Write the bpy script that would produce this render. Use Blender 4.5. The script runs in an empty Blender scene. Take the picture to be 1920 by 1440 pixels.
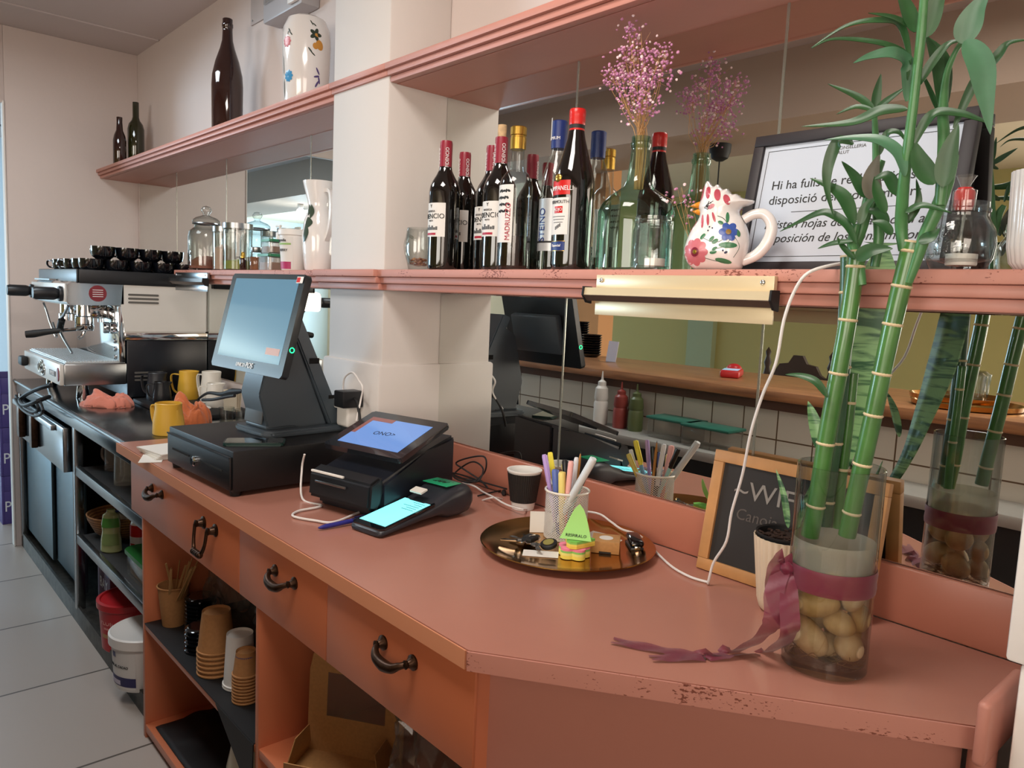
import bpy, bmesh, math, random
from mathutils import Vector, Matrix, noise
random.seed(7)
S = bpy.context.scene
C = S.collection
PI = math.pi

# ------------------------------------------------------------------ camera, world, light, exposure
cd = bpy.data.cameras.new('camera'); cam = bpy.data.objects.new('camera', cd); C.objects.link(cam)
cd.sensor_width = 36; cd.lens = 1427.18 / 1920 * 36; cd.clip_start = .02
cam.matrix_world = Matrix(((0.6655068, -0.11080476, 0.73812127, 0), (0.74505196, 0.0393925, -0.66584218, 0),
                           (0.04470203, 0.99306119, 0.10877128, 1.40), (0, 0, 0, 1)))
S.camera = cam
S.view_settings.view_transform = 'Standard'; S.view_settings.look = 'None'
S.view_settings.gamma = 1; S.view_settings.use_curve_mapping = False
S.view_settings.exposure = -0.1
S.cycles.max_bounces = 10; S.cycles.transparent_max_bounces = 32; S.cycles.glossy_bounces = 6
S.cycles.diffuse_bounces = 4; S.cycles.caustics_reflective = True; S.cycles.caustics_refractive = False
S.cycles.sample_clamp_indirect = 6
w = bpy.data.worlds.new('world'); S.world = w; w.use_nodes = True
w.node_tree.nodes['Background'].inputs[0].default_value = (.75, .86, 1, 1)
w.node_tree.nodes['Background'].inputs[1].default_value = .6

def light(name, kind, loc, energy, color, size=1, size_y=None, target=None):
    l = bpy.data.lights.new(name, kind); l.energy = energy; l.color = color
    if kind == 'AREA':
        l.shape = 'RECTANGLE'; l.size = size; l.size_y = size_y or size
    elif kind == 'POINT':
        l.shadow_soft_size = size
    o = bpy.data.objects.new(name, l); C.objects.link(o); o.location = loc
    if target is not None:
        o.rotation_euler = (Vector(target) - Vector(loc)).to_track_quat('-Z', 'Y').to_euler()
    return o
# daylight entering through the dining-room windows in the far wall, cool on the left, warm on the right
light('daylight_left', 'AREA', (-10.45, -4.48, 1.5), 520, (.55, .80, 1), 2.75, 1.3, (-10.45, 0, 1.5))
light('daylight_right', 'AREA', (0.6, -4.48, 1.6), 135, (1, .91, .80), 2.9, 1.5, (.6, 0, 1.6))
light('warm_side_light', 'AREA', (2.3, -1.6, 1.7), 60, (1, .86, .74), 2.0, 1.6, (-1, .6, 1))  # warm area light out of view; the right wall has no window
# ceiling fittings over the service aisle, plus an added cool fill
light('ceiling_lamp_near', 'AREA', (-.9, .2, 2.56), 24, (1, .93, .86), .6, .6, (-.9, .2, 0))
light('ceiling_lamp_mid', 'AREA', (-3.2, .2, 2.56), 18, (.88, .95, 1), .6, .6, (-3.2, .2, 0))
light('side_room_fill', 'AREA', (-6.6, .35, 2.56), 15, (.6, .82, 1), .6, .6, (-6.6, .2, 0))  # added without a fitting, to turn the beam and doorway blue
light('bare_bulb_light', 'POINT', (-7.6, -1.15, 2.2), 45, (.8, .93, 1), .05)

# ------------------------------------------------------------------ materials
def lin(h):
    h = h.lstrip('#'); v = [int(h[i:i + 2], 16) / 255 for i in (0, 2, 4)]
    return tuple(c / 12.92 if c <= .04045 else ((c + .055) / 1.055) ** 2.4 for c in v) + (1,)
MATS = {}
def mat(name, col, rough=.5, metal=0, noise_scale=0, noise_amt=.1, bump=0, bump_scale=80, spec=.5, coat=0, col2=None, emit=0, sheen=0, sss=0):
    if name in MATS: return MATS[name]
    m = bpy.data.materials.new(name); m.use_nodes = True; nt = m.node_tree; b = nt.nodes['Principled BSDF']
    c = lin(col) if isinstance(col, str) else col
    b.inputs['Base Color'].default_value = c; b.inputs['Roughness'].default_value = rough
    b.inputs['Metallic'].default_value = metal; b.inputs['Specular IOR Level'].default_value = spec
    b.inputs['Coat Weight'].default_value = coat
    if sheen: b.inputs['Sheen Weight'].default_value = sheen
    if sss: b.inputs['Subsurface Weight'].default_value = sss; b.inputs['Subsurface Radius'].default_value = (.01, .01, .01)
    if emit: b.inputs['Emission Color'].default_value = c; b.inputs['Emission Strength'].default_value = emit
    if noise_scale:
        tc = nt.nodes.new('ShaderNodeTexCoord'); n = nt.nodes.new('ShaderNodeTexNoise'); n.inputs['Scale'].default_value = noise_scale
        n.inputs['Detail'].default_value = 6
        r = nt.nodes.new('ShaderNodeValToRGB'); r.color_ramp.elements[0].position = .35; r.color_ramp.elements[1].position = .65
        c2 = lin(col2) if col2 else tuple(x * (1 - noise_amt) for x in c[:3]) + (1,)
        r.color_ramp.elements[0].color = c2; r.color_ramp.elements[1].color = c
        nt.links.new(tc.outputs['Object'], n.inputs['Vector']); nt.links.new(n.outputs['Fac'], r.inputs['Fac']); nt.links.new(r.outputs['Color'], b.inputs['Base Color'])
    if bump:
        tc = nt.nodes.new('ShaderNodeTexCoord'); n = nt.nodes.new('ShaderNodeTexNoise'); n.inputs['Scale'].default_value = bump_scale; n.inputs['Detail'].default_value = 4
        bp = nt.nodes.new('ShaderNodeBump'); bp.inputs['Strength'].default_value = bump; bp.inputs['Distance'].default_value = .002
        nt.links.new(tc.outputs['Object'], n.inputs['Vector']); nt.links.new(n.outputs['Fac'], bp.inputs['Height']); nt.links.new(bp.outputs['Normal'], b.inputs['Normal'])
    MATS[name] = m
    return m
def thin_glass(name, tint=(.97, .98, .97), edge=(.75, .8, .78), gloss=1.0, rough=.02, haze=0):
    # clear thin walls: tinted see-through plus a Fresnel mirror; longer light paths at grazing angles read darker
    m = bpy.data.materials.new(name); m.use_nodes = True; nt = m.node_tree; nt.nodes.clear()
    out = nt.nodes.new('ShaderNodeOutputMaterial'); tr = nt.nodes.new('ShaderNodeBsdfTransparent'); gl = nt.nodes.new('ShaderNodeBsdfGlossy')
    mx = nt.nodes.new('ShaderNodeMixShader'); lw = nt.nodes.new('ShaderNodeLayerWeight'); lw.inputs['Blend'].default_value = .35
    mc = nt.nodes.new('ShaderNodeMixRGB'); mc.inputs[1].default_value = (*tint, 1); mc.inputs[2].default_value = (*edge, 1)
    l2 = nt.nodes.new('ShaderNodeLayerWeight'); l2.inputs['Blend'].default_value = .5; pw = nt.nodes.new('ShaderNodeMath'); pw.operation = 'POWER'; pw.inputs[1].default_value = 4.5; fr = nt.nodes.new('ShaderNodeMath'); fr.operation = 'MULTIPLY_ADD'; fr.inputs[1].default_value = .8; fr.inputs[2].default_value = .045; nt.links.new(l2.outputs['Facing'], pw.inputs[0]); nt.links.new(pw.outputs[0], fr.inputs[0])
    gl.inputs['Roughness'].default_value = rough; gl.inputs['Color'].default_value = (gloss, gloss, gloss, 1)
    nt.links.new(lw.outputs['Facing'], mc.inputs[0]); nt.links.new(mc.outputs[0], tr.inputs['Color'])
    nt.links.new(fr.outputs[0], mx.inputs[0]); nt.links.new(tr.outputs[0], mx.inputs[1]); nt.links.new(gl.outputs[0], mx.inputs[2])
    last = mx
    if haze:
        df = nt.nodes.new('ShaderNodeBsdfDiffuse'); df.inputs['Color'].default_value = (.82, .76, .64, 1); m2 = nt.nodes.new('ShaderNodeMixShader'); m2.inputs[0].default_value = haze
        nt.links.new(mx.outputs[0], m2.inputs[1]); nt.links.new(df.outputs[0], m2.inputs[2]); last = m2
    nt.links.new(last.outputs[0], out.inputs['Surface'])
    MATS[name] = m
    return m
def node_mat(name):
    m = bpy.data.materials.new(name); m.use_nodes = True; MATS[name] = m
    return m, m.node_tree, m.node_tree.nodes['Principled BSDF']

coral_top = mat('coral_laminate_top', '#b27b6b', .24, noise_scale=5, noise_amt=.05, spec=.5)
coral = mat('coral_laminate', '#cb7650', .35, noise_scale=3, noise_amt=.04)  # orange of warm bounced light put into the fronts' colour
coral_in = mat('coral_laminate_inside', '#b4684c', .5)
coral_paint = mat('coral_paint', '#bd8172', .45, bump=.15, bump_scale=60)
# worn chipboard edge: coral paint with dark flecks where the chips show
m, nt, b = node_mat('chipped_edge'); b.inputs['Roughness'].default_value = .55
tc = nt.nodes.new('ShaderNodeTexCoord'); n = nt.nodes.new('ShaderNodeTexNoise'); n.inputs['Scale'].default_value = 330; n.inputs['Detail'].default_value = 3
n2 = nt.nodes.new('ShaderNodeTexNoise'); n2.inputs['Scale'].default_value = 9
mul = nt.nodes.new('ShaderNodeMath'); mul.operation = 'MULTIPLY'; r = nt.nodes.new('ShaderNodeValToRGB')
r.color_ramp.elements[0].position = .328; r.color_ramp.elements[0].color = lin('#c08576'); r.color_ramp.elements[1].position = .352; r.color_ramp.elements[1].color = lin('#7a4132')
mp = nt.nodes.new('ShaderNodeMapping'); mp.inputs['Scale'].default_value = (.45, .45, 1)
nt.links.new(tc.outputs['Object'], mp.inputs[0]); nt.links.new(mp.outputs[0], n.inputs['Vector']); nt.links.new(tc.outputs['Object'], n2.inputs['Vector'])
nt.links.new(n.outputs['Fac'], mul.inputs[0]); nt.links.new(n2.outputs['Fac'], mul.inputs[1]); nt.links.new(mul.outputs[0], r.inputs[0]); nt.links.new(r.outputs[0], b.inputs['Base Color'])
chipped = m
wall_paint = mat('wall_paint', '#d3c6c0', .7, bump=.25, bump_scale=45, noise_scale=2, noise_amt=.04)
pillar_paint = mat('pillar_paint', '#d3cdc8', .6, bump=.3, bump_scale=25)
white_paint = mat('white_paint', '#e6e0da', .55, bump=.2, bump_scale=30)
ceil_mat = mat('ceiling_paint', '#c9c0be', .8, bump=.2, bump_scale=50)
cream_ceil = mat('cream_ceiling_paint', '#d9c9b0', .8)
olive = mat('olive_wall_paint', '#bdb478', .7)
beam_paint = mat('taupe_beam_paint', '#b29d8d', .7)
mirror_m = mat('silvered_glass', (.80, .82, .79, 1), .0, 1)
mirror_edge = mat('mirror_edge', '#b9bdb4', .2, .8)
black_plastic = mat('black_plastic', '#191b1f', .38, bump=.05, bump_scale=400)
black_metal = mat('black_enamel_metal', '#121214', .42, spec=.5, bump=.12, bump_scale=600)
black_gloss = mat('black_glazed_ceramic', '#0b0d12', .08, coat=.5)
grey_plastic = mat('slate_grey_plastic', '#48525a', .4)
steel = mat('brushed_steel', '#9fa3a6', .28, 1, bump=.05, bump_scale=200)
dark_steel = mat('worn_steel', '#83898d', .2, 1, bump=.08, bump_scale=120)
chrome = mat('chrome', '#d5d8da', .08, 1)
alu = mat('warm_lit_aluminium', '#dccba8', .35, .35)  # brassy cast of the warm light put into the aluminium's colour
brass = mat('brass_tray', '#bd8d4c', .15, 1, noise_scale=12, noise_amt=.12)
bronze = mat('aged_bronze', '#4b3527', .35, .8, noise_scale=60, noise_amt=.4)
white_plastic = mat('white_plastic', '#e4e1dc', .4)
white_enamel = mat('white_enamel', '#e8e4da', .25, coat=.3)
yellow_enamel = mat('yellow_enamel', '#e0b13e', .4)
dark_enamel = mat('charcoal_enamel', '#2c2e33', .4)
paper = mat('paper', '#e6e3dc', .8)
cardboard = mat('kraft_cardboard', '#b98a55', .8, noise_scale=150, noise_amt=.12)
cup_card = mat('kraft_cup_card', '#b5814f', .75, noise_scale=120, noise_amt=.1)
clear = thin_glass('clear_glass', (.94, .955, .95), (.52, .57, .57))
clear2 = thin_glass('clear_plastic', (.93, .93, .93), (.7, .72, .72), rough=.08, haze=.06)
green_glass = thin_glass('green_demijohn_glass', (.80, .92, .86), (.22, .50, .40))
water = thin_glass('water', (.95, .91, .84), (.86, .76, .60))
amber_glass = mat('brown_bottle_glass', '#2a1410', .06, coat=.6)
olive_glass = mat('olive_bottle_glass', '#23230c', .07, coat=.6)
wine_glass = mat('dark_wine_glass', '#0e0d0c', .06, coat=.6)
red_foil = mat('burgundy_capsule', '#8c2033', .35)
red_cap = mat('red_cap', '#c5201d', .3)
gold_cap = mat('gold_cap', '#c7a24c', .25, .9)
label_white = mat('bottle_label', '#dcdad6', .6)
ink = mat('black_ink', '#191919', .6)
grey_ink = mat('grey_ink', '#5a5a5a', .6)
red_ink = mat('red_ink', '#a8203a', .5)
blue_ink = mat('blue_ink', '#1f3270', .4)
white_ink = mat('white_ink', '#e8e8e8', .5)
rubber = mat('black_rubber', '#111113', .6)
cable_white = mat('white_cable', '#e6e2df', .45)
leaf_m = mat('bamboo_leaf', '#285229', .38, noise_scale=30, noise_amt=.25, sss=.05)
leaf_pale = mat('bamboo_leaf_underside', '#477355', .35, noise_scale=30, noise_amt=.2)
stalk_m = mat('bamboo_stalk', '#4a7c3a', .3, noise_scale=25, noise_amt=.3, coat=.3)
stalk_dark = mat('bamboo_stalk_dark', '#365e3c', .35, noise_scale=25, noise_amt=.3, coat=.2)
node_m = mat('bamboo_node', '#cdb994', .7)
rag_m = mat('orange_microfibre', '#dc8570', .95, bump=.8, bump_scale=300, sheen=.4)
rag_m2 = mat('rust_microfibre', '#cf7040', .95, bump=.8, bump_scale=300, sheen=.4)
wood_light = mat('pine_frame', '#c9935c', .5, noise_scale=20, noise_amt=.18)
# wood grain bar top
m, nt, b = node_mat('bar_wood'); b.inputs['Roughness'].default_value = .3
tc = nt.nodes.new('ShaderNodeTexCoord'); mp = nt.nodes.new('ShaderNodeMapping'); mp.inputs['Scale'].default_value = (1.2, 16, 16)
n = nt.nodes.new('ShaderNodeTexNoise'); n.inputs['Scale'].default_value = 3; n.inputs['Detail'].default_value = 8
r = nt.nodes.new('ShaderNodeValToRGB'); r.color_ramp.elements[0].color = lin('#80563c'); r.color_ramp.elements[1].color = lin('#b98258'); r.color_ramp.elements[0].position = .3; r.color_ramp.elements[1].position = .7
nt.links.new(tc.outputs['Object'], mp.inputs[0]); nt.links.new(mp.outputs[0], n.inputs['Vector']); nt.links.new(n.outputs['Fac'], r.inputs[0]); nt.links.new(r.outputs[0], b.inputs['Base Color'])
bar_wood = m
def tiles(name, c1, grout, size, ox=0, oy=0, axes='XY', rough=.3, gw=.012):
    m, nt, b = node_mat(name); b.inputs['Roughness'].default_value = rough
    tc = nt.nodes.new('ShaderNodeTexCoord'); mp = nt.nodes.new('ShaderNodeMapping'); mp.inputs['Location'].default_value = (ox, oy, 0)
    if axes == 'XZ': mp.inputs['Rotation'].default_value = (PI / 2, 0, 0)
    br = nt.nodes.new('ShaderNodeTexBrick'); br.offset = 0; br.inputs['Scale'].default_value = 1
    br.inputs['Brick Width'].default_value = size; br.inputs['Row Height'].default_value = size; br.inputs['Mortar Size'].default_value = gw * size
    br.inputs['Color1'].default_value = lin(c1); br.inputs['Color2'].default_value = tuple(x * .93 for x in lin(c1)[:3]) + (1,); br.inputs['Mortar'].default_value = lin(grout)
    nt.links.new(tc.outputs['Object'], mp.inputs[0]); nt.links.new(mp.outputs[0], br.inputs['Vector']); nt.links.new(br.outputs['Color'], b.inputs['Base Color'])
    return m
floor_m = tiles('floor_tiles', '#b4aaa2', '#5d564f', .58, .02 + .58 * 4, .30, rough=.35, gw=.008)
tile_m = tiles('white_wall_tiles', '#e2dccf', '#6d5a47', .15, 0, 0, 'XZ', .2, .02)

# ------------------------------------------------------------------ mesh helpers
def obj(name, bm, m, parent=None, smooth=35, M=None, kind=None):
    if M is not None: bmesh.ops.transform(bm, matrix=M, verts=bm.verts)
    bmesh.ops.recalc_face_normals(bm, faces=bm.faces)
    if smooth:
        a = math.radians(smooth)
        for f in bm.faces: f.smooth = True
        for e in bm.edges:
            if len(e.link_faces) == 2 and e.calc_face_angle(0) > a: e.smooth = False
    me = bpy.data.meshes.new(name); bm.to_mesh(me); bm.free()
    for x in (m if isinstance(m, (list, tuple)) else [m]): me.materials.append(x)
    o = bpy.data.objects.new(name, me); C.objects.link(o)
    if parent: o.parent = parent
    if kind: o['kind'] = kind
    return o
def thing(name, label, cat, loc=(0, 0, 0), rz=0, group=None, rot=None):
    o = bpy.data.objects.new(name, None); C.objects.link(o); o.location = loc
    o.rotation_euler = rot or (0, 0, rz); o.empty_display_size = .05
    o['label'] = label; o['category'] = cat
    if group: o['group'] = group
    return o
def tag(o, label, cat, group=None, kind=None):
    o['label'] = label; o['category'] = cat
    if group: o['group'] = group
    if kind: o['kind'] = kind
    return o
def BM(): return bmesh.new()
def box(bm, x0, x1, y0, y1, z0, z1, bev=0, M=None, seg=2):
    t = bmesh.new()
    vs = [t.verts.new(p) for p in ((x0, y0, z0), (x1, y0, z0), (x1, y1, z0), (x0, y1, z0), (x0, y0, z1), (x1, y0, z1), (x1, y1, z1), (x0, y1, z1))]
    for f in ((0, 3, 2, 1), (4, 5, 6, 7), (0, 1, 5, 4), (1, 2, 6, 5), (2, 3, 7, 6), (3, 0, 4, 7)): t.faces.new([vs[i] for i in f])
    if bev: bmesh.ops.bevel(t, geom=t.edges[:], offset=bev, segments=seg, affect='EDGES', profile=.5)
    if M is not None: bmesh.ops.transform(t, matrix=M, verts=t.verts)
    merge(bm, t); return bm
def merge(bm, t):
    me = bpy.data.meshes.new('tmp'); t.to_mesh(me); t.free(); bm.from_mesh(me); bpy.data.meshes.remove(me)
def lathe(bm, prof, seg=40, M=None, caps=True, warp=None):
    t = bmesh.new(); rings = []
    for r, z in prof:
        if r < 1e-6: rings.append([t.verts.new((0, 0, z))])
        else: rings.append([t.verts.new((r * math.cos(2 * PI * i / seg), r * math.sin(2 * PI * i / seg), z)) for i in range(seg)])
    for a, b in zip(rings, rings[1:]):
        for i in range(seg):
            j = (i + 1) % seg
            if len(a) == 1 and len(b) == 1: continue
            if len(a) == 1: t.faces.new((a[0], b[i], b[j]))
            elif len(b) == 1: t.faces.new((a[i], a[j], b[0]))
            else: t.faces.new((a[i], a[j], b[j], b[i]))
    if caps:
        for rg in (rings[0], rings[-1]):
            if len(rg) > 2: t.faces.new(rg)
    if warp:
        for v in t.verts: v.co = Vector(warp(v.co))
    if M is not None: bmesh.ops.transform(t, matrix=M, verts=t.verts)
    merge(bm, t); return bm
def smooth_pts(pts, n=6):
    P = [Vector(p) for p in pts]
    if len(P) < 3: return P
    out = []
    for i in range(len(P) - 1):
        p0 = P[max(i - 1, 0)]; p1 = P[i]; p2 = P[i + 1]; p3 = P[min(i + 2, len(P) - 1)]
        for k in range(n):
            t = k / n
            out.append(.5 * ((2 * p1) + (-p0 + p2) * t + (2 * p0 - 5 * p1 + 4 * p2 - p3) * t * t + (-p0 + 3 * p1 - 3 * p2 + p3) * t ** 3))
    out.append(P[-1]); return out
def interp(vals, n):
    if not isinstance(vals, (list, tuple)): return [vals] * n
    o = []
    for i in range(n):
        t = i / (n - 1) * (len(vals) - 1); k = min(int(t), len(vals) - 2); f = t - k; o.append(vals[k] * (1 - f) + vals[k + 1] * f)
    return o
def tube(bm, pts, rad, seg=10, n=6, sm=True, closed=False):
    P = smooth_pts(pts, n) if sm else [Vector(p) for p in pts]
    R = interp(rad, len(P)); up = Vector((0, 0, 1)); rings = []
    T0 = (P[1] - P[0]).normalized(); nrm = T0.cross(up if abs(T0.z) < .9 else Vector((1, 0, 0))).normalized()
    for i, p in enumerate(P):
        T = (P[min(i + 1, len(P) - 1)] - P[max(i - 1, 0)]).normalized()
        nrm = (nrm - T * nrm.dot(T)).normalized(); bn = T.cross(nrm)
        rings.append([bm.verts.new(p + (nrm * math.cos(2 * PI * k / seg) + bn * math.sin(2 * PI * k / seg)) * R[i]) for k in range(seg)])
    for a, b in zip(rings, rings[1:]):
        for k in range(seg): bm.faces.new((a[k], a[(k + 1) % seg], b[(k + 1) % seg], b[k]))
    bm.faces.new(rings[0]); bm.faces.new(rings[-1]); return bm
def prism(bm, poly, z0, z1, bev=0, M=None):
    t = bmesh.new(); a = [t.verts.new((x, y, z0)) for x, y in poly]; b = [t.verts.new((x, y, z1)) for x, y in poly]
    t.faces.new(list(reversed(a))); t.faces.new(b); k = len(poly)
    for i in range(k): t.faces.new((a[i], a[(i + 1) % k], b[(i + 1) % k], b[i]))
    if bev: bmesh.ops.bevel(t, geom=t.edges[:], offset=bev, segments=2, affect='EDGES')
    if M is not None: bmesh.ops.transform(t, matrix=M, verts=t.verts)
    merge(bm, t); return bm
def rrect(w, h, r, n=5):
    o = []
    for cx, cy, a in ((w / 2 - r, h / 2 - r, 0), (-w / 2 + r, h / 2 - r, 90), (-w / 2 + r, -h / 2 + r, 180), (w / 2 - r, -h / 2 + r, 270)):
        for k in range(n + 1):
            t = math.radians(a + 90 * k / n); o.append((cx + r * math.cos(t), cy + r * math.sin(t)))
    return o
def sphere(bm, c, r, u=12, v=8, sc=(1, 1, 1), M=None):
    t = bmesh.new(); bmesh.ops.create_uvsphere(t, u_segments=u, v_segments=v, radius=1)
    bmesh.ops.transform(t, matrix=Matrix.Translation(c) @ (M or Matrix()) @ Matrix.Diagonal((r * sc[0], r * sc[1], r * sc[2], 1)), verts=t.verts)
    merge(bm, t); return bm
RX = lambda a: Matrix.Rotation(a, 4, 'X')
RY = lambda a: Matrix.Rotation(a, 4, 'Y')
RZ = lambda a: Matrix.Rotation(a, 4, 'Z')
T = lambda x, y=0, z=0: Matrix.Translation(Vector((x, y, z)) if not isinstance(x, (tuple, Vector)) else Vector(x))
def text_bm(s, size, extrude=.0004, align='CENTER', sx=1, shear=0, res=3):
    c = bpy.data.curves.new('t', 'FONT'); c.body = s; c.size = size; c.extrude = extrude; c.align_x = align; c.align_y = 'CENTER'; c.shear = shear; c.resolution_u = res
    o = bpy.data.objects.new('t', c); C.objects.link(o); dg = bpy.context.evaluated_depsgraph_get(); dg.update()
    me = bpy.data.meshes.new_from_object(o.evaluated_get(dg)); bm = bmesh.new(); bm.from_mesh(me)
    bpy.data.objects.remove(o); bpy.data.curves.remove(c); bpy.data.meshes.remove(me)
    if sx != 1: bmesh.ops.scale(bm, vec=(sx, 1, 1), verts=bm.verts)
    return bm
def lettering(s, size, m, parent, M, wrap=None, name='lettering', **k):
    # lies in the local XY plane facing +Z, then M places it; wrap=radius bends it round a vertical cylinder first
    bm = text_bm(s, size, **k)
    if wrap:
        r, th0, zc, vert = wrap
        for v in bm.verts:
            x, y, z = v.co
            if vert: x, y = -y, x
            th = th0 + x / r; v.co = (math.cos(th) * (r + .0006 + z), math.sin(th) * (r + .0006 + z), zc + y)
        return obj(name, bm, m, parent, smooth=0)
    return obj(name, bm, m, parent, smooth=0, M=M)
def patch(r, th0, half, z0, z1, thick=.0004, n=16, r2=None):
    # a label wrapped on a cylinder (or cone when r2 is given)
    bm = BM(); r2 = r2 or r; rows = []
    for i in range(n + 1):
        th = th0 - half + 2 * half * i / n; c, s = math.cos(th), math.sin(th)
        rows.append([bm.verts.new((c * q, s * q, z)) for q, z in ((r + .0001, z0), (r + thick, z0), (r2 + thick, z1), (r2 + .0001, z1))])
    for a, b in zip(rows, rows[1:]):
        for k in range(4): bm.faces.new((a[k], a[(k + 1) % 4], b[(k + 1) % 4], b[k]))
    bm.faces.new(rows[0]); bm.faces.new(rows[-1]); return bm
def leaf(bm, pts, w, fold=.25, n=7, tip=True, th=.0006, facing=None):
    # blade along pts, full width w at its middle; facing = direction the upper side looks
    P = smooth_pts(pts, n); N = len(P); rows = []
    fc = Vector(facing or (0, -1, .3)).normalized()
    for i, p in enumerate(P):
        t = i / (N - 1); Tn = (P[min(i + 1, N - 1)] - P[max(i - 1, 0)]).normalized()
        prof = math.sin(PI * t ** .72) ** .9 * (1 - .25 * t); prof = max(prof, .14 if t < .3 else .015)
        ww = (w[min(int(t * (len(w) - 1)), len(w) - 2)] * (1 - (t * (len(w) - 1)) % 1) + w[min(int(t * (len(w) - 1)) + 1, len(w) - 1)] * ((t * (len(w) - 1)) % 1) if isinstance(w, (list, tuple)) else w * prof) / 2
        sd = Tn.cross(fc)
        if sd.length < .05: sd = Tn.cross(Vector((1, 0, 0)))
        sd.normalize(); up = sd.cross(Tn).normalized()
        if up.dot(fc) < 0: up = -up
        rows.append([bm.verts.new(p + sd * ww * k + up * (abs(k) * ww * fold)) for k in (-1, -.5, 0, .5, 1)] + [bm.verts.new(p + sd * ww * k + up * (abs(k) * ww * fold - th)) for k in (1, .5, 0, -.5, -1)])
    for a, b in zip(rows, rows[1:]):
        for k in range(10): bm.faces.new((a[k], a[(k + 1) % 10], b[(k + 1) % 10], b[k]))
    bm.faces.new(rows[0]); bm.faces.new(rows[-1]); return bm
def crumple(bm, amt, sc, seed=0):
    for v in bm.verts:
        d = noise.noise_vector(v.co * sc + Vector((seed, 0, 0))); v.co += d * amt
def cone_handle(bm, pts, wx, wy, n=5):  # flat strap handle, rectangular section
    P = smooth_pts(pts, n); rows = []
    for i, p in enumerate(P):
        Tn = (P[min(i + 1, len(P) - 1)] - P[max(i - 1, 0)]).normalized(); sd = Vector((0, 1, 0)); up = Tn.cross(sd).normalized()
        rows.append([bm.verts.new(p + sd * wy / 2 * a + up * wx / 2 * b_) for a, b_ in ((-1, -1), (1, -1), (1, 1), (-1, 1))])
    for a, b in zip(rows, rows[1:]):
        for k in range(4): bm.faces.new((a[k], a[(k + 1) % 4], b[(k + 1) % 4], b[k]))
    bm.faces.new(rows[0]); bm.faces.new(rows[-1]); return bm
def tree(o, parent=None):
    c = o.copy(); C.objects.link(c); c.parent = parent
    for ch in list(o.children): tree(ch, c)
    return c
def place(o, loc, rz=0, label=None, group=None):
    o.location = loc; o.rotation_euler = (0, 0, rz)
    if label: o['label'] = label
    if group: o['group'] = group
    return o

# ------------------------------------------------------------------ the setting
H = 2.63
def struct(name, bx, m, bev=0, label=None):
    bm = BM()
    for b in (bx if isinstance(bx, list) else [bx]): box(bm, *b, bev=bev)
    return obj(name, bm, m, kind='structure')
struct('floor', (-13.2, 2.7, -4.6, 1.4, -.1, 0), floor_m)
struct('ceiling', (-13.2, 2.7, -.8, 1.4, H, H + .1), ceil_mat)
struct('ceiling_dining', (-13.2, 2.7, -4.6, -.8, H, H + .1), cream_ceil)
struct('trim_1', (-13.2, 2.6, -1.45, -.8, 2.31, H), beam_paint)                       # beam across the room
struct('wall_back', [(-4.7, 2.6, 1.306, 1.5, 0, H)], wall_paint)
struct('wall_left', [(-4.64, -4.6, .69, 1.306, 0, H), (-4.64, -4.6, .0, .69, 2.26, H)], wall_paint, bev=.003)
struct('trim_2', [(-4.645, -4.592, .680, .69, 0, 2.27)], white_paint, bev=.006)       # end of the left wall, door casing
struct('wall_side_room', [(-13.2, -4.72, 1.2, 1.3, 0, H)], mat('grey_wall_paint', '#98a0a6', .7))
struct('wall_far_left', (-13.3, -13.2, -4.6, 1.3, 0, H), mat('pale_wall_paint', '#c9cfd0', .7))
# far olive wall with window openings on the left and on the right
def wall_with_holes(name, x0, x1, y0, y1, holes, m):
    bs = []; xs = x0
    for a, b, z0, z1 in holes:
        bs += [(xs, a, y0, y1, 0, H), (a, b, y0, y1, 0, z0), (a, b, y0, y1, z1, H)]; xs = b
    bs.append((xs, x1, y0, y1, 0, H)); return struct(name, bs, m)
wall_with_holes('wall_front', -6.4, 2.6, -4.6, -4.5, [(-.9, 2.1, .8, 2.4)], olive)
wall_with_holes('wall_front_left', -13.2, -6.4, -4.6, -4.5, [(-11.9, -9.0, .8, 2.2)], mat('beige_wall_paint', '#cdb79d', .7))
struct('wall_right_side', (2.6, 2.7, -4.6, 1.4, 0, H), wall_paint)
struct('wall_pilaster', (-4.95, -4.63, -4.5, -4.42, 0, H), mat('pale_green_paint', '#a9b79a', .7))
struct('wall_end_post', [(-3.86, -3.62, -1.62, -1.46, 0, 2.63)], mat('peach_paint', '#d79f6c', .7))
for i, (a, b, z0, z1) in enumerate([(-.9, 2.1, .8, 2.4), (-11.9, -9.0, .8, 2.2)]):
    bm = BM()
    for q in ((a, b, z0, z0 + .05), (a, b, z1 - .05, z1), (a, a + .05, z0, z1), (b - .05, b, z0, z1), ((a + b) / 2 - .025, (a + b) / 2 + .025, z0, z1)):
        box(bm, q[0], q[1], -4.58, -4.52, q[2], q[3])
    fr = obj('window_%d' % (i + 1), bm, white_paint, kind='structure')
    bm = BM(); box(bm, a + .05, b - .05, -4.565, -4.56, z0 + .05, z1 - .05); obj('window_pane', bm, clear, fr)
# the pillar between the two mirror runs, thicker plaster skirt below
struct('wall_pillar', [(-2.055, -1.76, 1.11, 1.306, 0, H)], pillar_paint, bev=.006)
bm = BM(); box(bm, -2.068, -1.752, 1.097, 1.306, .902, 1.212, bev=.008); obj('trim_3', bm, pillar_paint, kind='structure')
# the short wall end at the right of the counter
struct('wall_right', [(-.243, .3, 1.03, 1.306, 1.0, H), (-.228, .3, 1.035, 1.306, 0, 1.0)], white_paint, bev=.005)

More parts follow.
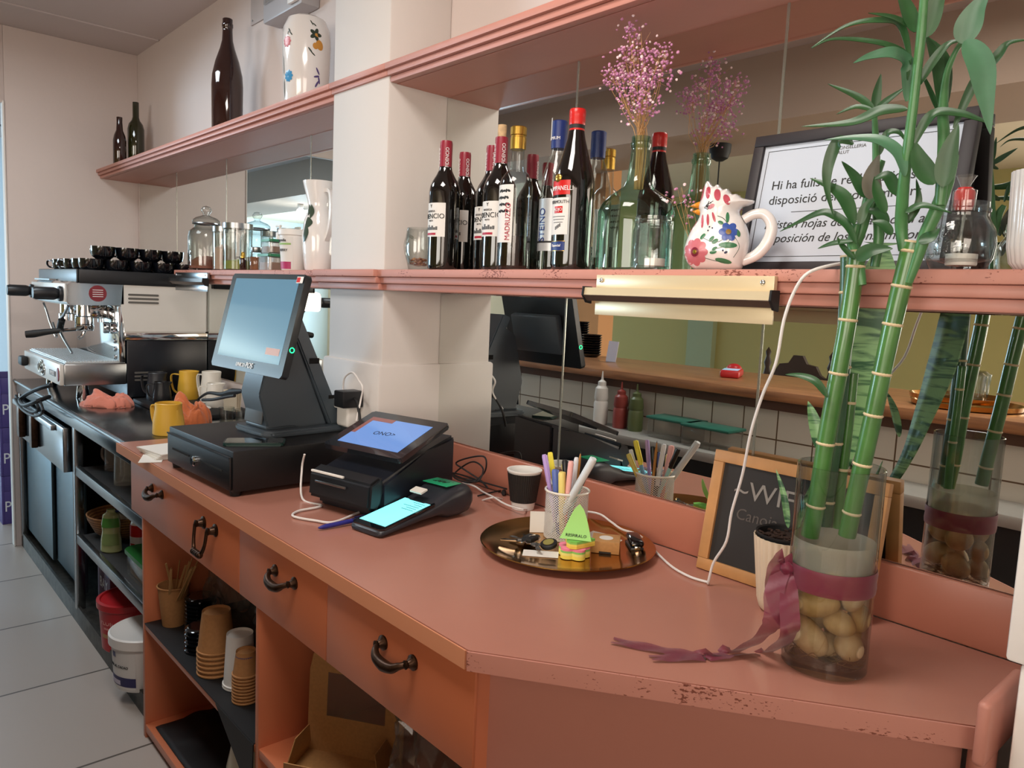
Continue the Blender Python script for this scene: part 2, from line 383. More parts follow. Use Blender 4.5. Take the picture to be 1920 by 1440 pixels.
# mirrors: panels side by side with thin bright seams
def mirror(label, x0, x1, z0, z1):
    bm = BM(); box(bm, x0 + .0006, x1 - .0006, 1.3, 1.3055, z0, z1, bev=.0012, seg=1)
    o = obj('mirror_panel', bm, mirror_m, smooth=0); tag(o, label, 'mirror', 'mirror panels on the back wall')
    bm = BM(); box(bm, x1 - .003, x1 + .0016, 1.2988, 1.3002, z0, z1); obj('edge_strip', bm, mirror_edge, o)
for lb, a, b in (('narrow upper mirror panel in the corner behind the espresso cups', -4.56, -3.96), ('upper mirror panel behind the big lidded glass jar', -3.96, -3.33),
                 ('upper mirror panel behind the steel-lidded jars', -3.33, -2.56), ('upper mirror panel behind the ingredient tub and tall jug', -2.56, -2.07),
                 ('upper mirror panel behind the red wine bottles', -1.76, -1.262), ('upper mirror panel behind the green demijohn', -1.262, -.748),
                 ('upper mirror panel behind the framed notice', -.748, -.25)):
    mirror(lb, a, b, 1.468, 1.95)
for lb, a, b in (('lower mirror panel behind the espresso machine', -4.56, -2.07), ('lower mirror panel between the pillar and the pens', -1.76, -1.262),
                 ('lower mirror panel under the aluminium rail', -1.262, -.748), ('lower mirror panel behind the vase of bamboo', -.748, -.25)):
    mirror(lb, a, b, .997, 1.412)

# shelves: board with chipped front edge over two stepped strips
def shelf(name, label, runs, ztop, zbot):
    s = thing(name, label, 'shelf', (0, 0, ztop))
    h = ztop - zbot
    for k, (x0, x1, yf, yb) in enumerate(runs):
        e = .35 * h
        bm = BM(); box(bm, x0, x1, yf, yb, -e, 0, bev=.002); obj('board', bm, chipped if ztop < 1.6 else coral_paint, s)
        bm = BM(); box(bm, x0, x1, yf + .008, yf + .03, -e - .32 * h, -e, bev=.003); obj('upper_strip', bm, coral_paint, s)
        bm = BM(); box(bm, x0, x1, yf + .018, yf + .04, -h, -e - .32 * h, bev=.003); obj('lower_strip', bm, coral_paint, s)
        if yb > yf + .06:
            bm = BM(); box(bm, x0, x1, yf + .04, yb, -h, -h + .015); obj('underside', bm, coral_paint, s)
    return s
shelf('upper_shelf', 'long coral shelf above the mirrors, running from corner past the pillar', [(-4.6, -2.055, 1.095, 1.306), (-2.055, -1.76, 1.095, 1.109), (-1.76, -.25, 1.095, 1.306)], 1.995, 1.95)
shelf('lower_shelf', 'coral shelf at eye level holding bottles, jars and the framed notice', [(-3.42, -2.07, 1.11, 1.2985), (-2.09, -1.752, 1.072, 1.096), (-1.752, -.25, 1.085, 1.2985)], 1.466, 1.412)

# backsplash board under the mirror
bm = BM(); box(bm, -1.752, -.25, 1.287, 1.3055, .902, .996, bev=.003)
tag(obj('backsplash_board', bm, mat('coral_board_paint', '#b87560', .4)), 'low coral board between countertop and mirror', 'backsplash')

# ------------------------------------------------------------------ coral counter
t = thing('coral_counter', 'coral drawer counter with a chamfered corner and open compartments', 'counter', (0, 0, 0))
top = [(-2.57, .66), (-.80, .66), (-.25, 1.05), (-.25, 1.287), (-1.745, 1.287), (-1.745, 1.09), (-2.08, 1.09), (-2.08, 1.30), (-2.57, 1.30)]
bm = BM(); prism(bm, top, .874, .902, bev=.002); wt = obj('worktop', bm, coral_top, t)
bm = BM()
dx, dy = (.55, .39); L = math.hypot(dx, dy); ux, uy = dx / L, dy / L; nx, ny = uy, -ux
prism(bm, [(-.80, .66), (-.25, 1.05), (-.25 + nx * .003, 1.05 + ny * .003), (-.80 + nx * .003, .66 + ny * .003)], .873, .9015)
obj('chipped_edging', bm, chipped, t)
bm = BM(); box(bm, -2.57, -.803, .6575, .66, .873, .9015); obj('front_edging', bm, mat('peach_edging', '#d08c68', .5), t)
yF = .70
for nm, q in (('side_panel', (-2.40, -2.382, .683, 1.28, 0, .874)), ('divider_panel', (-1.572, -1.554, .683, 1.28, 0, .874)),
              ('end_panel', (-.822, -.804, .683, 1.28, 0, .874)), ('back_panel', (-2.382, -.822, 1.26, 1.28, 0, .874))):
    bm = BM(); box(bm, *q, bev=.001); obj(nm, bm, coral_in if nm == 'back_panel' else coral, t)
for nm, q in (('middle_shelf', (-2.382, -1.572, .684, 1.26, .352, .37)), ('base_board', (-2.382, -1.572, .684, 1.26, .02, .045)), ('middle_shelf', (-1.554, -.822, .684, 1.26, .352, .372)), ('base_board', (-1.554, -.822, .684, 1.26, .02, .045))):
    bm = BM(); box(bm, *q, bev=.001); obj(nm, bm, coral, t)
# chamfer panel under the diagonal edge, and the post at its right end
bm = BM(); o_ = .022
prism(bm, [(-.80 - nx * o_, .684 - ny * o_), (-.275 - nx * o_, 1.056 - ny * o_), (-.275 - nx * (o_ + .018), 1.056 - ny * (o_ + .018)), (-.80 - nx * (o_ + .018), .684 - ny * (o_ + .018))], 0, .874)
obj('chamfer_panel', bm, coral_paint, t)
bm = BM(); lathe(bm, [(.016, 0), (.016, .874)], 24, T(-.262, 1.062)); obj('corner_post', bm, coral_paint, t)
# worn coral plate standing at the right end of the worktop against the white wall
bm = BM(); box(bm, -.260, -.2445, 1.005, 1.15, .868, .950, bev=.007, seg=3)
obj('end_upstand', bm, coral_paint, t)
def arch_handle(p, w=.088, h=.04):
    bm = BM()
    for s in (-1, 1): lathe(bm, [(.013, 0), (.013, .003), (.009, .006), (.006, .012), (.0075, .016), (0, .02)], 16, T(s * w / 2, 0, .012) @ RX(PI / 2))
    tube(bm, [(-w / 2, -.012, .012), (-w / 2 * .8, -.022, .008), (-w * .25, -.027, .001), (0, -.028, -.002), (w * .25, -.027, .001), (w / 2 * .8, -.022, .008), (w / 2, -.012, .012)], [.0045, .006, .0085, .010, .0085, .006, .0045], 12)
    o = obj('handle', bm, bronze, p); return o
def bail_handle(p, w=.078):
    bm = BM()
    for s in (-1, 1): lathe(bm, [(.016, 0), (.016, .003), (.011, .006), (.008, .016), (.010, .021), (0, .026)], 16, T(s * w / 2, 0, .012) @ RX(PI / 2))
    tube(bm, [(-w / 2, -.022, .012), (-w * .46, -.026, -.022), (-w * .3, -.03, -.045), (0, -.032, -.05), (w * .3, -.03, -.045), (w * .46, -.026, -.022), (w / 2, -.022, .012)], [.004, .004, .005, .008, .005, .004, .004], 12)
    for x in (-.02, -.01, 0, .01, .02): sphere(bm, (x, -.032, -.0495), .0085, 10, 6)
    return obj('handle', bm, bronze, p)
for a, b, hs in ((-2.482, -1.6512, ((-2.23, 'a'), (-1.83, 'b'))), (-1.6488, -1.2412, ((-1.416, 'a'),)), (-1.2388, -.80, ((-.999, 'a'),))):
    bm = BM(); box(bm, a, b, .676, .6825, .706, .872, bev=.0015); d = obj('drawer', bm, coral, t)
    for hx, kd in hs:
        h = arch_handle(d) if kd == 'a' else bail_handle(d); h.location = (hx, .676, .806)

# ------------------------------------------------------------------ steel work counter on the left
t = thing('steel_counter', 'stainless steel service counter under the espresso machine', 'counter', (0, 0, 0))
bm = BM(); box(bm, -4.598, -2.574, .70, 1.298, .868, .885, bev=.004)
tube(bm, [(-4.598, .703, .878), (-2.574, .703, .878)], .0095, 12, sm=False)
obj('worktop', bm, dark_steel, t)
bm = BM(); box(bm, -4.598, -2.574, .705, .72, .82, .868, bev=.003); obj('front_rail', bm, dark_steel, t)
for x in (-4.59, -3.42):
    bm = BM(); box(bm, x, x + .035, .712, .745, .06, .82, bev=.002); obj('upright', bm, dark_steel, t)
bm = BM(); box(bm, -4.598, -2.41, .725, 1.27, .03, .06); box(bm, -4.598, -2.41, .715, .725, .0, .075); obj('plinth', bm, mat('grimy_steel', '#55524c', .5, .7, noise_scale=30, noise_amt=.5), t)
for z in (.655, .375):
    bm = BM(); box(bm, -3.385, -2.41, .735, 1.27, z - .02, z, bev=.001); obj('rack_shelf', bm, mat('dark_rubber_mat', '#2c2b2b', .7), t)
    bm = BM(); box(bm, -3.385, -2.41, .715, .735, z - .032, z + .006, bev=.003); obj('shelf_lip', bm, steel, t)
bm = BM(); box(bm, -4.598, -2.41, 1.27, 1.29, .03, .86); box(bm, -4.598, -4.58, .73, 1.27, .06, .86); obj('back_panel', bm, mat('dark_back_panel', '#5c564f', .5, .5), t)
bm = BM(); box(bm, -4.55, -3.96, .738, .752, .10, .60, bev=.002); obj('sliding_door', bm, mat('cool_lit_steel', '#47585f', .38, .8), t)  # blue of the cool light on this side put into the door colour
bm = BM(); box(bm, -4.0, -3.45, .755, .769, .10, .60, bev=.002); obj('sliding_door', bm, mat('cool_lit_steel', '#47585f', .38, .8), t)
# knock-out drawer unit under the machine
bm = BM(); box(bm, -4.5, -3.47, .69, .73, .62, .805, bev=.004); d = obj('drawer', bm, dark_steel, t)
bm = BM(); box(bm, -4.48, -3.6, .672, .69, .775, .80, bev=.004); obj('drawer_lip', bm, steel, d)
bm = BM()
for x in (-4.3, -4.0): bm = BM(); box(bm, x, x + .05, .66, .69, .64, .80, bev=.006); obj('handle_bracket', bm, bronze, d)
# black waste hose and coiled cable hanging from the front edge
bm = BM()
tube(bm, [(-3.5595, 0.67, 0.9719), (-3.626, 0.64, 0.9522), (-3.7594, 0.62, 0.9148), (-3.8077, 0.6, 0.8822), (-3.7141, 0.6, 0.8715), (-3.561, 0.62, 0.9082), (-3.6591, 0.68, 0.9104)], .009, 8)
tube(bm, [(-4.1664, 0.64, 0.8545), (-4.0387, 0.64, 0.8261), (-3.7951, 0.64, 0.8305), (-3.6579, 0.64, 0.8586), (-3.7206, 0.64, 0.8866)], .007, 8)
tube(bm, [(-4.1308, 0.63, 0.8444), (-3.9526, 0.63, 0.8188), (-3.6923, 0.63, 0.8273), (-3.5169, 0.63, 0.8698), (-3.5748, 0.63, 0.9103)], .006, 8)
tag(obj('cable_bundle', bm, rubber), 'loops of black cable hanging off the steel counter edge by the wall', 'cable')

# ------------------------------------------------------------------ opposite bar, seen only in the mirrors
t = thing('bar_counter', 'raised wooden bar counter opposite, seen in the mirror', 'bar counter', (0, 0, 0))
bm = BM(); box(bm, -4.3, 1.6, -.80, -.10, 1.06, 1.10, bev=.004); obj('bar_top', bm, bar_wood, t)
bm = BM(); box(bm, -4.3, 1.6, -.79, -.14, 1.02, 1.06); obj('under_rail', bm, mat('dark_wood', '#5e4030', .5), t)
bm = BM(); box(bm, -4.3, 1.6, -.30, -.17, 0, 1.02); obj('tiled_wall', bm, tile_m, t)
t = thing('back_worktop', 'steel worktop below the tiled bar wall, seen in the mirror', 'worktop', (0, 0, 0))
bm = BM(); box(bm, -4.3, -.55, -.168, .045, .80, .84, bev=.004); obj('top', bm, mat('pale_worktop_steel', '#b4b3ae', .4, .3), t)
bm = BM(); box(bm, -4.3, -.55, -.165, .03, .06, .80); obj('cabinet_body', bm, mat('dark_cabinet', '#2f3234', .5, .3), t)
bm = BM(); box(bm, -4.3, -.55, -.16, .01, 0, .06); obj('kickboard', bm, rubber, t)
# things on the bar (seen by reflection)
t = thing('payment_terminal', 'red card terminal lying on the wooden bar, seen in the mirror', 'card terminal', (-1.90, -.46, 1.10), math.radians(-25))
bm = BM(); box(bm, -.042, .042, -.09, .09, 0, .035, bev=.010, seg=3); sphere(bm, (0, -.07, .03), .03, sc=(1.2, .9, .9)); obj('body', bm, mat('red_plastic', '#c0262a', .35), t)
bm = BM(); box(bm, -.034, .034, -.02, .08, .035, .0365); obj('screen', bm, mat('pale_blue_screen', '#8fc0dc', .2, emit=.8), t)
def bowl_stack(name, label, x, y, n, r):
    for k in range(n):
        bm = BM(); lathe(bm, [(r * .62, 0), (r * .95, .016), (r, .02), (r * .94, .02), (r * .58, .004), (0, .004)], 28)
        o = obj(name, bm, black_gloss); o.location = (x, y, 1.1005 + k * .0135); tag(o, label, 'bowl', 'black bowls stacked on the bar')
bowl_stack('black_bowl', 'black bowl in the lower nested stack on the wooden bar, seen in the mirror', -2.93, -.64, 9, .06)
bowl_stack('black_bowl', 'black bowl in the taller nested stack on the wooden bar, seen in the mirror', -3.08, -.70, 14, .055)
t = thing('sign_holder', 'small clear acrylic sign holder on the wooden bar, seen in the mirror', 'sign holder', (-2.66, -.50, 1.10), math.radians(10))
bm = BM(); box(bm, -.04, .04, -.002, .002, 0, .11, M=RX(.15)); obj('card_sleeve', bm, mat('lilac_card', '#b9b2bd', .4), t)
bm = BM(); box(bm, -.042, .042, 0, .05, 0, .003); obj('foot', bm, clear, t)
t = thing('carved_chair', 'dark carved wooden chair back beyond the bar, seen in the mirror', 'chair', (-2.33, -1.9, 0), 0)
bm = BM(); prism(bm, [(-.2, -.12), (.2, -.12), (.2, .02), (.15, .05), (.12, .10), (.06, .11), (.03, .16), (-.03, .16), (-.06, .11), (-.12, .10), (-.15, .05), (-.2, .02)], -.015, .015, M=T(0, 0, .98) @ RX(PI / 2)); obj('crest_rail', bm, mat('dark_carved_wood', '#36241b', .5), t)
for s in (-1, 1):
    bm = BM(); lathe(bm, [(.02, 0), (.02, .95), (.025, 1.0), (.015, 1.05), (.024, 1.08), (.012, 1.12), (.018, 1.15), (0, 1.18)], 14, T(s * .21, 0)); obj('post', bm, MATS['dark_carved_wood'], t)
    bm = BM(); lathe(bm, [(.02, 0), (.02, .45)], 12, T(s * .2, -.4)); obj('leg', bm, MATS['dark_carved_wood'], t)
bm = BM(); box(bm, -.22, .22, -.42, .02, .44, .48, bev=.01); obj('seat', bm, MATS['dark_carved_wood'], t)
for i, (x, y, r) in enumerate(((-.90, -.35, .17), (-.92, -.33, .15))):
    bm = BM(); z = 0 + i * .022
    lathe(bm, [(r - .02, z), (r, z + .004), (r + .004, z + .02), (r, z + .02), (r - .012, z + .006), (0, z + .006)], 48)
    o = obj('brass_tray', bm, brass); o.location = (x, y, 1.1005); tag(o, ('larger brass tray at the bottom of the pair on the bar, seen in the mirror', 'smaller brass tray on top of the pair on the bar, seen in the mirror')[i], 'tray', 'brass trays on the bar')
for k, (x, y) in enumerate(((-.97, -.33), (-.87, -.29), (-.89, -.40))):
    bm = BM(); lathe(bm, [(.034, 0), (.04, .01), (.045, .09), (.03, .10), (.043, .09), (.038, .012), (0, .008)], 24)
    o = obj('glass_tumbler', bm, clear); o.location = (x, y, 1.1285); tag(o, ('clear upturned glass at the left on the brass tray, seen in the mirror', 'clear upturned glass at the right on the brass tray, seen in the mirror', 'clear upturned glass at the back of the brass tray, seen in the mirror')[k], 'glass', 'glasses on the brass tray')
for k, (x, c, hgt, lb) in enumerate(((-2.36, white_plastic, .20, 'white plastic bottle on the steel worktop by the tiles, seen in the mirror'), (-2.24, mat('red_sauce', '#8d3a34', .4), .17, 'red sauce squeeze bottle by the tiles, seen in the mirror'), (-2.15, mat('green_sauce', '#56603a', .4), .17, 'dark green sauce squeeze bottle by the tiles, seen in the mirror'))):
    t = thing('squeeze_bottle', lb, 'bottle', (x, -.10, .8405), group='squeeze bottles on the steel worktop')
    bm = BM(); lathe(bm, [(.032, 0), (.034, .01), (.034, hgt * .5), (.030, hgt * .55), (.034, hgt * .62), (.03, hgt * .85), (.018, hgt * .92)], 24); obj('body', bm, c, t)
    bm = BM(); lathe(bm, [(.02, hgt * .9), (.02, hgt), (.006, hgt * 1.05), (.003, hgt * 1.25)], 16); obj('nozzle', bm, c, t)
for k, (x, y, z) in enumerate(((-1.92, -.09, .8405), (-1.72, -.06, .8405))):
    t = thing('food_box', ('see-through food box with teal lid near the sauce bottles, seen in the mirror', 'see-through food box with green lid by the socket, seen in the mirror')[k], 'container', (x, y, z), group='lidded food boxes on the steel worktop')
    bm = BM(); box(bm, -.11, .11, -.06, .06, 0, .08, bev=.01); obj('body', bm, clear2, t)
    bm = BM(); box(bm, -.115, .115, -.065, .065, .08, .092, bev=.004); obj('lid', bm, mat('teal_lid', '#2f7060', .4), t)
# pendant rose under the beam
t = thing('pendant_lamp', 'black pendant ceiling rose and cord under the beam, seen in the mirror', 'lamp', (-2.49, -1.12, 2.31))
bm = BM(); lathe(bm, [(.06, 0), (.058, -.04), (.045, -.075), (.02, -.09), (0, -.09)], 28); obj('ceiling_rose', bm, rubber, t)
bm = BM(); tube(bm, [(0, 0, -.09), (0, 0, -.70)], .004, 8, sm=False); obj('cord', bm, rubber, t)
bm = BM(); lathe(bm, [(.02, -.69), (.12, -.74), (.14, -.80), (.13, -.80), (.11, -.745), (0, -.72)], 28); obj('lamp_shade', bm, rubber, t)
t = thing('bulb_lamp', 'bare bright bulb under the beam far left, seen in the mirror', 'lamp', (-7.6, -1.15, 2.31))
bm = BM(); lathe(bm, [(.03, 0), (.03, -.03), (.018, -.05)], 20); obj('holder', bm, white_plastic, t)
bm = BM(); sphere(bm, (0, 0, -.09), .045, 20, 14); obj('bulb', bm, mat('glowing_bulb', '#eaf6ff', .5, emit=25), t)
for (x, y, lb) in ((-.9, .2, 'square ceiling light panel above the tray end of the counter'), (-3.2, .2, 'square ceiling light panel above the espresso machine end')):
    t = thing('ceiling_light', lb, 'ceiling light', (x, y, H)); bm = BM()
    for q in ((-.33, .33, -.33, -.305), (-.33, .33, .305, .33), (-.33, -.305, -.305, .305), (.305, .33, -.305, .305)): box(bm, *q, -.055, 0)
    obj('frame', bm, white_paint, t)

# through the doorway on the left: stacked crates and dark hanging fabric
for k, z in enumerate((0, .28, .56)):
    t = thing('bottle_crate', ('purple bottle crate at the bottom of the stack behind the left wall', 'purple bottle crate in the middle of the stack behind the left wall', 'purple bottle crate on top of the stack behind the left wall')[k], 'crate', (-5.25, .694, z), group='purple crates stacked behind the left wall')
    pur = mat('purple_crate_plastic', '#4d3f82', .5); bm = BM()
    for q in ((-.2, .2, 0, .012, 0, .278), (-.2, .2, .328, .34, 0, .278), (-.2, -.188, .012, .328, 0, .278), (.188, .2, .012, .328, 0, .19), (.188, .2, .012, .11, .19, .278), (.188, .2, .23, .328, .19, .278), (.188, .2, .11, .23, .25, .278), (-.188, .188, .012, .328, 0, .012)): box(bm, *q, bev=.002)
    obj('crate_body', bm, pur, t)
    lettering('PUJ', .085, white_ink, t, T(.2006, .012, .10) @ RZ(PI / 2) @ RX(PI / 2), align='LEFT', sx=.8)

# ------------------------------------------------------------------ cash drawer, till, tablet printer, card terminal
ZC = .9025
t = thing('cash_drawer', 'black metal cash drawer under the touchscreen till', 'cash drawer', (-1.965, .895, ZC), math.radians(2))
for sx in (-1, 1):
    for sy in (-1, 1):
        bm = BM(); lathe(bm, [(.012, 0), (.014, .012)], 16, T(sx * .185, sy * .185)); obj('foot', bm, rubber, t)
bm = BM(); box(bm, -.205, .205, -.20, .205, .012, .112, bev=.003); obj('housing', bm, black_metal, t)
bm = BM(); box(bm, -.200, .200, -.207, -.2, .016, .098, bev=.003); box(bm, -.2, .2, -.2085, -.207, .094, .098); fr = obj('drawer_front', bm, black_metal, t)
bm = BM(); box(bm, -.16, -.045, -.2085, -.2065, .056, .0605); box(bm, .03, .16, -.2085, -.2065, .056, .0605); obj('slot', bm, mat('deep_black', '#020202', .9), fr)
bm = BM(); lathe(bm, [(.013, 0), (.013, .006), (.009, .009), (.009, .011), (0, .011)], 24, T(-.005, -.206, .052) @ RX(PI / 2)); obj('lock', bm, chrome, fr)
# touchscreen till on the drawer
ZD = ZC + .112
t = thing('point_of_sale_terminal', 'dark grey touchscreen till standing on the cash drawer', 'till', (-1.853, .805, ZD), math.radians(4))
bm = BM(); prism(bm, [(-.20, .045), (-.185, .03), (-.035, .03), (-.015, .05), (-.015, .30), (-.19, .30), (-.20, .28)], 0, .016, bev=.005); b_ = obj('base', bm, grey_plastic, t)
bm = BM(); box(bm, -.165, -.05, .05, .14, .016, .026, bev=.003); obj('base_step', bm, grey_plastic, b_)
# wedge stand : side profile in y-z
def prof_prism(bm, yz, x0, x1, bev=0, M=None):
    return prism(bm, [(a, b) for a, b in yz], x0, x1, bev, (M or Matrix()) @ Matrix(((0, 0, 1, 0), (1, 0, 0, 0), (0, 1, 0, 0), (0, 0, 0, 1))))
bm = BM(); prof_prism(bm, [(.055, .016), (.235, .016), (.12, .30), (.07, .27), (.03, .11)], -.155, -.05, .004); obj('stand', bm, grey_plastic, t)
bm = BM(); prof_prism(bm, [(.24, .016), (.285, .016), (.135, .34), (.10, .33)], -.165, -.04, .004); n_ = obj('rear_column', bm, grey_plastic, t)
for q in ((.17, .20, .19, .205), (.232, .25, .09, .10)): bm = BM(); box(bm, -.0395, -.0385, *q); obj('port_cover', bm, MATS['deep_black'], n_)
bm = BM(); box(bm, -.15, -.055, .034, .038, .035, .15, bev=.002, M=RX(-.12)); obj('front_cover', bm, mat('mid_grey_plastic', '#565a5c', .4), t)
TS = T(0, 0, 1.315 - ZD) @ RX(-.25)
bm = BM(); prism(bm, rrect(.369, .252, .008), -.010, .008, bev=.002, M=TS @ RX(PI / 2)); hd = obj('display_housing', bm, mat('till_bezel', '#1c2023', .3, coat=.1), t)
bm = BM(); box(bm, -.12, .12, .008, .035, -.08, .05, bev=.008, M=TS); obj('display_rear_block', bm, grey_plastic, hd)
m, nt, b = node_mat('till_screen'); b.inputs['Roughness'].default_value = .06; b.inputs['Base Color'].default_value = lin('#0c1014')
b.inputs['Emission Color'].default_value = lin('#78a6bf'); b.inputs['Emission Strength'].default_value = .75
bm = BM(); box(bm, -.160, .160, -.0085, -.0078, -.095, .113, M=TS); sc_ = obj('screen', bm, m, hd)
bm = BM(); box(bm, .085, .15, -.0090, -.0086, -.075, -.058, M=TS); obj('screen_button', bm, mat('screen_button_brown', '#a07a70', .2, emit=.4), sc_)
lettering('UNICO', .014, white_ink, hd, TS @ T(-.022, -.0102, -.111) @ RX(PI / 2), shear=.2)
lettering('POS', .020, white_ink, hd, TS @ T(.022, -.0102, -.110) @ RX(PI / 2), shear=.3)
bm = BM(); box(bm, .152, .180, -.0107, -.0100, .104, .120, M=TS); st = obj('sticker', bm, label_white, hd)
bm = BM(); box(bm, .153, .168, -.0110, -.0107, .106, .118, M=TS); obj('sticker_mark', bm, red_cap, st)
bm = BM(); t_ = bmesh.new(); tube(bm, [(.1868 + 0, -.0 + .006 * math.cos(a * PI / 4), .006 * math.sin(a * PI / 4)) for a in range(9)], .0012, 6, sm=False)
for v in bm.verts: v.co = TS @ (v.co + Vector((-.0015, .002, -.055)))
obj('power_light', bm, mat('green_led', '#22e08a', .4, emit=3), hd)

# phone on the drawer in front of the till
t = thing('mobile_phone', 'dark phone lying on the cash drawer in front of the till', 'phone', (-1.822, .785, ZD + .0005), math.radians(62))
bm = BM(); prism(bm, rrect(.145, .072, .01), 0, .008, bev=.002); obj('body', bm, mat('dark_teal_case', '#12302c', .3), t)
bm = BM(); prism(bm, rrect(.138, .066, .008), .008, .0086); obj('screen', bm, mat('dark_phone_glass', '#14181a', .05, coat=.5), t)

# tablet receipt printer
t = thing('tablet_printer', 'black tablet till with built-in receipt printer beside the cash drawer', 'receipt printer', (-1.528, .985, ZC), math.radians(13))
bm = BM(); prof_prism(bm, [(-.12, .002), (.13, .002), (.13, .165), (.02, .135), (-.12, .085)], -.105, .105, .008); bd = obj('body', bm, mat('blue_black_plastic', '#151923', .4), t)
bm = BM(); prof_prism(bm, [(-.155, .03), (-.125, .02), (-.1, .075), (-.115, .10), (-.15, .085)], -.10, .10, .006); pr_ = obj('printer_head', bm, black_plastic, t)
bm = BM(); box(bm, -.085, .02, -.158, -.152, .088, .093, bev=.001, M=Matrix()); obj('paper_roll_edge', bm, paper, pr_)
bm = BM(); box(bm, -.07, .03, -.1595, -.155, .066, .071, bev=.001); obj('slot_trim', bm, steel, pr_)
TT = T(0, 0, .171) @ RX(-1.211 + PI / 2)
TT = T(0, -.005, .168) @ RX(.36)
bm = BM(); prism(bm, rrect(.25, .178, .006), -.011, .002, bev=.0025, M=TT); hd = obj('tablet', bm, mat('tablet_bezel', '#24272c', .12, coat=.5), t)
m, nt, b = node_mat('tablet_screen_lit'); b.inputs['Roughness'].default_value = .08; b.inputs['Base Color'].default_value = lin('#101418')
b.inputs['Emission Color'].default_value = lin('#7ba4e8'); b.inputs['Emission Strength'].default_value = .95
bm = BM(); box(bm, -.098, .098, -.066, .060, .0021, .0028, M=TT); sc_ = obj('screen', bm, m, hd)
bm = BM(); box(bm, -.098, -.02, .044, .060, .0029, .0033, M=TT); box(bm, -.098, -.085, -.02, .044, .0029, .0033, M=TT); obj('screen_banner', bm, mat('screen_banner_red', '#8a5a56', .2, emit=.3), sc_)
bm = text_bm('ONO>', .022, .0001)
for v in bm.verts: v.co = TT @ (RZ(PI / 2 * 0 + .1) @ v.co + Vector((.0, -.005, .0031)))
bpy.data.meshes  # small dark lettering in the middle of the lit screen
obj('lettering', bm, ink, sc_, smooth=0)
bm = BM(); box(bm, .1052, .1058, .0, .012, .030, .036); obj('port', bm, chrome, bd)

# handheld card terminal
t = thing('handheld_terminal', 'dark handheld card terminal with glowing cyan screen on the counter', 'card terminal', (-1.365, .955, ZC), math.radians(-68))
# local +x runs from tip to printer end
tz = math.radians(0)
def hh(bm, secs):   # stacked rounded sections along x: (x, half width, z0, z1)
    rows = []
    for x, w_, z0, z1 in secs:
        h_ = (z1 - z0) / 2; zc = (z0 + z1) / 2
        rows.append([bm.verts.new((x, w_ * (abs(math.cos(a)) ** .45) * (1 if math.cos(a) > 0 else -1), zc + h_ * (abs(math.sin(a)) ** .6) * (1 if math.sin(a) > 0 else -1))) for a in [2 * PI * (k + .5) / 20 for k in range(20)]])
    for a, b_ in zip(rows, rows[1:]):
        for k in range(20): bm.faces.new((a[k], a[(k + 1) % 20], b_[(k + 1) % 20], b_[k]))
    bm.faces.new(rows[0]); bm.faces.new(rows[-1])
t.rotation_euler = (0, 0, math.radians(99)); t.scale = (1.12, 1.2, 1.15)
bm = BM(); hh(bm, [(-.125, .036, .002, .010), (-.12, .041, 0, .014), (-.02, .041, .010, .030), (.035, .041, .010, .046), (.06, .043, .0, .060), (.09, .046, 0, .066), (.115, .044, .004, .062), (.13, .036, .014, .05), (.136, .02, .022, .04)])
bd = obj('body', bm, mat('charcoal_terminal', '#2c2f36', .38), t, smooth=50)
TM = T(-.05, 0, .0248) @ RY(-.165)
bm = BM(); prism(bm, rrect(.145, .079, .008), -.002, .0026, bev=.001, M=TM); gl = obj('glass_front', bm, mat('terminal_glass', '#0d1015', .08, coat=.5), bd)
bm = BM(); box(bm, -.058, .060, -.034, .034, .0027, .0033, M=TM); obj('screen', bm, mat('cyan_screen', '#7fe3ea', .15, emit=1.15), gl)
bm = BM()
for k in range(5): box(bm, .050 - k * .008, .0515 - k * .008, -.028, -.028 + (.03, .02, .04, .025, .03)[k], .0034, .0036, M=TM)
obj('screen_text', bm, mat('teal_ink', '#3f8f96', .5), gl)
bm = BM(); box(bm, .055, .098, -.032, .032, .0640, .0655, bev=.0005); g_ = obj('green_label', bm, mat('green_label', '#24a070', .4), t)
lettering('AB7', .018, ink, g_, T(.078, 0, .0658) @ RZ(PI / 2), shear=.3)
bm = BM(); box(bm, .028, .046, -.018, .012, .050, .0535, M=RY(-.3) @ T(-.012, 0, .003)); obj('receipt_stub', bm, paper, t)
# blue pen beside it
def pen(name, label, p0, p1, r, m, capm, cat='pen', group=None, kind='pen', cl=.35):
    P0, P1 = Vector(p0), Vector(p1); L = (P1 - P0).length; q = (P1 - P0).to_track_quat('Z', 'Y')
    t = bpy.data.objects.new(name, None); C.objects.link(t); t.location = p0; t.rotation_mode = 'QUATERNION'; t.rotation_quaternion = q; t.empty_display_size = .02
    tag(t, label, cat, group)
    if kind == 'pencil':
        bm = BM(); lathe(bm, [(r, 0), (r, L * .86), (r * .35, L * .97)], 6); obj('barrel', bm, m, t)
        bm = BM(); lathe(bm, [(r * .35, L * .97), (0, L)], 6); obj('lead', bm, ink, t)
    else:
        bm = BM(); lathe(bm, [(r * .4, 0), (r * .9, L * .08), (r, L * .12), (r, L * (1 - cl))], 14); obj('barrel', bm, m, t)
        bm = BM(); lathe(bm, [(r * 1.15, L * (1 - cl)), (r * 1.2, L * .97), (r * .9, L)], 14); c_ = obj('cap', bm, capm, t)
        bm = BM(); box(bm, -r * .35, r * .35, r * 1.1, r * 1.6, L * (1 - cl * .9), L * .99, bev=r * .1); obj('clip', bm, capm, c_)
    return t
PA = (-1.4159, 0.749, 0.908); PB = (-1.4104, 0.8785, 0.914)
t = pen('ballpoint_pen', 'blue ballpoint pen lying beside the handheld card terminal', PA, PB, .005, mat('translucent_blue', '#2c2f86', .3), mat('dark_blue_plastic', '#22224c', .3), cl=.4)

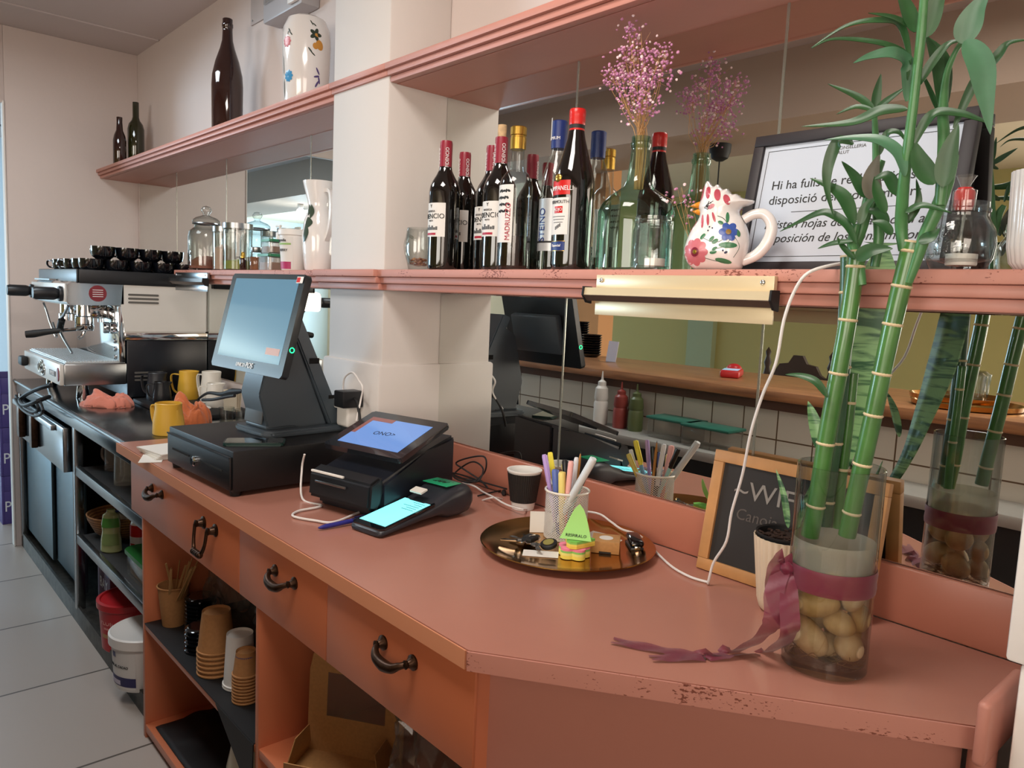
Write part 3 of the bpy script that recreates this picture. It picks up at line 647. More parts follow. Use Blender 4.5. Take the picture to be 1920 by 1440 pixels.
# cables on the counter
bm = BM(); tube(bm, [(-1.7032, 0.86, 1.0014), (-1.7161, 0.86, 0.9614), (-1.6511, 0.8299, 0.906), (-1.5726, 0.839, 0.906), (-1.5603, 0.7756, 0.906), (-1.5282, 0.7472, 0.906), (-1.4742, 0.7706, 0.906), (-1.4421, 0.7981, 0.906), (-1.4748, 0.8763, 0.906), (-1.5128, 0.959, 0.906), (-1.5098, 1.0171, 0.91), (-1.4473, 1.0099, 0.915)], .0027, 8, n=8)
tag(obj('charging_cable', bm, cable_white), 'white charging cable looping in front of the tablet printer', 'cable')
bm = BM(); tube(bm, [(-1.5516, 1.24, 0.9135), (-1.502, 1.24, 0.914), (-1.4688, 1.24, 0.9071), (-1.38, 1.2, 0.9187), (-1.3286, 1.19, 0.916), (-1.2997, 1.19, 0.915), (-1.2624, 1.19, 0.9173)] + [(-1.3092, 1.27, 0.894), (-1.2014, 1.27, 0.9171), (-1.1056, 1.27, 0.9339), (-1.0624, 1.27, 0.925), (-1.023, 1.26, 0.9199), (-0.9713, 1.25, 0.9235)] + [(-0.9556, 1.2677, 0.906), (-0.8953, 1.2251, 0.906), (-0.8323, 1.1873, 0.906), (-0.7813, 1.172, 0.906), (-0.7492, 1.1758, 0.906)] + [(-0.7421, 1.17, 0.9095), (-0.7342, 1.17, 0.9478), (-0.7057, 1.16, 0.9969), (-0.6937, 1.15, 1.0542), (-0.6671, 1.13, 1.1279), (-0.6402, 1.1, 1.2071), (-0.6136, 1.08, 1.272), (-0.5847, 1.06, 1.325), (-0.5721, 1.05, 1.3896), (-0.5592, 1.05, 1.4328), (-0.5412, 1.05, 1.4583), (-0.519, 1.075, 1.4711), (-0.5136, 1.13, 1.4785)], .0024, 8, n=5)
tag(obj('phone_cable', bm, cable_white), 'long white cable snaking from the counter up past the shelf edge', 'cable')
bm = BM(); tube(bm, [(-1.4302, 1.2, 0.8964), (-1.3799, 1.2, 0.9174), (-1.4082, 1.27, 0.8941), (-1.3494, 1.28, 0.9006)], .0022, 8)
tag(obj('white_lead', bm, cable_white), 'short white lead running behind the black paper cup', 'cable')
bm = BM(); tube(bm, [(-1.6249, 1.2, 0.9325), (-1.5945, 1.24, 0.9309), (-1.5255, 1.24, 0.9333), (-1.4703, 1.24, 0.9307), (-1.4504, 1.24, 0.9209), (-1.5053, 1.26, 0.9279), (-1.5492, 1.24, 0.9501), (-1.5846, 1.24, 0.9607), (-1.5288, 1.24, 0.9856), (-1.4704, 1.24, 0.9992), (-1.4584, 1.24, 0.9792), (-1.4716, 1.24, 0.9514), (-1.4755, 1.2, 0.9347), (-1.594, 1.24, 0.9222), (-1.5748, 1.26, 0.953), (-1.5061, 1.24, 0.9785), (-1.4704, 1.24, 0.9657), (-1.4438, 1.2, 0.9441), (-1.5477, 1.24, 0.9245), (-1.6444, 1.26, 0.9215), (-1.5707, 1.24, 0.9241), (-1.517, 1.27, 0.9198), (-1.4157, 1.275, 0.921)], .0022, 7, n=5)
tag(obj('black_cable_tangle', bm, rubber), 'tangle of thin black cables against the backsplash', 'cable')
bm = BM(); tube(bm, [(-1.4425, 1.2025, 0.907), (-1.4492, 1.2415, 0.907), (-1.4517, 1.289, 0.907), (-1.4386, 1.2997, 0.907)], .0022, 7)
lathe(bm, [(.005, 0), (.006, .004), (.006, .022), (.004, .026)], 12, T((-1.4379, 1.2861, 0.909)) @ RZ(-.75) @ RY(PI / 2))
tag(obj('plug_lead', bm, rubber), 'black cable with small plug lying before the black paper cup', 'cable')
# power sockets on the pillar with the chargers
t = thing('wall_socket', 'white wall socket low on the pillar behind the till', 'socket', (-1.8722, 1.088, 1.0602))
bm = BM(); box(bm, -.028, .035, -.035, .0085, -.03, .028, bev=.008, seg=3); obj('socket_body', bm, white_plastic, t)
t = thing('power_adapter', 'black power adapter plugged in above the white socket', 'adapter', (-1.8512, 1.068, 1.1094))
bm = BM(); box(bm, -.026, .026, -.036, .028, -.022, .024, bev=.004); obj('adapter_body', bm, black_plastic, t)
bm = BM(); tube(bm, [(.026, 0, .005), (.06, -.01, -.01), (.09, -.02, -.05), (.10, -.03, -.1)], .004, 8); obj('cable', bm, rubber, t)
t = thing('usb_charger', 'small white plug with cable above the wall socket', 'charger', (-1.893, 1.07, 1.1086))
bm = BM(); box(bm, -.018, .012, -.02, .026, -.03, .02, bev=.005); obj('plug_body', bm, white_plastic, t)
bm = BM(); tube(bm, [(-1.8936, 1.07, 1.1236)] + [(-1.8803, 1.065, 1.1599), (-1.8604, 1.065, 1.1769), (-1.8319, 1.065, 1.1842), (-1.8029, 1.065, 1.1682), (-1.7798, 1.065, 1.1476), (-1.7892, 1.065, 1.1116), (-1.7667, 1.04, 1.0612)], .0026, 8)
Pm = Vector((-1.893, 1.07, 1.1086))
for v in bm.verts: v.co -= Pm
obj('cable', bm, cable_white, t)

# spiral notepads and loose slips left of the drawer
t = thing('spiral_notepad', 'worn spiral-bound notepad half under the cash drawer corner', 'notepad', (-2.325, .738, ZC), math.radians(4))
for k in range(5):
    bm = BM(); box(bm, -.075, .075, -.06, .06, k * .0035, k * .0035 + .003, M=RZ((k - 2) * .05)); crumple(bm, .001, 30, k); obj('sheet', bm, paper, t)
bm = BM()
for k in range(9): tube(bm, [(-.065 + k * .016 + .0, .062 + .006 * math.cos(a), .009 + .010 * math.sin(a)) for a in [i * PI / 4 for i in range(9)]], .001, 5, sm=False)
obj('spiral', bm, ink, t)
t = thing('loose_slips', 'folded white paper slips hanging over the counter edge by the drawer', 'paper', (-2.27, .690, ZC))
bm = BM(); box(bm, -.06, .05, -.045, .015, 0, .0015, M=RZ(-.5)); obj('slip', bm, paper, t)
t.rotation_euler = (0, 0, .1)

# ------------------------------------------------------------------ cup, tray and what is on it
t = thing('paper_cup', 'black ripple-wrapped paper cup with white rim by the backsplash', 'cup', (-1.31, 1.235, ZC))
def taper(bm, r0, r1, h, th=.0015, seg=48, M=None, lip=True, z0=0):
    pf = [(0, z0 + .003), (r0 - .004, z0 + .003), (r0, z0), (r1, z0 + h)] + ([(r1 + .003, z0 + h + .001), (r1 + .003, z0 + h + .004), (r1 - .001, z0 + h + .004)] if lip else []) + [(r1 - th, z0 + h), (r0 - th, z0 + .006), (0, z0 + .006)]
    return lathe(bm, pf, seg, M, caps=False)
bm = BM(); taper(bm, .027, .0395, .092); obj('cup_body', bm, mat('cup_white', '#e8e6e2', .6), t)
bm = BM(); sg = 96
lathe(bm, [(.0295, .018), (.031, .0185), (.0402, .088), (.0395, .0885)], sg, caps=False, warp=lambda c: (c.x * (1 + (.022 if int(round(math.atan2(c.y, c.x) / (2 * PI) * sg)) % 2 else 0)), c.y * (1 + (.022 if int(round(math.atan2(c.y, c.x) / (2 * PI) * sg)) % 2 else 0)), c.z)); obj('ripple_sleeve', bm, mat('black_card', '#191614', .6), t, smooth=0)
# brass tray
TX, TY = -1.035, 1.105
t = thing('brass_tray', 'round brass tray holding the pen pot and stationery on the coral counter', 'tray', (TX, TY, ZC + .0005))
bm = BM(); lathe(bm, [(.06, .0), (.12, .001), (.142, .004), (.176, .014), (.178, .0155), (.176, .017), (.142, .0075), (.118, .0045), (0, .004)], 72, caps=True); obj('tray_dish', bm, brass, t)
ZT = ZC + .0055
# wire mesh pen pot
t = thing('pen_pot', 'white wire-mesh pen pot full of pens standing on the brass tray', 'pen holder', (-1.085, 1.150, ZT))
m, nt, b = node_mat('white_wire_mesh'); b.inputs['Base Color'].default_value = lin('#e6e4e0'); b.inputs['Roughness'].default_value = .4
tc = nt.nodes.new('ShaderNodeTexCoord'); sp = nt.nodes.new('ShaderNodeSeparateXYZ'); at = nt.nodes.new('ShaderNodeMath'); at.operation = 'ARCTAN2'
nt.links.new(tc.outputs['Object'], sp.inputs[0]); nt.links.new(sp.outputs['Y'], at.inputs[0]); nt.links.new(sp.outputs['X'], at.inputs[1])
def mth(op, a, b_=None):
    q = nt.nodes.new('ShaderNodeMath'); q.operation = op
    for i, v in enumerate((a, b_)):
        if v is None: continue
        if isinstance(v, (int, float)): q.inputs[i].default_value = v
        else: nt.links.new(v, q.inputs[i])
    return q.outputs[0]
u_ = mth('MULTIPLY', at.outputs[0], 44 / (2 * PI)); v_ = mth('MULTIPLY', sp.outputs['Z'], 190)
f1 = mth('ABSOLUTE', mth('SUBTRACT', mth('FRACT', mth('ADD', mth('ADD', u_, v_), 500)), .5)); f2 = mth('ABSOLUTE', mth('SUBTRACT', mth('FRACT', mth('ADD', mth('SUBTRACT', u_, v_), 500)), .5))
wire = mth('MAXIMUM', mth('GREATER_THAN', f1, .38), mth('GREATER_THAN', f2, .38)); nt.links.new(wire, b.inputs['Alpha'])
bm = BM(); lathe(bm, [(.0455, .003), (.0455, .098)], 64, caps=False); lathe(bm, [(.0445, .003), (.0445, .098)], 64, caps=False); obj('mesh_wall', bm, m, t)
bm = BM(); tube(bm, [(.046 * math.cos(a), .046 * math.sin(a), .1) for a in [i * PI / 24 for i in range(49)]], .0026, 8, sm=False); obj('rim', bm, white_enamel, t)
bm = BM(); lathe(bm, [(.046, 0), (.046, .004), (0, .004)], 48); obj('base', bm, white_enamel, t)
PX, PY = -1.085, 1.150
def pp(ax, ay, top, r, m, cm, label, kind='pen', cl=.35, cat='pen'):
    return pen('pen' if kind == 'pen' else 'pencil', label, (PX + ax, PY + ay, ZT + .006), top, r, m, cm, cat if kind == 'pen' else 'pencil', 'pens in the mesh pot', kind, cl)
P_ = lambda c, r=.35: mat('plastic_' + c[1:], c, r)
pp(-.012, -.012, (-1.1353, 1.125, 1.0776), .0045, P_('#b79bd8'), P_('#b79bd8'), 'lilac pen standing at the left of the mesh pot')
pp(-.005, -.004, (-1.1479, 1.155, 1.077), .0048, P_('#7db0d8'), P_('#efe04a'), 'pale blue pen with yellow cap in the mesh pot')
pp(.0, -.020, (-1.0964, 1.12, 1.0534), .0055, P_('#35408e'), P_('#5a70b8'), 'dark blue marker low at the front left of the mesh pot')
pp(.010, .0, (-1.0973, 1.15, 1.0705), .0055, P_('#17181a'), P_('#1b1c1f'), 'black marker in the middle of the mesh pot')
pp(.012, -.022, (-1.0741, 1.118, 1.0524), .0058, P_('#e8d37a'), P_('#ecd97c'), 'yellow highlighter with clip at the front of the mesh pot', cl=.6)
pp(.008, -.014, (-1.058, 1.128, 1.0769), .005, P_('#ef6b35'), P_('#f2b7b2'), 'orange pen with pale pink cap in the mesh pot', cl=.6)
pp(.004, .006, (-1.064, 1.15, 1.0813), .0042, P_('#222222'), P_('#e9edf2'), 'white capped black pen in the mesh pot', cl=.6)
pp(.002, .014, (-1.0714, 1.17, 1.0915), .0034, P_('#b98242'), P_('#b98242'), 'plain wooden pencil in the mesh pot', kind='pencil')
pp(-.014, .010, (-1.1563, 1.16, 1.0536), .004, P_('#dfe3ea'), P_('#e5e8ee'), 'clear white ballpoint at the back left of the mesh pot')
pp(-.020, -.020, (-0.9906, 1.122, 1.0957), .0058, P_('#cfd8dc'), P_('#d5dcdf'), 'pale grey felt pen leaning right in the mesh pot', cl=.8)
pp(-.010, -.006, (-1.0233, 1.15, 1.0777), .0045, P_('#a9d8d6'), P_('#191919'), 'pale aqua pen with black end leaning right in the mesh pot', cl=.3)
pp(.018, .018, (-1.1397, 1.19, 1.0487), .0045, P_('#c7b55a'), P_('#d5c868'), 'mustard pen at the back of the mesh pot')
# sticky note stack shaped like a leaf, over a shell-shaped one
def note_stack(name, label, loc, rz, poly, cols, zs):
    t = thing(name, label, 'sticky notes', loc, rz)
    z = 0
    for c, dz in zip(cols, zs):
        bm = BM(); prism(bm, poly, z, z + dz); obj('note_pad', bm, P_(c, .8), t, smooth=0); z += dz
    return t
def lobes(n, r, a, rot=0, sq=1):
    return [((r + a * abs(math.sin(n * th / 2 + rot))) * math.cos(th), (r + a * abs(math.sin(n * th / 2 + rot))) * math.sin(th) * sq) for th in [2 * PI * i / 60 for i in range(60)]]
note_stack('sticky_note_flower', 'flower-shaped pad of pink, green and yellow sticky notes at the front of the tray', (-.985, 1.072, ZT + .0005), .3, lobes(5, .024, .008), ['#f0e066', '#efe98a', '#8fd06a', '#f08aa6'], [.007, .005, .004, .004])
lp = [(0, .045), (.018, .020), (.032, -.002), (.030, -.018), (.016, -.026), (.004, -.022), (0, -.014), (-.004, -.022), (-.016, -.026), (-.030, -.018), (-.032, -.002), (-.018, .020)]
t = note_stack('sticky_note_leaf', 'leaf-shaped pad of green and yellow sticky notes, top note curling up', (-.985, 1.078, ZT + .0215), -.75, [(a * .95, b_ * .8) for a, b_ in lp], ['#f0d45c', '#f4e06a', '#8fd06a', '#7ecb58'], [.005, .004, .003, .002])
bm = BM(); rows = []
for i in range(9):
    u = i / 8; z = .0155 + .062 * u ** 1.3; y = -.02 + .055 * u - .02 * u * u; wd = .031 * (1 - u) ** .6 + .0005
    rows.append([bm.verts.new((x, y, z)) for x in (-wd, 0, wd)] + [bm.verts.new((x, y + .0005, z)) for x in (wd, 0, -wd)])
for a, b_ in zip(rows, rows[1:]):
    for k in range(6): bm.faces.new((a[k], a[(k + 1) % 6], b_[(k + 1) % 6], b_[k]))
bm.faces.new(rows[0]); bm.faces.new(rows[-1])
R_ = RZ(1.35)
bmesh.ops.transform(bm, matrix=R_, verts=bm.verts); cn = obj('curled_note', bm, P_('#a2dc7c', .8), t)
lettering('RESPIRALO', .0085, ink, cn, R_ @ T(0, -.0130, .0215) @ RX(1.1), res=2)
t = thing('small_box', 'small kraft box with round white sticker on the brass tray', 'box', (-.975, 1.155, ZT), math.radians(38))
bm = BM(); box(bm, -.028, .028, -.028, .028, 0, .024, bev=.0008); bx_ = obj('carton', bm, cardboard, t)
bm = BM(); lathe(bm, [(.014, .0242), (.014, .0245), (0, .0245)], 28); obj('sticker', bm, label_white, t)
bm = BM(); box(bm, -.012, .012, -.0283, -.028, 0, .004); obj('tab_cutout', bm, ink, t)
t = thing('stapler', 'dark glossy mini stapler at the right of the brass tray', 'stapler', (-.950, 1.215, ZT), math.radians(-38))
bm = BM(); box(bm, -.028, .028, -.014, .014, 0, .008, bev=.003); obj('base', bm, black_plastic, t)
bm = BM(); box(bm, -.028, .026, -.015, .015, .010, .024, bev=.007, seg=3, M=RY(.12)); obj('top_cover', bm, black_gloss, t)
bm = BM(); box(bm, .018, .03, -.006, .006, .004, .011, bev=.001); obj('staple_plate', bm, chrome, t)
t = thing('key_bunch', 'bunch of keys with black fobs at the left of the brass tray', 'keys', (-1.075, 1.045, ZT))
bm = BM(); tube(bm, [(.015 * math.cos(a), .015 * math.sin(a), .014 + .006 * math.sin(a)) for a in [i * PI / 8 for i in range(17)]], .0012, 6, sm=False); obj('key_ring', bm, chrome, t)
for k, (a, l) in enumerate(((2.7, .045), (3.3, .04), (3.9, .05), (-.5, .04))):
    bm = BM(); M_ = RZ(a) @ T(.016, 0, .004 + k * .002); lathe(bm, [(.010, 0), (.010, .002)], 16, M_ @ T(.008)); box(bm, .014, .014 + l * .7, -.003, .003, 0, .002, M=M_); box(bm, .012 + l * .4, .014 + l * .6, -.006, -.003, 0, .002, M=M_); obj('key', bm, steel if k % 2 else chrome, t)
bm = BM(); box(bm, -.006, .032, .0, .024, .004, .016, bev=.004, M=RZ(1.9)); obj('car_fob', bm, rubber, t)
bm = BM(); lathe(bm, [(.016, 0), (.0175, .003), (.0175, .007), (.015, .009), (0, .009)], 24, T(.032, .016, .006) @ RX(.3)); f_ = obj('round_fob', bm, rubber, t)
bm = BM(); lathe(bm, [(.011, .009), (.011, .0098), (0, .0098)], 20, T(.032, .016, .006) @ RX(.3)); obj('fob_face', bm, mat('olive_yellow', '#8c8440', .4), f_)
t = thing('business_card', 'white card lying under the keys at the front left of the tray', 'card', (-1.030, 1.025, ZT), .0)
bm = BM(); box(bm, -.035, .035, -.018, .018, 0, .0008, M=RZ(.75)); obj('card', bm, paper, t)
t = thing('folded_slip', 'folded white slip propped against the left of the mesh pot', 'paper', (-1.135, 1.118, ZT), 0)
bm = BM(); box(bm, -.018, .018, -.001, .0, 0, .045, M=RZ(.9) @ RX(-.12)); box(bm, -.018, .018, -.001, 0, 0, .045, M=T(.022, .012) @ RZ(.15) @ RX(-.12)); obj('slip', bm, paper, t)
t = thing('white_envelope', 'white paper lying on the tray behind the small kraft box', 'paper', (-1.028, 1.205, ZT), 0)
bm = BM(); box(bm, -.04, .04, -.03, .03, 0, .001, M=RZ(.2)); obj('sheet', bm, paper, t)

# ------------------------------------------------------------------ aluminium rail screwed to the lower shelf
t = thing('ticket_rail', 'brushed aluminium ticket rail screwed under the shelf front', 'rail', (-.79, 1.08, 1.425))
bm = BM(); box(bm, -.178, .184, -.006, .004, .006, .030, bev=.001); obj('back_plate', bm, alu, t)
bm = BM(); prof_prism(bm, [(-.024, .006), (-.004, .006), (-.004, -.018), (-.016, -.018), (-.026, -.008)], -.19, .19, .0005); obj('grip_bar', bm, alu, t)
bm = BM(); prof_prism(bm, [(-.026, -.0075), (-.016, -.0175), (-.0165, -.0185), (-.028, -.0085)], -.19, .19); obj('rubber_lip', bm, mat('dark_rubber_brown', '#4a3a34', .4), t)
for s in (-1, 1):
    bm = BM(); prof_prism(bm, [(-.027, .008), (-.003, .008), (-.003, -.024), (-.018, -.022), (-.029, -.008)], s * .1915 - .002, s * .1915 + .002, .0005); obj('end_cap', bm, rubber, t)
bm = BM(); box(bm, -.178, .186, -.006, -.003, -.044, -.018, bev=.0005); obj('lower_plate', bm, alu, t)
for x in (-.165, .165):
    bm = BM(); sphere(bm, (x, -.007, .020), .0045, 12, 8, (1, .6, 1)); obj('screw', bm, chrome, t)

rail2 = tree(t)
for ch in rail2.children:
    if ch.data.materials[0] == alu: ch.data = ch.data.copy(); ch.data.materials[0] = steel
place(rail2, (-3.19, 1.105, 1.425), 0, 'grey ticket rail under the left end of the shelf, behind the till')
# ------------------------------------------------------------------ bottles and jars on the lower shelf
ZS = 1.4665
def fit_text(parent, s_, size, m_, r, th, z, vert=False, **k):
    return lettering(s_, size, m_, parent, None, wrap=(r, th, z, vert), **k)
TH = -PI / 2
def make_wine(cork=False):
    t = thing('wine_bottle', '', 'wine bottle', (0, 0, ZS), group='red wine bottles on the lower shelf')
    bm = BM(); lathe(bm, [(.030, .0), (.0365, .003), (.038, .012), (.038, .185), (.0365, .198), (.031, .212), (.0225, .226), (.0165, .238), (.0145, .25), (.014, .305)], 40); g = obj('glass_body', bm, wine_glass, t)
    bm = BM(); lathe(bm, [(.0150, .238), (.0152, .302), (.0146, .306), (.0138, .3065)] if cork else [(.0150, .238), (.0152, .302), (.0140, .308), (0, .309)], 32, caps=False); c_ = obj('capsule', bm, red_foil, t)
    if cork:
        bm = BM(); lathe(bm, [(.0095, .298), (.0105, .325), (.0100, .334), (0, .335)], 20); obj('cork', bm, mat('cork', '#cfae84', .8, noise_scale=90, noise_amt=.25), t)
    for a in (TH - .5, TH + 1.15): fit_text(c_, 'FIDENCIO', .0115, white_ink, .0153, a, .268, True, sx=.9)
    l_ = obj('front_label', patch(.038, TH, 1.02, .078, .158), label_white, t)
    fit_text(l_, 'FIDENCIO', .0165, ink, .0385, TH, .126); fit_text(l_, 'BODEGA', .0065, grey_ink, .0385, TH, .138); fit_text(l_, 'Y', .011, ink, .0385, TH, .150)
    fit_text(l_, 'TINTO', .005, grey_ink, .0385, TH, .1155)
    obj('red_band', patch(.0386, TH, .42, .082, .087), red_ink, l_)
    bm = BM()
    for k in range(7):
        a = TH - .5 + k * .16; h_ = (.008, .006, .012, .007, .010, .006, .008)[k]
        bmesh.ops.transform(p_ := patch(.0386, a, .07, .094, .094 + h_, n=3), matrix=Matrix(), verts=p_.verts); merge(bm, p_)
    obj('house_drawing', bm, grey_ink, l_)
    return t
w0 = make_wine(); w1 = make_wine(True)
place(w0, (-1.525, 1.128, ZS), 0, 'red wine bottle nearest the glass mug, leftmost of the wines')
place(tree(w0), (-1.60, 1.245, ZS), .25, 'capped red wine bottle second from left, half hidden behind the first')
place(tree(w0), (-1.475, 1.232, ZS), .1, 'capped red wine bottle just left of the one with a cork')
place(w1, (-1.375, 1.175, ZS), .1, 'opened red wine bottle with a cork standing out of its neck')
# clear liqueur bottle with gold cap
t = thing('liqueur_bottle', 'clear bottle of coffee liqueur with gold cap, half empty', 'bottle', (-1.290, 1.150, ZS))
bm = BM(); lathe(bm, [(.034, 0), (.0365, .004), (.037, .012), (.037, .185), (.034, .200), (.026, .213), (.0175, .220), (.0155, .232), (.0150, .275)], 40); obj('glass_body', bm, clear, t)
bm = BM(); lathe(bm, [(.033, .004), (.0355, .012), (.0355, .075), (0, .075)], 40); obj('dark_liqueur', bm, mat('coffee_liqueur', '#1a0f0a', .1), t)
bm = BM(); lathe(bm, [(.0175, .265), (.0178, .290), (.0165, .291), (.0165, .294), (.0182, .296), (.0182, .312), (.016, .314), (0, .3145)], 36); obj('cap', bm, gold_cap, t)
l_ = obj('front_label', patch(.037, TH - .1, .80, .06, .185), label_white, t)
fit_text(l_, 'MADRUZZO', .017, red_ink, .0375, TH + .42, .105, True, sx=.85)
bm = BM()
for k in range(20):
    a = TH - .35 + (k % 5) * .17 + (.08 if (k // 5) % 2 else 0); z = .128 + (k // 5) * .0145; rr_ = .0376
    sphere(bm, (math.cos(a) * rr_, math.sin(a) * rr_, z), .0042, 8, 6, (1, 1, .62), RZ(a) @ RX(k * 1.3) @ Matrix.Diagonal((.25, 1, 1, 1)))
obj('coffee_bean_drawing', bm, ink, l_)
# vermouth
def make_verm():
    t = thing('vermouth_bottle', 'tall dark vermouth bottle with red cap in front of the demijohn', 'bottle', (-1.125, 1.163, ZS)); t.scale = (1, 1, .965)
    bm = BM(); lathe(bm, [(.036, 0), (.040, .004), (.0415, .014), (.0425, .17), (.0425, .19), (.038, .212), (.028, .245), (.0185, .280), (.0150, .300)], 44); obj('glass_body', bm, wine_glass, t)
    bm = BM(); lathe(bm, [(.0155, .288), (.0158, .300)], 32); obj('red_band', bm, red_cap, t)
    bm = BM(); lathe(bm, [(.0160, .300), (.0160, .308)], 32); obj('black_band', bm, ink, t)
    bm = BM(); lathe(bm, [(.0162, .308), (.0170, .311), (.0166, .315), (.0172, .319), (.0166, .323), (.0172, .327), (.017, .338), (.0155, .341), (0, .3415)], 32); obj('cap', bm, red_cap, t)
    l_ = obj('crest_label', patch(.0425, TH - .02, .62, .158, .188, r2=.0425), red_cap, t)
    fit_text(l_, 'CAMPANELLI', .0135, white_ink, .0431, TH - .02, .171, sx=.85)
    sphere(b2 := BM(), (math.cos(TH - .1) * .0425, math.sin(TH - .1) * .0425, .193), .009, 14, 8, (1, .4, 1)); obj('gold_crest', b2, gold_cap, l_)
    l_ = obj('front_label', patch(.0425, TH - .02, .58, .075, .152), label_white, t)
    fit_text(l_, 'VERMOUTH', .0095, grey_ink, .0431, TH, .143); obj('red_box', patch(.0430, TH, .26, .120, .134), red_cap, l_); fit_text(l_, 'ROJO', .009, white_ink, .0436, TH, .127)
    for k in range(3): obj('small_print', patch(.0430, TH, .40 - .05 * k, .112 - k * .006, .1132 - k * .006), grey_ink, l_)
    for k in range(4): obj('nut_drawing', patch(.0430, TH - .12 + k * .09, .035, .085 + k * .002, .092 + k * .002), grey_ink, l_)
    l2 = obj('lower_label', patch(.0420, TH - .05, .50, .040, .062), blue_ink, t); fit_text(l2, 'Especial', .008, white_ink, .0426, TH - .05, .052)
    for z in (.0405, .0605): obj('gold_line', patch(.0424, TH - .05, .50, z, z + .0012), gold_cap, l2)
    return t
make_verm()
# clear spirits bottle with blue cap, half hidden left of the vermouth
t = thing('spirits_bottle', 'clear spirits bottle with blue cap behind the vermouth bottle', 'bottle', (-1.248, 1.235, ZS)); t.scale = (1, 1, 1.05)
bm = BM(); lathe(bm, [(.034, 0), (.037, .005), (.038, .012), (.038, .16), (.034, .20), (.024, .235), (.016, .255), (.0155, .288)], 40); obj('glass_body', bm, clear, t)
bm = BM(); lathe(bm, [(.0175, .262), (.018, .268), (.018, .318), (.016, .320), (0, .320)], 32); c_ = obj('cap', bm, mat('navy_cap', '#1b2f6e', .35), t); fit_text(c_, 'PREMIUM', .009, white_ink, .0182, TH - .1, .282)
bm = BM(); obj('tax_strip', patch(.0183, TH - .6, .25, .285, .325), label_white, c_)
l_ = obj('front_label', patch(.038, TH, .75, .045, .155), mat('silver_label', '#b9bcbe', .35, .3), t)
for v, z in ((-.3, .085), (.1, .115)): pass
fit_text(l_, 'STEINO', .026, blue_ink, .0386, TH - .05, .10, True, sx=.8); obj('black_band', patch(.0384, TH, .75, .062, .066), ink, l_)
# glass demijohn with dried flowers
t = thing('demijohn', 'bulbous green glass demijohn holding dried pink flowers', 'bottle', (-.983, 1.198, ZS)); t.scale = (1.05, 1.05, 1)
bm = BM(); lathe(bm, [(.0, .012), (.058, .006), (.066, .0), (.072, .006), (.072, .095), (.0715, .115), (.066, .132), (.054, .147), (.038, .158), (.028, .166), (.0225, .180), (.0195, .205), (.0175, .235), (.0175, .240), (.0195, .243), (.0195, .250), (.0175, .252), (.0175, .262), (.0145, .263), (.0145, .24)], 56, caps=False, warp=lambda c: c * (1 + .02 * noise.noise(c * 22)) if c.z < .13 else c); obj('glass_body', bm, green_glass, t)
def flowers(name, label, base, heads, spread, seed, group=None, stems=18, blooms=200, neck=.03, th=.0008):
    random.seed(seed); t = thing(name, label, 'dried flowers', base); tips = []
    bm = BM(); B = Vector(base)
    for k in range(stems):
        h = Vector(random.choice(heads)) - B; h += Vector([random.gauss(0, spread) for _ in range(3)])
        mid = h * .45 + Vector((random.gauss(0, .006), random.gauss(0, .006), 0)); s0 = Vector((random.gauss(0, .004), random.gauss(0, .004), -neck))
        tube(bm, [s0, Vector((s0.x * 1.3, s0.y * 1.3, 0)), mid, h], [th, th, th * .7, th * .5], 5, n=3); tips.append((mid, h))
        for q in range(4):
            u = random.uniform(.45, .95); p = mid.lerp(h, u); e = p + Vector([random.gauss(0, .012) for _ in range(3)]) + Vector((0, 0, .008)); tube(bm, [p, e], th * .35, 4, sm=False); tips.append((p, e))
    obj('stems', bm, mat('dried_stem', '#b98d5c', .8), t)
    bp, bw = BM(), BM()
    for k in range(blooms):
        a, b_ = random.choice(tips); c = b_ + Vector([random.gauss(0, .0105) for _ in range(3)]) if random.random() < .8 else a.lerp(b_, random.uniform(.6, 1)) + Vector([random.gauss(0, .008) for _ in range(3)])
        tgt = bp if random.random() < .82 else bw
        tt = bmesh.new(); bmesh.ops.create_icosphere(tt, subdivisions=1, radius=random.uniform(.0021, .0038)); bmesh.ops.transform(tt, matrix=T(c.x, c.y, c.z) @ RX(random.random() * 3) @ Matrix.Diagonal((1, 1, .75, 1)), verts=tt.verts); merge(tgt, tt)
    o = obj('pink_blooms', bp, mat('pink_bloom', '#cf93b0', .8, noise_scale=90, noise_amt=.3, col2='#b06e9c'), t); o['kind'] = 'stuff'
    o = obj('pale_blooms', bw, mat('pale_bloom', '#ecd0d2', .8), t); o['kind'] = 'stuff'
    return t
flowers('dried_flowers', 'spray of dried pink gypsophila rising from the green demijohn', (-.983, 1.198, ZS + .262), [(-0.9979, 1.17, 1.9069), (-1.0412, 1.17, 1.8608), (-1.0178, 1.17, 1.8213), (-1.0521, 1.17, 1.8221), (-0.9908, 1.17, 1.8167), (-0.9556, 1.17, 1.8593), (-0.9299, 1.17, 1.8495), (-0.9191, 1.17, 1.8664), (-0.9401, 1.17, 1.8226), (-0.9488, 1.17, 1.7755), (-0.9166, 1.17, 1.761), (-0.981, 1.17, 1.7755), (-1.009, 1.17, 1.7948), (-1.0327, 1.17, 1.839), (-0.9665, 1.17, 1.837), (-0.9859, 1.17, 1.919), (-1.0105, 1.17, 1.8997), (-0.95, 1.17, 1.7903)], .007, 3, stems=30, blooms=620, neck=.10)
flowers('dried_flower_sprig', 'tiny sprig of dried pink flowers between the demijohn and hen jug', (-.865, 1.235, ZS + .03), [(-0.9069, 1.22, 1.6107), (-0.8855, 1.22, 1.6042), (-0.8989, 1.22, 1.6181), (-0.8786, 1.22, 1.5939)], .004, 5, stems=5, blooms=26, neck=.028, th=.0006)
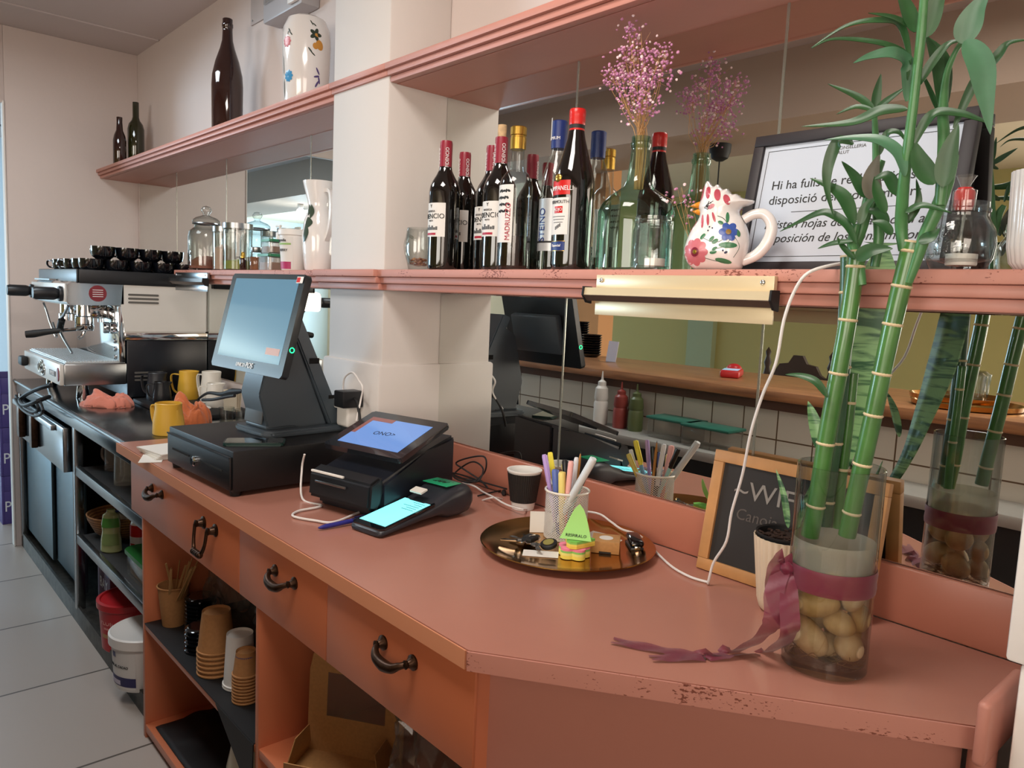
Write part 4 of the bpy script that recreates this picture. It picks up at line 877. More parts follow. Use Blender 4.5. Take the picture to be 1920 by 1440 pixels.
# clear candle jar in front of demijohn
t = thing('candle_jar', 'clear glass jar with tealight in front of the demijohn', 'jar', (-.893, 1.138, ZS))
bm = BM(); lathe(bm, [(.034, 0), (.037, .004), (.037, .072), (.034, .079), (.034, .084), (.0355, .086), (.0355, .089), (.034, .091), (.034, .0975), (.032, .0975), (.032, .08), (.035, .072), (.035, .008), (0, .006)], 44, caps=False); obj('glass_body', bm, clear, t)
bm = BM(); lathe(bm, [(.018, .008), (.019, .010), (.019, .022), (.018, .022), (.017, .018), (0, .018)], 28, T(.008, 0)); obj('tealight', bm, mat('tealight_wax', '#e8e4dc', .4), t)
# glass mug with potpourri
t = thing('glass_mug', 'double-walled clear glass mug with dried petals, left of the wines', 'mug', (-1.652, 1.145, ZS))
bm = BM(); lathe(bm, [(.022, 0), (.026, .003), (.033, .03), (.0355, .06), (.034, .09), (.031, .108), (.0295, .108), (.032, .088), (.0325, .05), (.027, .015), (0, .010)], 40, caps=False); obj('glass_body', bm, clear, t)
bm = BM(); tube(bm, [(-.031, 0, .085), (-.05, 0, .09), (-.062, 0, .07), (-.058, 0, .045), (-.045, 0, .028), (-.030, 0, .020)], .0042, 10); obj('handle', bm, clear, t)
bm = BM(); random.seed(4)
for k in range(60):
    a = random.random() * 6.3; q = random.random() ** .5 * .024; sphere(bm, (q * math.cos(a), q * math.sin(a), .014 + random.random() * .016), .004, 6, 4, (1.2, .8, .5), RX(random.random() * 3))
obj('dried_petals', bm, mat('dried_petal', '#6d3f55', .9, noise_scale=120, noise_amt=.4, col2='#c28a5c'), t)['kind'] = 'stuff'

# ------------------------------------------------------------------ hen-shaped painted jug
t = thing('hen_jug', 'hand-painted white ceramic hen-shaped jug with looped handle', 'jug', (-.765, 1.150, ZS), 0)
white_glaze = mat('white_glaze', '#e9e6e4', .12, coat=.6)
Vx = RZ(math.radians(24))
def inflate(poly, R_, yw, g=.0022):
    # rounded ceramic body from its side outline: thickness grows away from the outline
    poly = [(p.x, p.z) for p in smooth_pts([(a, 0, b_) for a, b_ in poly] + [(poly[0][0], 0, poly[0][1])], 4)]; n_ = len(poly)
    def near(x, z):
        best = (9, x, z); ins = False
        for k in range(n_):
            (ax, az_), (bx_, bz) = poly[k], poly[(k + 1) % n_]; dx_, dz = bx_ - ax, bz - az_; L2 = dx_ * dx_ + dz * dz
            u = 0 if L2 == 0 else max(0, min(1, ((x - ax) * dx_ + (z - az_) * dz) / L2)); qx, qz = ax + u * dx_, az_ + u * dz; d = math.hypot(x - qx, z - qz)
            if d < best[0]: best = (d, qx, qz)
            if (az_ > z) != (bz > z) and x < ax + (z - az_) / (dz or 1e-9) * dx_: ins = not ins
        return best, ins
    def thick(x, z):
        (d, _, _), ins = near(x, z); d = min(d, R_) if ins else 0; return yw * math.sqrt(max(0, 1 - (1 - d / R_) ** 2))
    bm = BM(); xs = [p[0] for p in poly]; zs = [p[1] for p in poly]; nx_ = int((max(xs) - min(xs)) / g) + 3; nz = int((max(zs) - min(zs)) / g) + 3; x0, z0 = min(xs) - g, min(zs) - g
    info = {}
    for i in range(nx_):
        for k in range(nz):
            x, z = x0 + i * g, z0 + k * g; (d, qx, qz), ins = near(x, z)
            if ins and d > g * .45: y = thick(x, z); info[i, k] = (bm.verts.new((x, -y, z)), bm.verts.new((x, y, z)), True)
            elif d < g * 1.5: v = bm.verts.new((qx, 0, qz)); info[i, k] = (v, v, False)
    for i in range(nx_ - 1):
        for k in range(nz - 1):
            c = [(i, k), (i + 1, k), (i + 1, k + 1), (i, k + 1)]
            if all(q in info for q in c) and any(info[q][2] for q in c):
                for s_ in (0, 1):
                    try: bm.faces.new([info[q][s_] for q in c])
                    except ValueError: pass
    bmesh.ops.remove_doubles(bm, verts=bm.verts, dist=1e-5); bmesh.ops.delete(bm, geom=[v for v in bm.verts if not v.link_faces], context='VERTS')
    return bm, thick
hen = [(-.030, .001), (-.046, .012), (-.053, .032), (-.050, .052), (-.042, .072), (-.034, .084), (-.030, .098), (-.033, .108), (-.029, .128), (-.024, .150), (-.018, .153), (-.010, .144), (-.003, .148), (.006, .139), (.014, .140), (.022, .131), (.030, .131), (.040, .124), (.060, .119), (.052, .112), (.040, .108), (.036, .100), (.044, .088), (.054, .066), (.056, .042), (.050, .016), (.038, .001)]
bm, hth = inflate(hen, .036, .038)
bd = obj('body', bm, white_glaze, t, M=Vx, smooth=70)
bm = BM(); tube(bm, [(.044, 0, .088), (.060, 0, .097), (.078, 0, .096), (.090, 0, .078), (.086, 0, .052), (.070, 0, .030), (.046, 0, .018)], [.008, .0085, .009, .0095, .010, .0095, .009], 14)
obj('handle', bm, white_glaze, t, M=Vx)
bm = BM(); lathe(bm, [(.0085, 0), (.007, .006), (0, .020)], 12, T(-.030, 0, .113) @ RY(-PI / 2 - .1) @ Matrix.Diagonal((.8, 1, 1, 1))); lathe(bm, [(.006, 0), (.005, .005), (0, .015)], 12, T(-.030, 0, .101) @ RY(-PI / 2 + .1)); obj('beak', bm, mat('orange_glaze', '#d98a2c', .2), t, M=Vx)
def on_body(px, pz, off=.0006): return Vector((px, -hth(px, pz) - off, pz))
def blob(bm, px, pz, a, b_, rot=0, off=.0005):
    n_ = 14; rings = []
    for f in (1, .5):
        rings.append([bm.verts.new(on_body(px + f * (a * math.cos(2 * PI * k / n_) * math.cos(rot) - b_ * math.sin(2 * PI * k / n_) * math.sin(rot)), pz + f * (a * math.cos(2 * PI * k / n_) * math.sin(rot) + b_ * math.sin(2 * PI * k / n_) * math.cos(rot)), off + .0004 * (1 - f))) for k in range(n_)])
    c = bm.verts.new(on_body(px, pz, off + .0004))
    for k in range(n_):
        bm.faces.new((rings[0][k], rings[0][(k + 1) % n_], rings[1][(k + 1) % n_], rings[1][k])); bm.faces.new((c, rings[1][k], rings[1][(k + 1) % n_]))
def paint(name, blobs, m_):
    bm = BM()
    for q in blobs: blob(bm, *q)
    return obj(name, bm, m_, bd, M=Vx)
def strokes(name, lines, m_, r=.0005):
    bm = BM()
    for ln in lines: tube(bm, [on_body(x, z, .0003) for x, z in ln], r, 5, n=4)
    return obj(name, bm, m_, bd, M=Vx)
pink = mat('pink_glaze', '#b8505e', .25); dgreen = mat('green_glaze', '#3f7a54', .25); bglz = mat('blue_glaze', '#3b57a5', .25)
F_ = (-.028, .030)
paint('pink_flower', [(F_[0] + .012 * math.cos(a), F_[1] + .013 * math.sin(a), .0105, .0075, a) for a in [k * 2 * PI / 9 for k in range(9)]], mat('rose_glaze', '#c8707a', .25))
paint('pink_flower_heart', [(F_[0], F_[1], .007, .008, 0, .0018)], mat('plum_glaze', '#7a2638', .25)); paint('pink_flower_eye', [(F_[0], F_[1], .0035, .0038, 0, .0026)], gold_cap)
paint('blue_flower', [(.026 + .009 * math.cos(a), .064 + .009 * math.sin(a), .0075, .006, a) for a in [k * 2 * PI / 6 for k in range(6)]], bglz)
paint('blue_flower_eye', [(.026, .064, .0045, .0045, 0, .0018)], mat('gold_brown', '#8a6a2a', .3))
paint('green_leaves', [(.026, .042, .015, .005, .0), (-.001, .052, .006, .003, .9), (.005, .048, .006, .0035, .6), (-.016, .056, .006, .003, .9), (.020, .016, .014, .004, -.2), (.041, .062, .003, .006, .3), (.022, .088, .0028, .009, .1), (.003, .030, .006, .003, .2), (.012, .079, .005, .003, -.4), (.005, .036, .005, .0025, .5)], dgreen)
paint('pink_strokes', [(-.020, .082, .0024, .012, .08), (-.010, .084, .0024, .010, .12), (.0, .088, .0022, .009, .35), (-.038, .076, .002, .014, -.45)], pink)
paint('dark_dots', [(-.006, .072, .0013, .0015), (-.001, .070, .0013, .0015), (-.008, .066, .0013, .0015), (.024, .030, .003, .002, .5), (.019, .033, .0016, .0016)], mat('navy_glaze', '#232a4a', .25))
paint('comb_stripes', [(-.026, .132, .0034, .014, -.1), (-.014, .130, .0042, .011, .1), (.002, .126, .0052, .011, .25), (.018, .118, .005, .010, .45)], pink)
paint('cheek', [(-.006, .106, .0065, .0035, .5)], mat('rose_glaze_pale', '#cf8890', .25))
strokes('eye', [[(-.018, .104), (-.013, .110), (-.006, .112)], [(-.017, .104), (-.012, .102), (-.009, .106), (-.012, .110)], [(-.012, .111), (-.010, .115)], [(-.008, .112), (-.003, .115)]], ink, .0006)
paint('pupil', [(-.013, .1065, .0020, .0024)], ink)
strokes('stems', [[(.030, .052), (.020, .040), (.008, .036)], [(.036, .056), (.044, .040), (.036, .022)], [(.022, .056), (.012, .048), (-.002, .048), (-.016, .054)], [(.006, .090), (.016, .086), (.024, .076)], [(-.010, .020), (.006, .016), (.022, .014)]], mat('dark_green_line', '#2c4638', .3), .0005)

# ------------------------------------------------------------------ framed notice leaning on the mirror
t = thing('framed_notice', 'dark-framed printed notice about complaint forms leaning on the mirror', 'framed sign', (-.592, 1.225, ZS), 0, rot=(-.20, 0, 0))
fw, fh = .365, .252
bm = BM()
for q in ((-fw / 2, fw / 2, 0, .020), (-fw / 2, fw / 2, fh - .020, fh), (-fw / 2, -fw / 2 + .020, .020, fh - .020), (fw / 2 - .020, fw / 2, .020, fh - .020)): box(bm, q[0], q[1], -.008, .012, q[2], q[3], bev=.002)
obj('frame', bm, mat('dark_brown_frame', '#221b1e', .55), t)
bm = BM(); box(bm, -fw / 2 + .018, fw / 2 - .018, -.001, .001, .018, fh - .018); pg = obj('page', bm, mat('page_white', '#bcc4d0', .5), t)
bm = BM(); box(bm, -fw / 2 + .01, fw / 2 - .01, .003, .006, .01, fh - .01); obj('back_board', bm, mat('grey_board', '#6b6f70', .7), t)
bm = BM(); x0, x1, z0, z1 = -fw / 2 + .028, fw / 2 - .028, .030, fh - .030
for q in ((x0, x1, z0, z0 + .0008), (x0, x1, z1, z1 + .0008), (x0, x0 + .0008, z0, z1), (x1, x1 + .0008, z0, z1)): box(bm, q[0], q[1], -.0016, -.0010, q[2], q[3])
box(bm, -.09, .09, -.0016, -.001, .1085, .1093); obj('printed_border', bm, ink, pg)
for s_, z, sz, sh_ in (('Hi ha fulls de reclamacions a', .158, .0225, 0), ('disposició dels consumidors', .131, .0225, 0), ('Existen hojas de reclamación a', .087, .0215, .25), ('disposición de los consumidores', .062, .0215, .25)):
    lettering(s_, sz, ink, pg, T(x0 + .018, -.0012, z) @ RX(PI / 2), align='LEFT', shear=sh_, sx=1.0)
for s_, z in (('CONSELLERIA', .214), ('SALUT', .206)): lettering(s_, .008, grey_ink, pg, T(-.03, -.0012, z) @ RX(PI / 2), align='LEFT')
# ------------------------------------------------------------------ round glass jar and fluted pot at the right end
t = thing('cookie_jar', 'round clear glass jar at the right end of the shelf', 'jar', (-.380, 1.150, ZS)); t.scale = (.84, .84, .96)
bm = BM(); lathe(bm, [(.030, 0), (.040, .003), (.049, .018), (.052, .038), (.049, .058), (.040, .072), (.037, .076), (.037, .080), (.040, .082), (.040, .086), (.037, .088), (.037, .096), (.0345, .096), (.0345, .075), (.047, .056), (.050, .038), (.046, .016), (0, .006)], 48, caps=False); obj('glass_body', bm, clear, t)
bm = BM(); lathe(bm, [(.022, .008), (.023, .010), (.023, .024), (.022, .024), (.021, .02), (0, .02)], 28, T(.006, -.004)); obj('tealight', bm, MATS['tealight_wax'], t)
bm = BM(); random.seed(2)
for k in range(26): a = TH - .7 + random.random() * .7; z = .014 + random.random() * .045; sphere(bm, (math.cos(a) * .0505, math.sin(a) * .0505, z), .003, 6, 4, (1, .5, 1.6), RX(k))
obj('embossed_flower', bm, clear, t)
t = thing('wrapped_sweet', 'red sweet in twisted clear wrap sticking out of the round glass jar', 'sweet', (-.380, 1.150, ZS))  # red sweet in clear wrap, held up by a thin clear stem
bm = BM(); lathe(bm, [(0, .080), (.010, .082), (.0125, .088), (.0125, .106), (.009, .112), (0, .113)], 16); obj('red_sweet', bm, red_cap, t)
bm = BM(); lathe(bm, [(.0015, .008), (.0015, .079), (.0135, .081), (.0145, .108), (.005, .113), (.013, .128)], 16, caps=False); crumple(bm, .0015, 90, 2); obj('wrap', bm, clear2, t)
t = thing('fluted_pot', 'white fluted ceramic pot at the right end of the shelf', 'pot', (-.284, 1.150, ZS))
def flute(bm, prof, n_=28, amp=.03, seg=None, M=None):
    seg = seg or n_ * 6
    return lathe(bm, prof, seg, M, caps=False, warp=lambda c: (lambda a: Vector((c.x * (1 + amp * abs(math.sin(n_ * a / 2))), c.y * (1 + amp * abs(math.sin(n_ * a / 2))), c.z)))(math.atan2(c.y, c.x)))
bm = BM(); flute(bm, [(0, 0), (.026, 0), (.034, .010), (.038, .03), (.041, .125), (.039, .125), (.036, .03), (0, .02)]); obj('pot_body', bm, white_glaze, t, smooth=60)

# ------------------------------------------------------------------ chalkboard, snake plant, bamboo vase
t = thing('chalkboard', 'small wood-framed chalkboard leaning against the backsplash', 'chalkboard', (-.648, 1.240, ZC), 0, rot=(-.17, 0, 0))
bw_, bh = .328, .232
bm = BM()
for q in ((-bw_ / 2, bw_ / 2, 0, .022), (-bw_ / 2, bw_ / 2, bh - .022, bh), (-bw_ / 2, -bw_ / 2 + .022, .022, bh - .022), (bw_ / 2 - .022, bw_ / 2, .022, bh - .022)): box(bm, q[0], q[1], -.008, .008, q[2], q[3], bev=.0015)
obj('wooden_frame', bm, wood_light, t)
bm = BM(); box(bm, -bw_ / 2 + .02, bw_ / 2 - .02, -.002, .002, .02, bh - .02); bd = obj('slate', bm, mat('slate', '#2b2725', .7, noise_scale=8, noise_amt=.15), t)
chalk = mat('chalk', '#8e8882', .9)
lettering('~WIFI~', .048, chalk, bd, T(-.03, -.0024, .165) @ RX(PI / 2), sx=1.1); lettering('Canoia.com', .030, mat('faint_chalk', '#5a534e', .9), bd, T(-.03, -.0024, .12) @ RX(PI / 2), shear=.1)

t = thing('snake_plant', 'snake plant with one tall mottled leaf in a fluted cream pot', 'potted plant', (-.602, 1.175, ZC))
bm = BM(); flute(bm, [(0, 0), (.030, 0), (.036, .006), (.040, .02), (.052, .128), (.0505, .128), (.038, .02), (0, .015)], 30, .03); obj('fluted_pot', bm, mat('cream_ceramic', '#dcc9ae', .35), t, smooth=60)
bm = BM(); lathe(bm, [(.040, .03), (.0485, .13), (.0505, .133), (.0505, .135), (.047, .133)], 40, caps=False); obj('nursery_pot', bm, rubber, t)
bm = BM(); lathe(bm, [(.046, .122), (.03, .127), (0, .129)], 30, caps=False); crumple(bm, .006, 90, 1)
random.seed(9)
for k in range(70): a = random.random() * 6.3; q = random.random() ** .5 * .044; sphere(bm, (q * math.cos(a), q * math.sin(a), .127 + random.random() * .005), .0035, 6, 4, (1.6, .7, .6), RZ(random.random() * 3))
obj('bark_soil', bm, mat('bark_soil', '#3a251b', .95, noise_scale=200, noise_amt=.5), t)['kind'] = 'stuff'
m, nt, b = node_mat('snake_leaf'); b.inputs['Roughness'].default_value = .4
tc = nt.nodes.new('ShaderNodeTexCoord'); mp = nt.nodes.new('ShaderNodeMapping'); mp.inputs['Scale'].default_value = (10, 10, 55); n = nt.nodes.new('ShaderNodeTexNoise'); n.inputs['Scale'].default_value = 1; n.inputs['Detail'].default_value = 5; n.inputs['Distortion'].default_value = 1.5
r = nt.nodes.new('ShaderNodeValToRGB'); r.color_ramp.elements[0].position = .42; r.color_ramp.elements[0].color = lin('#2b5a38'); r.color_ramp.elements[1].position = .56; r.color_ramp.elements[1].color = lin('#82ae76')
nt.links.new(tc.outputs['Object'], mp.inputs[0]); nt.links.new(mp.outputs[0], n.inputs['Vector']); nt.links.new(n.outputs['Fac'], r.inputs[0]); nt.links.new(r.outputs[0], b.inputs['Base Color'])
snake = m
PB_ = Vector((-.602, 1.175, ZC))
def pleaf(name, pts, w_, m_, parent, B, fold=.25, facing=None, tip=True, n=7, th=.0008):
    bm = BM(); leaf(bm, [Vector(p) - B for p in pts], w_, fold, n, tip, th, facing); return obj(name, bm, m_, parent, smooth=60)
pleaf('tall_leaf', [(-0.5782, 1.17, 1.0432), (-0.5524, 1.165, 1.086), (-0.5258, 1.16, 1.1529), (-0.5082, 1.155, 1.2319), (-0.4939, 1.145, 1.3155), (-0.4836, 1.14, 1.3954), (-0.4788, 1.14, 1.4575), (-0.4775, 1.14, 1.5071)], [.014, .016, .026, .044, .064, .066, .052, .006], snake, t, PB_, .22, (.5, -.9, 0), False, th=.003)
pleaf('short_leaf', [(-0.5991, 1.17, 1.0468), (-0.6113, 1.17, 1.0982), (-0.6295, 1.17, 1.1398)], .012, snake, t, PB_, .3, (.5, -.9, 0))
pleaf('short_leaf', [(-0.5836, 1.17, 1.0508), (-0.574, 1.17, 1.0977), (-0.5617, 1.17, 1.14)], .010, snake, t, PB_, .3, (.5, -.9, 0))
pleaf('short_leaf', [(-0.5453, 1.15, 1.1842), (-0.561, 1.15, 1.2326), (-0.5744, 1.15, 1.2631)], .022, snake, t, PB_, .3, (.5, -.9, 0))

# glass cylinder vase with pebbles and water
VX, VY = -.464, 1.042; VH = .290; VR = .0575
t = thing('glass_vase', 'tall clear cylinder vase with pebbles, water and stalks in it', 'vase', (VX, VY, ZC))
bm = BM(); lathe(bm, [(0, 0), (VR - .006, 0), (VR, .004), (VR, VH), (VR - .001, VH + .001), (VR - .003, VH), (VR - .003, .016), (0, .014)], 72, caps=False); obj('glass_wall', bm, clear, t)
bm = BM(); lathe(bm, [(VR - .0035, .014), (VR - .0035, .150), (0, .150)], 60, caps=False); obj('water', bm, water, t)
bm = BM(); lathe(bm, [(VR - .0032, .146), (VR - .0032, .186)], 60, caps=False, warp=lambda c: c); m = thin_glass('limescale_film', (.8, .78, .68), (.7, .68, .6), haze=.34, rough=.3); obj('limescale_band', bm, m, t)
bm = BM(); random.seed(11)
for k in range(60):
    a = random.random() * 6.3; r_ = random.uniform(.02, .05); p = Vector((r_ * math.cos(a), r_ * math.sin(a), .018 + random.random() * .01))
    tube(bm, [p] + [p + Vector((random.gauss(0, .012), random.gauss(0, .012), random.uniform(0, .010))) for _ in range(3)], .0005, 4, n=3)
for v in bm.verts:
    q = math.hypot(v.co.x, v.co.y)
    if q > .055: v.co.x *= .055 / q; v.co.y *= .055 / q
obj('fine_roots', bm, mat('root_fibre', '#7a5a38', .9), t)['kind'] = 'stuff'
peb = [mat('pebble_cream', '#dcc3a0', .5, noise_scale=28, noise_amt=.35, col2='#b89468'), mat('pebble_tan', '#cfae7c', .5, noise_scale=28, noise_amt=.4, col2='#a07c4c')]
def pebble(loc, sc_, rot, k, label):
    bm = BM(); sphere(bm, (0, 0, 0), 1, 24, 16, [q * 1.15 for q in sc_]); crumple(bm, .0022, 22, k); o = obj('pebble', bm, peb[k % 2], smooth=80); o.location = loc; o.rotation_euler = rot
    tag(o, label, 'pebble', 'pebbles inside the glass vase')
cdx, cdy = -VX, -VY; L_ = math.hypot(cdx, cdy); cx_, cy_ = cdx / L_, cdy / L_; rx_, ry_ = -cy_, cx_   # towards camera, to its right
def vp(r, f, z): return (VX + rx_ * r + cx_ * f, VY + ry_ * r + cy_ * f, ZC + z)
az = math.atan2(ry_, rx_)
for k, (r, f, z, s_, tilt, lb) in enumerate([(-.024, .026, .050, (.030, .016, .019), .75, 'large cream pebble low at the front left of the vase'), (-.018, .028, .097, (.029, .016, .0165), -.12, 'flat oval pebble resting across the large front one'),
    (-.030, .022, .122, (.018, .014, .011), 0, 'small pale pebble at the upper left, just under the ribbon'), (.016, .030, .076, (.019, .015, .0145), .3, 'rounded pebble in the middle of the vase front'), (.030, .022, .043, (.017, .014, .018), -.5, 'tan pebble with dark crack, low at the front right'),
    (.040, .008, .080, (.013, .012, .018), .2, 'upright pebble at the right wall of the vase'), (.030, .016, .116, (.014, .014, .022), .1, 'tall tan pebble high at the right under the ribbon'), (.004, .014, .124, (.016, .014, .013), .3, 'pebble behind the flat oval one under the ribbon'),
    (-.02, -.02, .06, (.026, .018, .018), -.4, 'pebble at the back left of the vase, low down'), (.02, -.022, .05, (.024, .018, .018), .4, 'pebble at the back right of the vase, low down'), (-.018, -.022, .105, (.022, .018, .018), .2, 'pebble at the back left of the vase, higher up'), (.022, -.022, .10, (.022, .018, .018), -.3, 'pebble at the back right of the vase, higher up'), (.0, .0, .03, (.022, .016, .014), 0, 'pebble at the bottom centre of the vase')]):
    p = vp(r, f, z); o = pebble(p, s_, (0, 0, 0), k, lb); bpy.data.objects['pebble' + ('.%03d' % k if k else '')].rotation_euler = (Matrix.Rotation(az, 3, 'Z') @ Matrix.Rotation(tilt, 3, 'Y')).to_euler()
# ribbon
rib = mat('organza_ribbon', '#6f1433', .45, sheen=.25); m = rib; nt = m.node_tree; nt.nodes['Principled BSDF'].inputs['Alpha'].default_value = .80
t = thing('ribbon', 'burgundy organza ribbon tied round the vase, tails trailing on the counter', 'ribbon', (VX, VY, ZC))
bm = BM(); lathe(bm, [(VR + .001, .118), (VR + .0018, .126), (VR + .001, .135), (VR + .002, .144), (VR + .001, .151)], 72, caps=False); obj('band', bm, rib, t)
def strip(bm, pts, w_, n=8, wave=0, B=None, sidev=None, notch=0):
    P = smooth_pts([Vector(p) - (B or Vector()) for p in pts], n); rows = []; N = len(P)
    for i, p in enumerate(P):
        Tn = (P[min(i + 1, N - 1)] - P[max(i - 1, 0)]).normalized(); s_ = Vector(sidev[min(int(i / (N - 1) * (len(sidev) - 1) + .5), len(sidev) - 1)]) if sidev else Vector((0, 0, 1)); s_ = (s_ - Tn * s_.dot(Tn)).normalized()
        ww = (w_ if not isinstance(w_, list) else interp(w_, N)[i]) / 2
        rows.append([bm.verts.new(p + s_ * ww * k + Tn.cross(s_) * wave * math.sin(i * .9 + k * 2) + (Tn * (.012 if k else -.006) * notch if i == N - 1 else Vector())) for k in (-1, -.5, 0, .5, 1)])
    for a, b_ in zip(rows, rows[1:]):
        for k in range(4): bm.faces.new((a[k], a[k + 1], b_[k + 1], b_[k]))
    return bm
VB = Vector((VX, VY, ZC))
kn = vp(-.058, .028, .140)
bm = BM(); sphere(bm, Vector(kn) - VB, .010, 14, 10, (1, 1, 1.2)); crumple(bm, .003, 120, 3); obj('knot', bm, rib, t)
up, fl = (0, 0, 1), (.5, .85, 0)
bm = BM(); strip(bm, [kn] + [(-0.5097, 0.99, 1.0423), (-0.5089, 0.97, 1.012), (-0.5019, 0.96, 0.9782), (-0.5166, 0.955, 0.9471)] + [(-0.5623, 0.9661, 0.905), (-0.5873, 0.9154, 0.905), (-0.6307, 0.8849, 0.905), (-0.684, 0.8562, 0.905)], [.012, .024, .028, .026, .026, .026, .024, .024], 8, .0012, VB, [up, (.6, .5, .6), (.6, .5, .6), fl, fl, fl, fl], 1)
obj('long_tail', bm, rib, t, smooth=80)
bm = BM(); strip(bm, [kn] + [(-0.4976, 0.985, 1.0277), (-0.4852, 0.97, 0.9969), (-0.4809, 0.965, 0.9615)] + [(-0.5305, 1.0074, 0.9055), (-0.5584, 0.9527, 0.9055), (-0.5875, 0.9024, 0.9055), (-0.6167, 0.8603, 0.9055)], [.012, .022, .026, .026, .026, .024, .022, .02], 8, .0012, VB, [up, (.6, .5, .4), (.6, .5, .4), fl, fl, fl, fl], 1)
obj('short_tail', bm, rib, t, smooth=80)
bm = BM(); strip(bm, [kn] + [(-0.5069, 0.985, 1.0597), (-0.5147, 0.985, 1.038), (-0.5144, 0.985, 1.0068), (-0.5037, 0.985, 0.979), (-0.4922, 0.985, 0.9675)] , [.010, .026, .030, .03, .026, .02], 8, .0015, VB, [(.7, .6, .2)] * 3); obj('loop', bm, rib, t, smooth=80)

# lucky bamboo
t = thing('lucky_bamboo', 'lucky bamboo with thick ringed stalks and long arching leaves, standing in the vase', 'plant', (VX, VY, ZC + .02))
BB = Vector((VX, VY, ZC + .02))
def stalk(pts, r, m_, nodes, cut=True):
    P = [Vector(p) - BB for p in pts]; bm = BM(); sp_ = smooth_pts(P, 10); tube(bm, sp_, r, 16, sm=False)
    o = obj('stalk', bm, m_, t, smooth=60); N = len(sp_)
    for u in nodes:
        i = min(int(u * (N - 1)), N - 2); d = (sp_[i + 1] - sp_[i]).normalized(); q = d.to_track_quat('Z', 'Y').to_matrix().to_4x4(); rr_ = interp(r, N)[i]
        nb = BM(); lathe(nb, [(rr_ * .98, -.0022), (rr_ * 1.10, -.0006), (rr_ * 1.10, .0006), (rr_ * .98, .0022)], 20, T(sp_[i].x, sp_[i].y, sp_[i].z) @ q, caps=False); obj('node_ring', nb, node_m, o)
    if cut: nb = BM(); d = (sp_[-1] - sp_[-2]).normalized(); lathe(nb, [(interp(r, N)[-1] * 1.03, -.002), (interp(r, N)[-1] * 1.03, .0005), (0, .0002)], 20, T(sp_[-1].x, sp_[-1].y, sp_[-1].z) @ d.to_track_quat('Z', 'Y').to_matrix().to_4x4(), caps=False); obj('cut_top', nb, node_m, o)
    return o
sA = stalk([(-0.4946, 1.03, 1.0858), (-0.4882, 1.03, 1.1456), (-0.4829, 1.03, 1.2304), (-0.4746, 1.03, 1.3209), (-0.4682, 1.03, 1.3943), (-0.4648, 1.03, 1.4659), (-0.4653, 1.03, 1.4871)], [.0125, .0120, .0118, .0115, .0115], stalk_m, (.14, .32, .50, .68, .84))
sB = stalk([(-0.4914, 1.065, 1.0963), (-0.4889, 1.065, 1.164), (-0.4851, 1.065, 1.2578), (-0.4859, 1.065, 1.3565), (-0.4883, 1.065, 1.4386), (-0.4909, 1.065, 1.4829)], [.010, .010, .0105, .011, .0115], stalk_dark, (.12, .33, .55, .78))
sD = stalk([(-0.44, 1.025, 1.1012), (-0.4329, 1.025, 1.166), (-0.4215, 1.025, 1.2625), (-0.4132, 1.025, 1.3413), (-0.4051, 1.025, 1.411), (-0.3973, 1.025, 1.4654), (-0.3926, 1.025, 1.4974)], [.0115, .0115, .0115, .0120, .0125], stalk_m, (.10, .24, .36, .48, .62, .76, .92))
sE = stalk([(-0.4784, 1.08, 1.0932), (-0.4787, 1.08, 1.1643), (-0.4768, 1.08, 1.2425), (-0.4763, 1.08, 1.3192)], [.007, .007, .007, .007], stalk_m, (.4, .8), False)
def shoot(pts, r, m_=leaf_m):
    P = [Vector(p) - BB for p in pts]; bm = BM(); tube(bm, P, r, 12, n=6); return obj('shoot', bm, m_, t, smooth=60)
shoot_m = mat('bamboo_shoot', '#4a7f4a', .35, noise_scale=40, noise_amt=.2)
s1 = shoot([(-0.4011, 1.02, 1.4852), (-0.405, 1.015, 1.5182), (-0.4008, 1, 1.5621), (-0.3961, 0.99, 1.605), (-0.3928, 0.985, 1.654), (-0.3902, 0.98, 1.6957), (-0.3875, 0.975, 1.7366), (-0.3864, 0.97, 1.7858)], [.006, .0078, .0070, .0062, .0056, .0054, .0056, .005], shoot_m)
s2 = shoot([(-0.3915, 1.02, 1.445), (-0.3854, 1.02, 1.4683), (-0.377, 1.02, 1.5044), (-0.366, 1.02, 1.5363), (-0.3582, 1.02, 1.5677), (-0.353, 1.02, 1.5987)], [.005, .0065, .008, .0085, .008, .005], shoot_m)
s3 = shoot([(-0.3603, 1.01, 1.538), (-0.3607, 1.01, 1.5791), (-0.3633, 1.01, 1.617), (-0.3679, 1.01, 1.652), (-0.3677, 1.01, 1.6922), (-0.3612, 1.01, 1.7154), (-0.3534, 1.01, 1.729)], [.006, .0075, .007, .006, .004, .003, .003], shoot_m)
s4 = shoot([(-0.4539, 1.03, 1.4412), (-0.4626, 1.03, 1.4729), (-0.4721, 1.03, 1.4979), (-0.4687, 1.03, 1.5224)], [.006, .008, .007, .005], shoot_m)
s5 = shoot([(-0.4522, 1.06, 1.4677), (-0.4506, 1.06, 1.5104), (-0.4575, 1.06, 1.5532), (-0.4636, 1.06, 1.61), (-0.4691, 1.06, 1.6526), (-0.4728, 1.06, 1.6775)], [.006, .007, .0065, .005, .004, .003], shoot_m)
s6 = shoot([(-0.481, 1.045, 1.4741), (-0.4698, 1.045, 1.5097), (-0.4623, 1.045, 1.5518), (-0.4572, 1.045, 1.5863), (-0.4487, 1.045, 1.6062)], [.005, .007, .008, .008, .004], shoot_m)
def LF(par, pts, w_, m_=leaf_m, fc=None, fold=.22): pleaf('leaf', pts, w_ * .86, m_, par, BB, fold, fc or (.45, -.8, .45))
E_ = 1.0
LF(s1, [(-0.4014, 0.99, 1.6531), (-0.4328, 0.99, 1.6559), (-0.4709, 0.99, 1.647), (-0.5373, 0.99, 1.6513)], .021)
